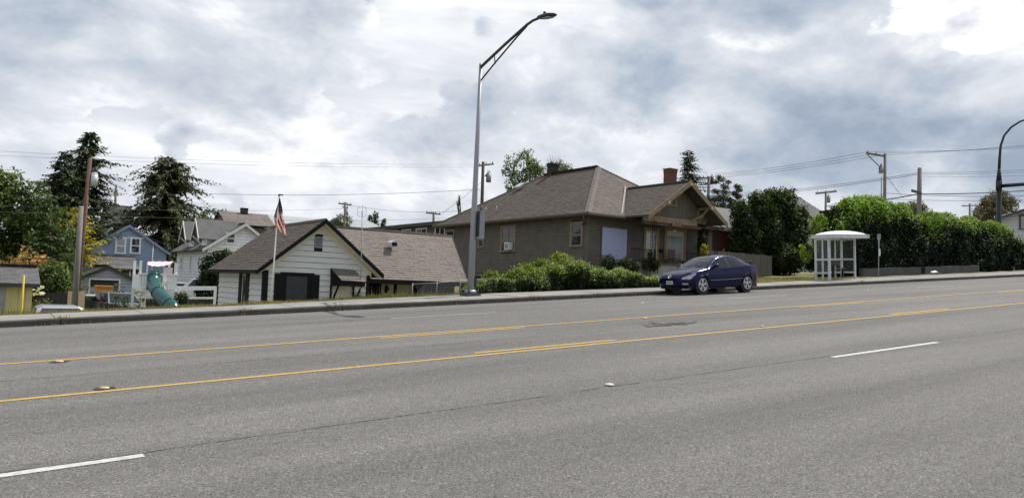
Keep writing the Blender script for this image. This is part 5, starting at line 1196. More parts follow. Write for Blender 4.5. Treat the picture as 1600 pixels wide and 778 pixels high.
b = MB(); b.tube([(ap_.x, 25.9, az_), at_], [.022, .014], 7); b.build('mast', 'grey_metal', t)
c = at(566, 331, 25.9)
for s in (1, -1):
    for (a0, a1) in ((-.55, 1.2), (1.9, 3.7)) if False else ((-1.15, -.12), (.12, 1.15)):
        b = MB(); b.tube([c+Vector((s*.185*math.cos(a), .04, .215*math.sin(a))) for a in np.linspace(a0, a1, 9)], .008, 5); b.build('loop', 'grey_metal', t)
    b = MB(); b.tube([c, c+Vector((s*.18, .04, .03*s))], .007, 5); b.build('rod', 'grey_metal', t)
b = MB(); b.box((c.x-.02, c.y-.03, c.z-.22), (c.x+.02, c.y+.03, c.z-.02)); b.build('feed_box', 'white_paint', t)
p = at(34, 480, 25.5); q = at(37.5, 430, 25.5); b = MB(); b.tube([(p.x, 25.5, ground_z(p.x, 25.5)), q], .028, 7); tag(b.build('marker_post', 'post_yellow', None, (p.x, 25.5, ground_z(p.x, 25.5))), 'thin yellow post leaning in front of the yellow shed', 'post')
# ---------------------------------------------------------------- things in the lot at left
def low(x, y): return ground_z(x, y)
# silver car seen by its roof and windscreen
p = at(100, 488, 25.6); hc = at(100, 480.5, 25.6).z
t = thing('silver_car', 'silver car parked below the pavement with only windscreen and roof showing', 'car', (p.x, 25.6, low(p.x, 26)))
zb_ = hc-1.42; x0 = p.x
def sect(y, pts, mb): return [(x0+a, y, zb_+z) for a, z in pts]
prof = [(-.86, .25), (-.88, .62), (-.80, .92), (-.60, 1.36), (-.45, 1.42), (.45, 1.42), (.60, 1.36), (.80, .92), (.88, .62), (.86, .25)]
st = [(25.0, [(a*.86, min(z, .55)) for a, z in prof]), (25.1, [(a*.93, min(z, .72)) for a, z in prof]), (25.5, [(a, min(z, .88)) for a, z in prof]), (26.25, [(a, min(z, .97)) for a, z in prof]), (26.9, prof), (28.2, prof), (29.0, [(a, min(z, 1.0)) for a, z in prof]), (29.4, [(a*.9, min(z, .9)) for a, z in prof])]
off = -1.35; b = MB(); V = []; F = []
for y, pr in st: V += [(x0+a, y+off+.0+1.0, zb_+z) for a, z in pr]
for i in range(len(st)-1):
    for k in range(9):
        F.append((i*10+k, i*10+k+1, i*10+11+k, i*10+10+k))
F += [tuple(range(10)), tuple(70+k for k in range(10))]
b.add(V, F, 0, False); b.build('body', 'car_silver', t)
b = MB(); yo = off+1.0; b.slab([(x0-.70, 26.22+yo, zb_+.99), (x0+.70, 26.22+yo, zb_+.99), (x0+.47, 26.86+yo, zb_+1.37), (x0-.47, 26.86+yo, zb_+1.37)], (0, -.01, .012)); b.build('windscreen', 'glass_sky', t)
for s in (-1, 1):
    for yy in (25.75, 28.3): b = MB(); b.tube([(x0+s*.68, yy+yo, zb_+.3), (x0+s*.87, yy+yo, zb_+.3)], .3, 16); b.build('wheel', 'rubber', t)
    b = MB(); b.slab([(x0+s*.82, 26.35+yo, zb_+.96), (x0+s*.82, 28.5+yo, zb_+.96), (x0+s*.62, 28.1+yo, zb_+1.34), (x0+s*.62, 26.95+yo, zb_+1.34)], (s*.012, 0, 0)); b.build('side_window', 'glass_car', t)
# plywood sheet, wheelie bin, orange box, dark car, planter fence
p0_, p1_ = at(105, 484, 41.5), at(132, 484, 41.5); b = MB(); b.slab([(p0_.x, 41.5, low(0, 41)), (p1_.x, 41.5, low(0, 41)), (p1_.x, 41.7, at(132, 455, 41.6).z), (p0_.x, 41.7, at(105, 455, 41.6).z)], (0, .03, 0)); tag(b.build('plywood_sheet', 'plywood', None, (p0_.x, 41.5, low(0, 41))), 'pale plywood sheet leaning upright behind the two utility poles', 'plywood sheet')
def bin_(px, Y, top):
    c_ = at(px, 470, Y); zt_ = at(px, top, Y).z; z0 = low(c_.x, Y); t = thing('wheelie_bin', 'dark green wheelie bin with a pale lid beside the plywood sheet', 'bin', (c_.x, Y, z0)); h = zt_-z0
    b = MB(); b.add([(c_.x+a*w, Y+e_*w, z) for z, w in ((z0+.08, .25), (zt_-.1, .33)) for a, e_ in ((-1, -1), (1, -1), (1, 1), (-1, 1))], [(3, 2, 1, 0), (4, 5, 6, 7)]+[(i, (i+1) % 4, 4+(i+1) % 4, 4+i) for i in range(4)]); b.build('body', 'bin_green', t)
    b = MB(); b.slab([(c_.x-.36, Y-.38, zt_-.1), (c_.x+.36, Y-.38, zt_-.1), (c_.x+.36, Y+.38, zt_-.04), (c_.x-.36, Y+.38, zt_-.04)], (0, 0, .06)); b.build('lid', 'bin_lid', t)
    for s in (-1, 1): b = MB(); b.tube([(c_.x+s*.25, Y+.28, z0+.1), (c_.x+s*.31, Y+.28, z0+.1)], .1, 10); b.build('wheel', 'rubber', t)
bin_(139.5, 46, 460.5)
q0, q1 = at(149.5, 480, 50), at(174.5, 480, 50); z0 = low(q0.x, 50); zt_ = at(160, 448.5, 50).z
t = thing('orange_cabinet', 'tall orange box standing in front of the blue garage door', 'box', (q0.x, 50, z0))
b = MB(); b.box((q0.x, 50.02, z0), (q1.x, 50.9, zt_)); b.build('body', 'orange_box', t); b = MB(); b.box((q0.x-.05, 49.95, zt_+.001), (q1.x+.05, 50.95, zt_+.08)); b.build('lid', 'orange_box', t)
b = MB(); b.box((q0.x+.06, 49.995, z0+.1), (q1.x-.06, 50.019, zt_-.12)); b.build('door', 'orange_box', t)
def simple_car(name, label, c, Y, w, L_, h, m, ang=0, z=None):
    """small complete car for the far lot; nose along local -Y"""
    q = at(*c, Y); z0 = low(q.x, Y) if z is None else z; t = thing(name, label, 'car', (0, 0, 0))
    pr = [(-L_/2, .45), (-L_/2+.1, .72), (-L_*.24, .88), (-L_*.10, h-.04), (L_*.18, h), (L_*.34, .98), (L_/2-.05, .92), (L_/2, .5)]
    b = MB(); V = []; F = []; hw_ = w/2
    rows = [(-hw_, .86), (-hw_*.99, 1.0), (-hw_*.72, 1.0), (hw_*.72, 1.0), (hw_*.99, 1.0), (hw_, .86)]
    n_ = len(pr)
    for y, z in pr:
        zb_ = min(z, .92); V += [(-hw_*.96, y, .22), (-hw_, y, zb_*.7), (-hw_*.97, y, zb_), (-hw_*(.97 if z <= .93 else .74), y, z), (hw_*(.97 if z <= .93 else .74), y, z), (hw_*.97, y, zb_), (hw_, y, zb_*.7), (hw_*.96, y, .22)]
    for i in range(n_-1):
        for k in range(7): F.append((i*8+k, i*8+k+1, i*8+9+k, i*8+8+k))
        F.append((i*8+7, i*8, i*8+8, i*8+15))
    F += [tuple(range(8)), tuple((n_-1)*8+k for k in range(8))]; b.add(V, F); b.build('body', m, t)
    b = MB(); b.slab([(-hw_*.84, -L_*.225, .93), (hw_*.84, -L_*.225, .93), (hw_*.68, -L_*.115, h-.09), (-hw_*.68, -L_*.115, h-.09)], (0, -.02, .02)); b.build('windshield', 'glass_sky', t)
    for s in (-1, 1):
        b = MB(); b.slab([(s*hw_*.955, -L_*.19, .96), (s*hw_*.955, L_*.28, .99), (s*hw_*.77, L_*.17, h-.08), (s*hw_*.77, -L_*.08, h-.09)], (s*.02, 0, 0)); b.build('side_window', 'glass_car', t)
        for yy in (-L_*.31, L_*.29): b = MB(); b.tube([(s*hw_*.78, yy, .31), (s*hw_*1.01, yy, .31)], .31, 14); b.build('wheel', 'rubber', t)
        b = MB(); b.box((s*hw_*.6-.16, -L_/2-.02, .58), (s*hw_*.6+.16, -L_/2+.12, .72)); b.build('headlight', 'lamp_clear', t)
    b = MB(); b.box((-.45, -L_/2-.025, .56), (.45, -L_/2+.1, .68)); b.build('grille', 'car_black', t)
    t.location = (q.x, Y, z0); t.rotation_euler = (0, 0, ang); return t
simple_car('parked_car', 'dark grey car nose-on before the orange box in the low lot', (183, 470), 45, 1.75, 4.3, 1.46, 'car_darkgrey', .25)
simple_car('parked_car', 'white car half hidden behind the pale beam left of the little white house', (292, 470), 49, 1.75, 4.4, 1.5, 'car_white', 1.2, z=-.25)
simple_car('parked_car', 'white hatchback with its side windows showing, closest to the little white house wall', (322, 465), 47.5, 1.75, 4.2, 1.62, 'car_white', 1.35, z=-.1)
p = at(1101, 388, 50); simple_car('parked_car', 'white car glimpsed between the bungalow porch and the brick house', (1100, 396), 50, 1.75, 4.4, 1.5, 'car_white', 1.2, z=at(1100, 391, 50).z-.9)
def board_fence(name, label, pts, tops, z0f, m, wbd, th=.03, Yg=None, rails='dark'):
    """boards along a polyline; tops: height of the top at each point"""
    t = thing(name, label, 'fence', Vector((pts[0][0], pts[0][1], z0f(pts[0][0], pts[0][1]))))
    for (a, c, ta, tc_) in zip(pts[:-1], pts[1:], tops[:-1], tops[1:]):
        A_, C_ = Vector((*a, 0)), Vector((*c, 0)); ln = (C_-A_).length; n = max(1, int(ln/wbd)); u = (C_-A_).normalized(); nn = Vector((u.y, -u.x, 0)); 
        for i in range(n):
            a0, a1 = ln*i/n+.006, ln*(i+1)/n-.006; q = A_+u*a0; z0 = z0f(q.x, q.y)-.1; zt_ = ta+(tc_-ta)*(i+.5)/n+random.uniform(-.03, .03); dd = random.uniform(-.006, .006)
            b = MB(); b.obox(q+Z*z0+nn*dd, u*(a1-a0), nn*th, Z*(zt_-z0)); b.build('board', m, t)
        for h in (.3, .75):
            b = MB(); q = A_-nn*.045; z0 = z0f(q.x, q.y); b.bar(q+Z*(z0+(ta-z0)*h), C_-nn*.045+Z*(z0+(tc_-z0)*h), .04, .09); b.build('rail', m, t)
    return t
f0, f1 = at(1206, 400, 31), at(1107, 391, 31); f2 = at(1099, 391, 31)
board_fence('board_fence', 'weathered grey board fence running from the bungalow to the big dark shrub', [(f1.x, 31), (f0.x, 31)], [f1.z, f0.z], ground_z, 'fence_wood', .17)
f0, f1 = at(60, 458, 37), at(106, 458, 37); board_fence('board_fence', 'dark board fence between the yellow shed and the plywood sheet', [(f0.x, 37), (f1.x, 37)], [f0.z, f1.z], low, 'fence_dark', .15)
f0, f1 = at(155, 471, 29.0), at(214, 481.5, 29.0); board_fence('board_fence', 'low dark board fence sloping down to the right before the teal slide', [(f0.x, 29), (f1.x, 29)], [f0.z, f1.z], low, 'fence_dark', .13)
f0, f1 = at(228, 466, 42), at(336, 468.5, 42); board_fence('board_fence', 'dark board fence behind the playset and under the pale beam', [(f0.x, 42), (f1.x, 42)], [f0.z, f1.z], low, 'fence_dark', .16)
# pale double beam between playset and house
t = thing('pale_beam', 'pale painted double rail between the playset and the little white house', 'railing', (at(280, 450, 40).x, 40, low(5, 40)))
for (ya_, yb_) in ((447.5, 453), (464, 467)):
    a, c = at(276, (ya_+yb_)/2, 40), at(337, (ya_+yb_)/2, 40); b = MB(); b.bar(a, c, .1, (yb_-ya_)*40*1.05/1200); b.build('rail', 'cool_white', t)
for px in (278, 336): a = at(px, 447.6, 40); b = MB(); b.box((a.x-.06, 39.88, low(a.x, 40)), (a.x+.06, 39.945, a.z)); b.build('post', 'cool_white', t)
# playset: pale tower, teal tube slide, pink and white canopy
Yp = 38.0; L0, L1 = at(219, 430, Yp).x, at(275, 430, Yp).x; zD, zT, zC = at(245, 453, Yp).z, at(245, 429, Yp).z, at(245, 408, Yp).z; z0 = low(L0, Yp)
ps = thing('playset', 'pale timber play tower with a teal tube slide and pink-white canopy', 'playset', (L0, Yp, z0)); wdt = L1-L0
for x in (L0, L1):
    for y in (Yp, Yp+1.6):
        b = MB(); b.box((x-.05, y-.05, z0), (x+.05, y+.05, zC if x == L0 else zC-.05)); b.build('post', 'cool_white', ps)
b = MB(); b.box((L0-.04, Yp+.051, zD), (L1+.04, Yp+1.549, zD+.06)); b.build('deck', 'cool_white', ps)
b = MB(); b.box((L0-.12, Yp-.09, zD-.10), (L1+.12, Yp-.051, zD-.0)); b.build('beam', 'cool_white', ps); b = MB(); b.box((L0-.1, Yp-.12, zT-.02), (L1+.12, Yp-.051, zT+.05)); b.build('handrail', 'cool_white', ps)
n = 12
for i in range(n):
    a, c = L0+.06+(wdt-.12)*i/n, L0+.06+(wdt-.12)*(i+1)/n; m_ = (a+c)/2; px_ = 219+56*(m_-L0)/wdt
    if 230 < px_ < 249 or 251.5 < px_ < 254.0 or 257.5 < px_ < 260.5: continue
    b = MB(); b.box((a+.01, Yp-.05, zD+.061), (c-.01, Yp-.025, zT-.021)); b.build('slat', 'cool_white', ps)
for i in range(8):
    a = Yp+.06+1.48*i/8; b = MB(); b.box((L0-.05, a+.01, zD+.061), (L0-.03, a+.17, zT-.021)); b.build('slat', 'cool_white', ps)
b = MB(); b.bar((L0, Yp-.02, zD-.45), (L0+.35, Yp-.02, zD-.12), .06, .07); b.bar((L1, Yp-.02, zD-.45), (L1-.35, Yp-.02, zD-.12), .06, .07); b.build('brace', 'cool_white', ps)
cp = [at(240, 428, Yp+.1), at(240, 440, Yp-.15), at(242, 449, Yp-.55), at(247, 457, Yp-1.05), at(254, 465, Yp-1.55), at(263, 472, Yp-2.0), at(270, 480, Yp-2.4), at(272, 490, Yp-2.6)]
b = MB(); cc = []
for i in range(len(cp)-1):
    for k in range(3): cc.append(cp[i].lerp(cp[i+1], k/3))
cc.append(cp[-1]); b.tube(cc, .29, 18, cap=False); sl2 = b.build('tube_slide', 'teal_plastic', ps, recalc=False)
for i in (1, 9, 16): tv = (cc[i+1]-cc[i]).normalized(); b = MB(); b.tube([cc[i]-tv*.04, cc[i]+tv*.04], .31, 18); b.build('slide_flange', 'teal_plastic', sl2)
b = MB(); b.box((at(229.5, 430, Yp).x, Yp-.07, zD), (at(249.5, 430, Yp).x, Yp-.052, zT-.021)); b.build('slide_entry', 'teal_plastic', ps)
for (k0, mm_) in ((0, 'pink_cloth'), (1, 'white_cloth')):
    b = MB(); nu, nv = 9, 5
    P_ = lambda u, v: at(231+40*u+ (6*u*(1-v)), 408.5+7.5*v*math.sin(PI*min(1, .18+u*.82))**.5, Yp-.15+1.2*(1-v))
    for i in range(nu):
        for j in range(nv):
            if (i+j) % 2 == k0: b.poly([P_(i/nu, j/nv), P_((i+1)/nu, j/nv), P_((i+1)/nu, (j+1)/nv), P_(i/nu, (j+1)/nv)])
    b.build('canopy', mm_, ps, recalc=False)
for px in (231, 274): q = at(px, 410, Yp+.4); b = MB(); b.box((q.x-.03, Yp+.37, zT), (q.x+.03, Yp+.43, q.z)); b.build('canopy_post', 'cool_white', ps)
p = at(265, 424, Yp+.3); t = thing('white_chair', 'small white plastic chair on the play tower deck', 'chair', (p.x, Yp+.5, zD+.06)); b = MB(); b.box((p.x-.2, Yp+.3, zD+.35), (p.x+.2, Yp+.7, zD+.4)); b.build('seat', 'white_paint', t); b = MB(); b.box((p.x-.2, Yp+.66, zD+.4), (p.x+.2, Yp+.7, zT+.35)); b.build('backrest', 'white_paint', t)
for s in (-1, 1):
    for e_ in (.32, .68): b = MB(); b.box((p.x+s*.18-.02, Yp+e_-.02, zD+.06), (p.x+s*.18+.02, Yp+e_+.02, zD+.35)); b.build('leg', 'white_paint', t)
# chain-link fence by the porch
cl = thing('chain_link_fence', 'low chain-link fence before the white house porch', 'fence', (13.2, 24.9, ground_z(13.2, 24.9)))
xs_ = [13.0, 14.0, 15.0, 16.1]
zf = lambda x: ground_z(x, 24.6); hF = .55
b = MB()
step = .085
for k in range(-8, int((16.1-13)/step)+8):
    for s in (1, -1):
        a = 13+k*step; c = a+s*hF
        lo_, hi_ = min(a, c), max(a, c)
        if lo_ < 13 or hi_ > 16.1: continue
        b.tube([(a, 24.6, zf(a)), (c, 24.6, zf(c)+hF)], .006, 3, cap=False)
o = b.build('mesh_wire', 'grey_metal', cl, recalc=False); o['kind'] = 'stuff'
for x in xs_: b = MB(); b.tube([(x, 24.6, zf(x)-.1), (x, 24.6, zf(x)+hF+.03)], .02, 6); b.build('post', 'grey_metal', cl)
b = MB(); b.tube([(x, 24.6, zf(x)+hF) for x in xs_], .014, 6); b.build('top_rail', 'grey_metal', cl)
# ---------------------------------------------------------------- plants
def leafquads(C, Nn, size, g, asp=.55, jit=.7):
    """C centres (n,3), Nn preferred normals (n,3): bent leaf quads"""
    n = len(C); s = size*g.uniform(.6, 1.35, n)[:, None]
    nv = Nn+g.normal(0, jit, (n, 3)); nv /= np.linalg.norm(nv, axis=1)[:, None]
    t = g.normal(0, 1, (n, 3)); t -= nv*(t*nv).sum(1)[:, None]; t /= np.linalg.norm(t, axis=1)[:, None]; b = np.cross(nv, t)
    V = np.zeros((n, 4, 3)); V[:, 0] = C-t*s*.5; V[:, 1] = C+b*s*asp*.5+nv*s*.06; V[:, 2] = C+t*s*.5-nv*s*.10; V[:, 3] = C-b*s*asp*.5+nv*s*.06
    return V
def lump_noise(P, k, seed):
    a = np.random.default_rng(seed).uniform(-1, 1, (4, 3))*k
    return sum(np.sin(P@v+i*1.7) for i, v in enumerate(a))/4
def crown_pts(g, lumps, n, shell=.55, gap=0.0, k=3.0, seed=1):
    vol = np.array([l[3]*l[4]*l[5] for l in lumps])**.67; idx = g.choice(len(lumps), n, p=vol/vol.sum()); Lm = np.array(lumps)[idx]
    d_ = g.normal(0, 1, (n, 3)); d_ /= np.linalg.norm(d_, axis=1)[:, None]; r = shell+(1-shell)*g.uniform(0, 1, n)**.6
    r *= 1+.22*lump_noise(d_*2.2+idx[:, None], 2.2, seed)
    C = Lm[:, :3]+d_*Lm[:, 3:6]*r[:, None]; N_ = d_.copy(); N_[:, 2] += .5
    if gap: keep = lump_noise(C, k, seed+5) > -gap; C, N_ = C[keep], N_[keep]
    return C, N_
def clumped(g, C, N_, per, sig):
    """sprigs: each point becomes a small bunch of leaves"""
    C2 = np.repeat(C, per, 0)+np.clip(g.normal(0, 1, (len(C)*per, 3)), -1.35, 1.35)*sig*np.repeat(g.uniform(.5, 1.2, len(C)), per)[:, None]; return C2, np.repeat(N_+g.normal(0, .5, N_.shape), per, 0)
def thicket(name, label, cat, prof, Y0, dep, n, size, leaf, seed, leaf2=None, split=.70, amp=.16, smax=.72, base_off=.0, per=9, sig=1.1, k=2.0, pw=.55, stems=6, wall=0.0):
    """a long irregular bank of leaves; prof: outline of its top"""
    g = np.random.default_rng(seed); xs = [at(px, py, Y0+dep*.45).x for px, py in prof]; zs_ = [at(px, py, Y0+dep*.45).z for px, py in prof]; x0, x1 = xs[0], xs[-1]
    bb = Vector(((x0+x1)/2, Y0+dep/2, ground_z((x0+x1)/2, Y0+dep/2))); t = thing(name, label, cat, bb); m_ = n//per
    X = g.uniform(x0, x1, m_); top = np.interp(X, xs, zs_)+amp*.6*np.sin(X*3.1+seed)*np.sin(X*1.3); xb = np.linspace(x0-1, x1+1, 60); zb = np.interp(X, xb, [ground_z(float(x), Y0+dep*.3) for x in xb])+base_off
    s_ = g.uniform(0, smax, m_); H_ = np.maximum(top-zb, .05); Yv = Y0+dep/2*(1-np.cos(PI*s_)); zz = zb+H_*np.sin(PI*s_)**pw
    if wall: w_ = s_ < wall; Yv = np.where(w_, Y0+.15*dep*s_/wall, Yv); zz = np.where(w_, zb+H_*.93*s_/wall, zz)
    Nx = np.stack([g.normal(0, .25, m_), -np.cos(PI*s_), np.sin(PI*s_)], 1); C = np.stack([X, Yv, zz], 1)
    ln = lump_noise(C*np.array([1, 1.4, 1.4]), k*1.6, seed)+.6*lump_noise(C, k*4, seed+1); C = C+Nx*(amp*(ln*2.2)-np.abs(g.normal(0, amp*.55, m_)))[:, None]; C[:, 2] = np.maximum(C[:, 2], zb+.02)
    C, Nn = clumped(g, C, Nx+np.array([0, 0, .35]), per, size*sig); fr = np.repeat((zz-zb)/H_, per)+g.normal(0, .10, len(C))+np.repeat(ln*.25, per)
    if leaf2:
        hi = fr > split; quads('lit_foliage', leafquads(C[hi], Nn[hi], size, g, .55, .6), leaf, t); quads('foliage', leafquads(C[~hi], Nn[~hi], size, g, .55, .6), leaf2, t)  # top share lighter, lower share darker: light and shade painted into the leaves
    else: quads('foliage', leafquads(C, Nn, size, g, .55, .6), leaf, t)
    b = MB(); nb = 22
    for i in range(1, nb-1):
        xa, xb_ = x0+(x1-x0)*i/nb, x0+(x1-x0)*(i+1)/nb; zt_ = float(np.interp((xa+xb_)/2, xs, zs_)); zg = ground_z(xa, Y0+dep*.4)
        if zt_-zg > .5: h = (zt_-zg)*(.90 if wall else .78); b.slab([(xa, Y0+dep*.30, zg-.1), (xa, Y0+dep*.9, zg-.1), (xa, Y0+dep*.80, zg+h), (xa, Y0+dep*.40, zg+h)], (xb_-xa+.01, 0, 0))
    if b.v: o = b.build('inner_shade', 'shade_backing', t); o['kind'] = 'stuff'  # near-black filler stands in for the shade deep in the leaves
    for i in range(stems):
        b = MB(); x = x0+(x1-x0)*(i+.5)/stems; zg = ground_z(x, Y0+dep*.5); zt_ = float(np.interp(x, xs, zs_)); b.tube([(x, Y0+dep*.5, zg-.1), (x+.1, Y0+dep*.5, zg+(zt_-zg)*.5), (x+random.uniform(-.3, .3), Y0+dep*.45, zt_-.1)], [.05, .035, .008], 5, cap=False); b.build('stem', 'bark', t)
    return t
def tree(name, label, cat, base, lumps, n, size, leaf, seed, trunk_r=.15, bark='bark', gap=.35, k=3.0, shell=.5, group=None, kindname='crown', asp=.6, limbs=True, jit=.7, hi=None):
    """lumps: (dx, dy, z, rx, ry, rz) relative to base"""
    g = np.random.default_rng(seed); base = Vector(base); t = thing(name, label, cat, base, group)
    Lm = [(base.x+a, base.y+b_, base.z+c, d_, e_, f_) for a, b_, c, d_, e_, f_ in lumps]
    if limbs:
        b = MB(); top = max(l[2] for l in Lm); cx_ = sum(l[0] for l in Lm)/len(Lm); cy_ = sum(l[1] for l in Lm)/len(Lm)
        fork = Vector((base.x*.6+cx_*.4, base.y*.6+cy_*.4, base.z+(top-base.z)*.4)); b.tube([base-Z*.2, base.lerp(fork, .5)+Vector((.05, 0, 0)), fork], [trunk_r*1.25, trunk_r, trunk_r*.8], 9); b.build('trunk', bark, t)
        b = MB()
        for l in Lm:
            c = Vector(l[:3]); mid = fork.lerp(c, .5)+Vector((random.uniform(-.2, .2), random.uniform(-.2, .2), .1)); b.tube([fork, mid, c, c+Vector((random.uniform(-.4, .4)*l[3], random.uniform(-.4, .4)*l[4], l[5]*.6))], [trunk_r*.55, trunk_r*.35, trunk_r*.2, .01], 6, cap=False)
        b.build('limb', bark, t)
    per = 8 if n > 2000 else 4; C, N_ = crown_pts(g, Lm, n//per, shell, gap, k, seed); C, N_ = clumped(g, C, N_, per, size*.85); 
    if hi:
        up_ = N_[:, 2]+.25*lump_noise(C, 2.5, seed+3)*2 > 1.05; quads('lit_leaves', leafquads(C[up_], N_[up_], size, g, asp, jit), hi, t); C, N_ = C[~up_], N_[~up_]  # upward leaves get a lighter colour, sunlight painted in
    quads(kindname, leafquads(C, N_, size, g, asp, jit), leaf, t); return t
def conifer(name, label, base, h, r, leaf, seed, droop=.35, dens=1.0, spray=.42, z0=.08, ragged=.35, group=None, power=.85, lean=0.0, bark='bark', tip=0.04, wid=.42):
    g = np.random.default_rng(seed); base = Vector(base); t = thing(name, label, 'conifer', base, group)
    b = MB(); b.tube([base-Z*.2, base+Z*h*.5+Vector((lean*h*.5, 0, 0)), base+Z*h*.98+Vector((lean*h, 0, 0))], [.022*h, .013*h, .01], 9); b.build('trunk', bark, t)
    V = []; br = MB(); nl = int(h*2.6*dens); lob = g.uniform(0, 2*PI, 6)
    for i in range(nl):
        f = z0+(1-z0)*(i/nl)**.95; z = h*f; rr = r*((1-f)**power+tip)*(1+ragged*.6*math.sin(f*17+lob[0])*.5)
        for k in range(int(4+g.integers(0, 4))):
            a = g.uniform(0, 2*PI)
            if math.sin(2.3*a+f*23+lob[2])+math.sin(4.1*a-f*37+lob[3]) < -1.1: continue
            Lb = rr*g.uniform(1-ragged, 1+ragged*.6)*(1+.25*math.sin(3*a+lob[1]+f*5)); dr = droop*g.uniform(.5, 1.4)
            o = base+Vector((lean*z, 0, z+g.normal(0, .18))); bend = g.normal(0, .5); dirv = Vector((math.cos(a), math.sin(a), 0)); side = Vector((-dirv.y, dirv.x, 0))
            ns = max(3, int(Lb/ (spray*.42)))
            p_prev = o
            for s in range(1, ns+1):
                q = s/ns; p = o+dirv*(Lb*q)+side*(bend*Lb*q*q*.35)+Z*(.10*Lb*q-dr*Lb*q*q*.9+(.12*Lb*q*q*q)); wdt = spray*(1.15-.75*q)
                for sg in (1, -1, 0):
                    d1 = (dirv*g.uniform(.35, 1.0)+side*sg*g.uniform(.5, 1.1)+Z*g.uniform(-.85, .22)); d1.normalize(); ln = wdt*g.uniform(.7, 1.3)
                    n_ = Vector((g.normal(0, .5), g.normal(0, .5), 1)); w_ = d1.cross(n_); w_.normalize(); w_ *= ln*wid*.5
                    V.append((p-w_*.4, p+d1*ln*.5-w_, p+d1*ln-Z*ln*.12, p+d1*ln*.5+w_))
                p_prev = p
            if Lb > .5 and k < 3: br.tube([o, o+dirv*Lb*.5+Z*(.05*Lb-dr*Lb*.22), o+dirv*Lb*.95+Z*(.1*Lb-dr*Lb*.8)], [.012*h*.35, .012*h*.2, .01], 4, cap=False)
    br.build('branch', bark, t, recalc=False); quads('foliage', np.array([[tuple(v) for v in q] for q in V]), leaf, t); return t
def P(px, py, Y): return at(px, py, Y)
def gbase(px, Y): p = at(px, 440, Y); return Vector((p.x, Y, ground_z(p.x, Y)))
# left group
bs_ = gbase(24, 62); top_ = at(20, 246, 62).z-bs_.z
S_ = 62*1.21/1200                                       # metres per photo pixel there
tree('broadleaf_tree', 'big mid-green broadleaf tree filling the left edge behind the yellow shed', 'tree', bs_, [(-1.5, 0, 4.0, 3.2, 2.5, 3.2), (.8, -.8, 3.2, 2.6, 2, 2.6), (-.6, 0, 6.4, 2.8, 2.2, 2.4), (-2.5, .3, 7.4, 2.0, 2, 1.5), (1.5, .2, 5.8, 1.9, 1.8, 1.8), (.3, -.3, 7.7, 1.4, 1.5, 1.0), (-1.2, 0, 8.5, 1.2, 1.3, .7), (2.3, -.2, 4.6, 1.6, 1.5, 1.9), (-3.5, 0, 6, 2.2, 2, 3), (2.0, 0, 2.4, 2.0, 1.5, 2.0)], 34000, .26, 'lf_mid', 101, .25, hi='lf_sunlit', gap=.30, k=1.6)
b1 = gbase(126, 84); conifer('dark_conifer', 'tallest dark conifer, behind the leaning poles at left', b1, at(126, 204, 84).z-b1.z, 5.6, 'lf_conifer', 102, droop=.40, dens=2.5, spray=.66, ragged=.55, power=.66)
b1 = gbase(89, 82); conifer('dark_conifer', 'lower pointed dark conifer left of the tallest one', b1, at(90, 238, 82).z-b1.z, 4.4, 'lf_conifer', 103, droop=.4, dens=2.3, spray=.62, ragged=.4, power=.65)
b1 = gbase(252, 88); conifer('dark_conifer', 'broad olive-brown conifer standing behind the blue house', b1, at(250, 243, 88).z-b1.z, 6.6, 'lf_conifer2', 104, droop=.60, dens=2.4, spray=.75, ragged=.5, power=.46, tip=.06)
b1 = gbase(112, 70); conifer('golden_conifer', 'yellow-green feathery conifer behind the leaning poles', b1, at(108, 325, 70).z-b1.z, 3.2, 'lf_yellow', 105, droop=.12, dens=1.7, spray=.55, ragged=.3, power=.6)
b1 = gbase(72, 57); conifer('green_conifer', 'mid-green conifer between the big broadleaf tree and the golden one', b1, at(80, 300, 57).z-b1.z, 2.3, 'lf_hedge', 106, droop=.3, dens=1.1, spray=.5, ragged=.3, power=.6)
bb = gbase(35, 48); tree('orange_shrub', 'orange-yellow flowering shrub above the yellow shed roof', 'shrub', bb, [(-.4, 0, 2.5, .9, .8, .7), (.25, 0, 3.05, .7, .7, .6), (-.9, 0, 1.9, .6, .6, .7), (.7, 0, 2.5, .6, .6, .6)], 2600, .17, 'lf_orange', 107, .05, gap=.2, k=4)
bb = gbase(80, 44); tree('dark_shrub', 'dense dark-green shrub right of the yellow shed', 'shrub', bb, [(-.3, 0, 1.6, 1.1, .9, 1.3), (.5, 0, 1.1, .95, .8, 1.1), (0, 0, 2.4, .8, .8, .7)], 7000, .15, 'lf_mid', 108, .06, hi='lf_sunlit', gap=.3)
bb = gbase(56, 33); tree('white_rose_bush', 'small bush with a few white blooms by the yellow shed corner', 'shrub', bb, [(0, 0, .9, .4, .35, .45), (.25, 0, 1.2, .3, .3, .3)], 900, .11, 'lf_mid', 109, .03, gap=.2)
g9 = np.random.default_rng(5); C_ = np.array([[at(58+g9.uniform(-9, 10), 452+g9.uniform(-4, 9), 32.4)[i] for i in range(3)] if False else list(at(60+g9.uniform(-8, 9), 452+g9.uniform(-4, 8), 32.5)) for _ in range(16)]); o = quads('white_bloom', leafquads(C_, np.tile([0, -1., .4], (16, 1)), .15, g9, .9), 'flower', bpy.data.objects['white_rose_bush'])
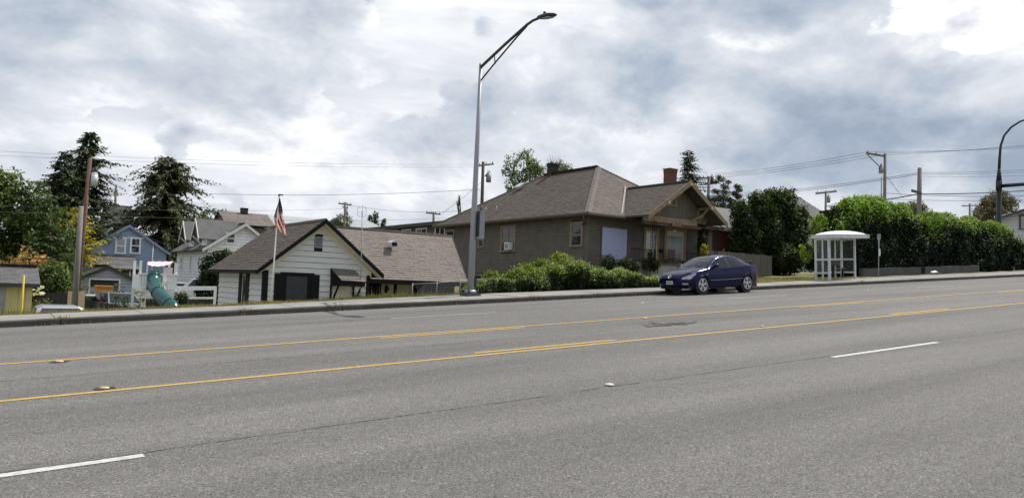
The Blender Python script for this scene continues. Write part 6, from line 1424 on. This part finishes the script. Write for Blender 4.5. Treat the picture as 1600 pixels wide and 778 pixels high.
def perennial(px, Y, h, n, sz, leaf, label, name='leafy_plant', w=.45):
    bb = gbase(px, Y); g = np.random.default_rng(int(px*7)); t = thing(name, label, 'plant', bb); V = []
    for i in range(n):
        a = g.uniform(0, 2*PI); L_ = h*g.uniform(.5, 1.1); o = Vector((bb.x+g.normal(0, w*.4), bb.y+g.normal(0, .12), bb.z)); dv = Vector((math.cos(a)*g.uniform(.1, .7), math.sin(a)*g.uniform(.1, .5), 1)).normalized(); sd = dv.cross(Vector((g.normal(), g.normal(), .2))).normalized()*sz
        V.append((o, o+dv*L_*.5-sd, o+dv*L_+Vector((dv.x, dv.y, -.2))*L_*.25, o+dv*L_*.5+sd))
    quads('leaves', np.array([[tuple(v) for v in q] for q in V]), leaf, t)
perennial(57, 26.2, .75, 130, .05, 'lf_grass', 'tallest leafy green plant beside the yellow post'); perennial(24, 26.2, .6, 110, .03, 'lf_grass', 'spiky green plant in front of the yellow shed door'); perennial(7, 24.0, .45, 90, .03, 'lf_grass', 'green weed clump at the pavement edge, far left corner'); perennial(41, 26.0, .45, 80, .035, 'lf_grass', 'low green clump just right of the yellow post')
b1 = gbase(183, 40); conifer('young_conifer', 'slim blue-grey young conifer beside the dark car', b1, at(183, 440, 40).z-b1.z, .5, 'lf_blue', 110, droop=.2, dens=2.6, spray=.16, power=.8)
b1 = gbase(197, 40); conifer('young_conifer', 'small rounded green conifer left of the teal slide', b1, at(196, 457, 40).z-b1.z, .45, 'lf_hedge', 111, droop=.0, dens=3.0, spray=.16, power=.5)
b1 = gbase(221, 33); conifer('young_conifer', 'small green conifer in front of the play tower post', b1, at(221, 462, 33).z-b1.z, .36, 'lf_hedge', 112, droop=.0, dens=3.2, spray=.14, power=.6)
bb = gbase(284, 36); tree('round_shrub', 'dark clipped shrub right of the teal slide', 'shrub', bb, [(0, 0, .55, .36, .36, .6), (0, 0, 1.0, .30, .3, .42)], 2600, .09, 'lf_dark', 113, .04, gap=0, shell=.75)
bb = gbase(331, 44); hz = at(331, 389, 44).z-bb.z
tree('columnar_shrub', 'tall dark evergreen against the wall of the white dormer house', 'shrub', bb, [(0, 0, hz*.3, .85, .6, hz*.34), (.15, 0, hz*.62, .75, .5, hz*.33), (.55, 0, hz*.78, .5, .45, hz*.22)], 8000, .14, 'lf_dark', 114, .06, gap=0, shell=.7)
# behind the roofs
bb = gbase(330, 110); tree('far_shrubbery_tree', 'distant bushy tree top over the dormer house ridge', 'tree', bb, [(0, 0, at(330, 340, 110).z-bb.z, 2.2, 1.5, 1.1), (-2, 0, at(330, 346, 110).z-bb.z, 1.5, 1, .9)], 2500, .3, 'lf_mid', 115, .1, gap=.3)
for i, (px, pt_, lab) in enumerate(((574, 335, 'leftmost of the small distant cypresses over the apartment roof'), (583, 331, 'tallest of the small distant cypresses over the apartment roof'), (595, 341, 'rightmost of the small distant cypresses over the apartment roof'))):
    b1 = gbase(px, 125); conifer('far_cypress', lab, b1, at(px, pt_, 125).z-b1.z, .9, 'lf_mid', 120+i, droop=0, dens=1.3, spray=.5, power=.35, z0=.4)
bb = gbase(531, 110); tree('far_tree', 'small distant green tree by the pole with two crossarms', 'tree', bb, [(0, 0, at(531, 345, 110).z-bb.z, 1.5, 1, 1.0)], 900, .28, 'lf_mid', 124, .1)
bb = gbase(812, 66); H = lambda py: at(812, py, 66).z-bb.z
sc = 66/ (at(812, 300, 66)-Vector((0, 0, EYE))).length if False else 1
m_px = (at(813, 260, 66)-at(812, 260, 66)).length
tree('birch_tree', 'airy light-green tree rising behind the bungalow roof, left of the dark chimney', 'tree', bb, [(0, 0, H(250), 1.0, 1, 1.1), (.5, .2, H(238), .6, .8, .6), (-1.5, 0, H(252), .8, .9, .9), (1.2, 0, H(258), 1.1, 1, 1.0), (1.9, 0, H(262), .8, .8, .6), (-2.0, 0, H(268), .7, .8, .7), (-.2, 0, H(272), 1.5, 1.2, 1.0), (1.6, 0, H(268), .9, .8, .8), (-1.6, 0, H(276), .8, .8, .9), (-.9, .2, H(288), 1.1, 1, .9), (.6, 0, H(284), 1.5, 1, .9), (-1.3, 0, H(300), .7, .8, .8)], 8500, .20, 'lf_birch', 125, .14, 'bark_grey', gap=.16, k=3.6, shell=.3)
bb = gbase(868, 68); H = lambda py: at(868, py, 68).z-bb.z
t = tree('sparse_tree', 'thin twiggy half-bare tree behind the dark chimney', 'tree', bb, [(-.4, 0, H(258), 1.2, 1, .9), (.7, 0, H(262), 1.1, 1, .7), (1.5, 0, H(263), .7, .7, .6), (-1.0, 0, H(266), .9, .9, .7)], 2000, .17, 'lf_birch', 126, .12, 'bark_grey', gap=.3, shell=.2)
b = MB()
for i in range(46):
    x = bb.x+random.uniform(-1.6, 1.2); b.tube([(bb.x+(x-bb.x)*.5, bb.y, bb.z+H(276)), (x, bb.y+random.uniform(-.4, .4), bb.z+H(random.uniform(240, 258)))], [.018, .006], 4, cap=False)
b.build('twig', 'bark_grey', t)
bb = gbase(720, 75); t = thing('bare_snag', 'small bare branching snag above the bungalow eave left of the street lamp', 'tree', bb); b = MB()
for (xa, ya_, xb, yb_) in ((716.5, 345, 715.5, 309), (716.5, 330, 713, 314), (716, 320, 719, 305), (719, 345, 718.5, 306), (718.5, 322, 716.5, 304.5)): b.tube([at(xa, ya_, 75), at((xa+xb)/2+.4, (ya_+yb_)/2, 75), at(xb, yb_, 75)], [.10, .09, .03], 6)
b.build('trunk', 'bark', t)
b1 = gbase(1072, 62); conifer('dark_conifer', 'tall dark conifer behind the red brick chimney', b1, at(1071, 234, 62).z-b1.z, 3.5, 'lf_conifer', 130, droop=.3, dens=2.2, spray=.42, ragged=.5, power=.55)
def pine(px, pt_, Y, label, pads, seed):
    bb = gbase(px, Y); t = thing('pine_tree', label, 'tree', bb, None); b = MB(); tp_ = at(px, pt_, Y); b.tube([bb, bb.lerp(tp_, .6)+Vector((.1, 0, 0)), tp_], [.16, .1, .03], 8); b.build('trunk', 'bark', t)
    g = np.random.default_rng(seed); lm = []; b = MB()
    for (x, y, rx, rz) in pads: q = at(x, y, Y); lm.append((q.x, q.y+g.uniform(-.3, .3), q.z, rx, rx*.8, rz)); zz = q.z-.25; f_ = (zz-bb.z)/(tp_.z-bb.z); s0 = bb.lerp(tp_, min(1, f_)); b.tube([s0, s0.lerp(q, .6)-Z*.05, q], [.05, .035, .01], 5, cap=False)
    b.build('branch', 'bark', t); C, N_ = crown_pts(g, [(a, b2, c, d2*1.15, e2*1.15, f2*1.5) for a, b2, c, d2, e2, f2 in lm], 420*len(lm), .1, 0, 3, seed); quads('crown', leafquads(C, N_, .19, g, .4, .9), 'lf_conifer2', t)
pine(1130, 275, 55, 'thin dark pine with open tufts, nearer the bungalow', [(1124, 277, .35, .2), (1128, 281, .5, .2), (1119, 284, .35, .15), (1136, 285, .35, .18), (1130, 292, .6, .2), (1122, 299, .6, .22), (1136, 300, .6, .25), (1127, 309, .9, .3), (1139, 312, .6, .25), (1117, 312, .7, .3), (1130, 322, 1.0, .35), (1116, 327, .8, .35), (1140, 328, .8, .35), (1108, 320, .6, .3)], 131)
pine(1154, 290, 55, 'thin dark pine with open tufts, nearer the big dark shrub', [(1150, 292, .5, .2), (1157, 297, .4, .2), (1149, 302, .5, .2), (1156, 307, .5, .22), (1148, 316, .6, .25), (1160, 316, .4, .2), (1153, 326, .8, .3), (1145, 322, .5, .2)], 132)
# right side
Yb_ = 33.2; bb = gbase(1200, Yb_); mpx = (at(1201, 380, Yb_)-at(1200, 380, Yb_)).length
def lump(px, py, rpx, rpy, base_px, Y, mp, dy=0): q = at(px, py, Y); q0 = gbase(base_px, Y); return (q.x-q0.x, dy, q.z-q0.z, rpx*mp*.62, rpx*mp*.55, rpy*mp)
LM = [lump(*v, 1200, Yb_, .0440, dy) for v, dy in (((1200, 365, 55, 45), .3), ((1165, 375, 38, 40), 0), ((1240, 370, 40, 45), 0), ((1185, 325, 34, 25), 0), ((1222, 320, 34, 26), 0), ((1205, 308, 24, 14), 0), ((1155, 340, 26, 25), -.2), ((1250, 345, 22, 28), 0), ((1215, 405, 60, 28), -.2), ((1262, 395, 24, 34), -.2), ((1170, 410, 40, 25), 0), ((1235, 308, 14, 12), 0))]
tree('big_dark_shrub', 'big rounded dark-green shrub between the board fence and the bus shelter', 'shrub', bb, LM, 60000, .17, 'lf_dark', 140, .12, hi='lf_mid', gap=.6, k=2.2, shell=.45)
LM = [lump(*v, 1276, 26.0, .036, dy) for v, dy in (((1276, 352, 14, 15), 0), ((1268, 362, 10, 10), 0), ((1284, 346, 9, 10), 0), ((1270, 385, 14, 30), .4), ((1284, 375, 10, 28), .4))]
tree('lime_shrub', 'small bright lime-green shrub above the bus shelter roof', 'shrub', gbase(1276, 26.0), LM, 3600, .13, 'lf_lime', 141, .05, gap=.2)
# tall laurel hedge: one long irregular mass, light top and shaded front put into leaf colours
thicket('tall_hedge', 'tall bright-topped green laurel hedge along the low wall from shelter to signal pole', 'hedge', [(1285, 372), (1294, 340), (1312, 318), (1330, 310), (1350, 313), (1372, 321), (1390, 319), (1410, 330), (1440, 338), (1470, 337), (1500, 346), (1530, 345), (1560, 355), (1576, 370), (1585, 392)], 25.0, 2.8, 98000, .15, 'lf_hedge_lit', 150, 'lf_hedge_shade', split=.80, amp=.20, smax=.66, per=10, k=1.3, pw=.5, stems=12, wall=.34)
# trees over the hedge
bb = gbase(1430, 52); H = lambda py: at(1430, py, 52).z-bb.z
tree('bronze_tree', 'brownish-green tree top over the hedge behind the stout pole', 'tree', bb, [(0, 0, H(335), 1.6, 1.3, 1.2), (1.4, 0, H(331), 1.4, 1.2, 1.0), (-1.3, 0, H(330), 1.3, 1.2, 1.0), (.2, 0, H(322), 1.3, 1.1, .8), (2.4, 0, H(340), .9, 1, 1.0), (-2.3, 0, H(338), 1, 1, .9)], 7500, .2, 'lf_brown', 151, .15, gap=.3)
bb = gbase(1545, 50); H = lambda py: at(1545, py, 50).z-bb.z
tree('bronze_tree', 'bronze-green tree behind the black signal pole and pale house', 'tree', bb, [(0, 0, H(333), 2.4, 1.8, 1.9), (1.8, 0, H(316), 2.3, 1.6, 1.7), (3.6, 0, H(309), 2.0, 1.6, 1.4), (-1.8, 0, H(343), 1.8, 1.2, 1.5), (5.5, 0, H(314), 2, 1.5, 1.5), (-.3, 0, H(318), 1.4, 1.1, 1.0)], 18000, .21, 'lf_brown', 152, .18, gap=.3)
bb = gbase(1586, 26.5); tree('hedge_end_shrub', 'loose yellowish shrub at the right end of the hedge', 'shrub', bb, [(0, 0, .9, .5, .5, .8), (.5, -.2, .6, .45, .4, .6), (.1, 0, 1.7, .35, .35, .5), (1.0, 0, 1.1, .4, .4, .6)], 2200, .14, 'lf_bramble', 153, .04, gap=.25)
bb = gbase(1604, 33); tree('bare_twiggy_shrub', 'grey twiggy shrub in front of the pale house', 'shrub', bb, [(-1.0, 0, 2.2, 1.4, .6, .9), (.6, 0, 2.0, 1.2, .6, .9)], 1200, .12, 'lf_brown', 154, .05, gap=.1, shell=.2)
# brambles in front of the bungalow, lit tops and shaded fronts painted by leaf colour
def mound(name, label, pts_, Y, thick, n, size, leaf, seed, mp=.0262):
    lm = [lump(px, py, rx, ry, pts_[0][0], Y+dy, mp, dy) for px, py, rx, ry, dy in pts_]; bb = gbase(pts_[0][0], Y)
    return tree(name, label, 'shrub', bb, lm, n, size, leaf, seed, .04, gap=.32, k=3.4, shell=.62)
thicket('low_bramble', 'low green bramble bank right behind the street lamp base', 'shrub', [(728, 453), (742, 444), (760, 437), (780, 432), (800, 430), (822, 426), (842, 428), (852, 441)], 23.15, 1.7, 17000, .09, 'lf_bramble', 160, 'lf_bramble_shade', split=.70, amp=.16, smax=.7, k=2.6)
thicket('tall_bramble', 'tallest leafy bramble bank, in front of the bungalow corner', 'shrub', [(818, 442), (830, 425), (846, 416), (862, 412), (876, 406), (884, 405), (900, 410), (918, 419), (934, 426), (944, 438)], 23.1, 2.2, 24000, .09, 'lf_bramble', 161, 'lf_bramble_shade', split=.66, amp=.18, smax=.7, k=2.6)
thicket('low_bramble', 'bramble bank nearest the blue car, before the porch', 'shrub', [(926, 438), (940, 429), (956, 425), (975, 428), (992, 429), (1004, 435), (1014, 443), (1022, 453)], 23.0, 1.7, 17000, .09, 'lf_bramble', 162, 'lf_bramble_shade', split=.70, amp=.16, smax=.7, k=2.6)
b = MB(); q0 = at(880, 408, 24.2)
for (dx_, dz_2) in ((-.25, .25), (.1, .34), (.3, .18), (-.05, .22)): b.tube([q0-Z*.2, q0+Vector((dx_*.5, 0, dz_2*.6)), q0+Vector((dx_, 0, dz_2))], [.012, .009, .004], 4, cap=False)
g_ = np.random.default_rng(77); C_ = np.concatenate([np.array([list(q0+Vector((dx_*f, 0, dz_2*f))) for f in np.linspace(.35, 1.05, 7)])+g_.normal(0, .03, (7, 3)) for dx_, dz_2 in ((-.25, .25), (.1, .34), (.3, .18), (-.05, .22))])
tb_ = bpy.data.objects['tall_bramble']; b.build('shoot', 'lf_bramble', tb_, recalc=False); quads('shoot_leaves', leafquads(C_, np.tile([0, -.5, .8], (len(C_), 1)), .10, g_), 'lf_bramble', tb_)
mound('porch_shrub', 'dark shrub below the lilac blind of the bungalow', [(950, 412, 20, 14, 0), (975, 416, 20, 12, 0), (990, 418, 14, 10, 0)], 29.2, 1, 4200, .11, 'lf_dark', 163, .033)
mound('potted_vine', 'climbing plant by the iron post on the bungalow porch', [(1016, 404, 8, 14, 0), (1022, 414, 12, 10, 0), (1010, 414, 8, 10, .1)], 29.5, 1, 1500, .10, 'lf_dark', 164, .033)
mound('yellow_shrub', 'yellow-green shrub at the right end of the bungalow porch', [(1100, 394, 6, 12, 0), (1096, 399, 5, 10, 0)], 30.6, 1, 900, .11, 'lf_yellow', 165, .036)
mound('dark_vine', 'dark climbing bush at the right corner of the bungalow porch', [(1096, 372, 6, 18, 0), (1100, 382, 7, 12, 0), (1094, 386, 5, 14, 0)], 31.0, 1, 1500, .12, 'lf_dark', 166, .036)
# ---------------------------------------------------------------- overhead cables
ncab = 0
def cable(label, a, c, Ya, Yc, r=.016, sag=.0, n=14):
    A_, C_ = at(*a, Ya), at(*c, Yc); b = MB(); b.tube([A_.lerp(C_, i/n)-Z*(4*sag*(i/n)*(1-i/n)) for i in range(n+1)], r, 5, cap=False); o = b.build('overhead_cable', 'wire', None, A_, recalc=False); tag(o, label, 'cable', 'overhead cables')
G1 = 'long thin wire crossing the sky from the left edge to the pole by the street lamp'
cable('upper of two long wires crossing the sky at left, to the pole behind the lamp', (-8, 236), (748, 257), 62, 62, .008, .3); cable('lower of two long wires crossing the sky at left, to the pole behind the lamp', (-8, 243), (752, 260.5), 60, 62, .008, .3)
cable('wire passing in front of the dark conifers to the dormer house, upper one', (-8, 321), (540, 326), 55, 95, .012, .3); cable('wire passing in front of the dark conifers, lower one', (-8, 331), (700, 341), 55, 85, .012, .4)
cable('short thick cable from the shed roof to the leaning grey pole', (35, 404), (122, 403.5), 40, 40, .03, .0)
cable('thin wire over the white house roof from the flag to the far pole', (330, 303), (750, 296), 80, 62, .018, .3); cable('thin wire between the double-crossarm pole and the bungalow roof', (549, 321), (742, 327), 95, 80, .018, .6)
cable('wire sloping down behind the street lamp to the snag', (690, 334), (754, 283), 72, 62, .016, .1)
for i, (y0, y1, y2) in enumerate(((268, 238, 231), (271, 241, 228), (274, 243.5, 226))):
    w_ = ('top', 'middle', 'bottom')[i]
    cable('%s wire of three running from the pines up to the one-sided crossarm' % w_, (1118, y0+4), (1357+i*10, y1-1), 60, 40, .017, .25); cable('%s wire of three leaving the one-sided crossarm to the right edge' % ('bottom', 'middle', 'top')[i], (1357+i*10, y1-1), (1612, y2), 40, 30, .014, .1)
for i in (0, 1):
    w_ = ('upper', 'lower')[i]
    cable('%s wire of a pair from behind the lime shrub to the stout pole' % w_, (1150, 303+i*3), (1436, 270+i*2.5), 60, 29, .02, .25); cable('%s wire of a pair from the stout pole to the right edge' % w_, (1436, 270+i*2.5), (1612, 265+i*3.5), 29, 26, .014, .05)
cable('thick black cable rising from the hedge top to the stout pole', (1290, 322), (1436, 303), 50, 29, .045, .15); cable('thick black cable from the stout pole past the signal pole', (1436, 303), (1612, 297), 29, 26, .04, .1)
cable('thin low cable from the brace pole to the right edge, above the hedge', (1300, 319), (1384, 302), 50, 40, .03, .2); cable('thinner black cable between the two hedge poles', (1384, 302), (1612, 306), 40, 26, .022, .15); cable('lowest thin wire over the hedge towards the pale house', (1384, 311), (1612, 313), 40, 26, .016, .1)
cable('thin wire high between stout pole and right edge', (1440, 276), (1612, 274), 29, 26, .01, .05)
cable('guy wire slanting down right from the brace pole', (1384, 275), (1412, 310), 40, 38, .016, 0)
cable('service wire sagging from the signal side to the pale house', (1390, 280), (1404, 302), 40, 38, .014, 0)
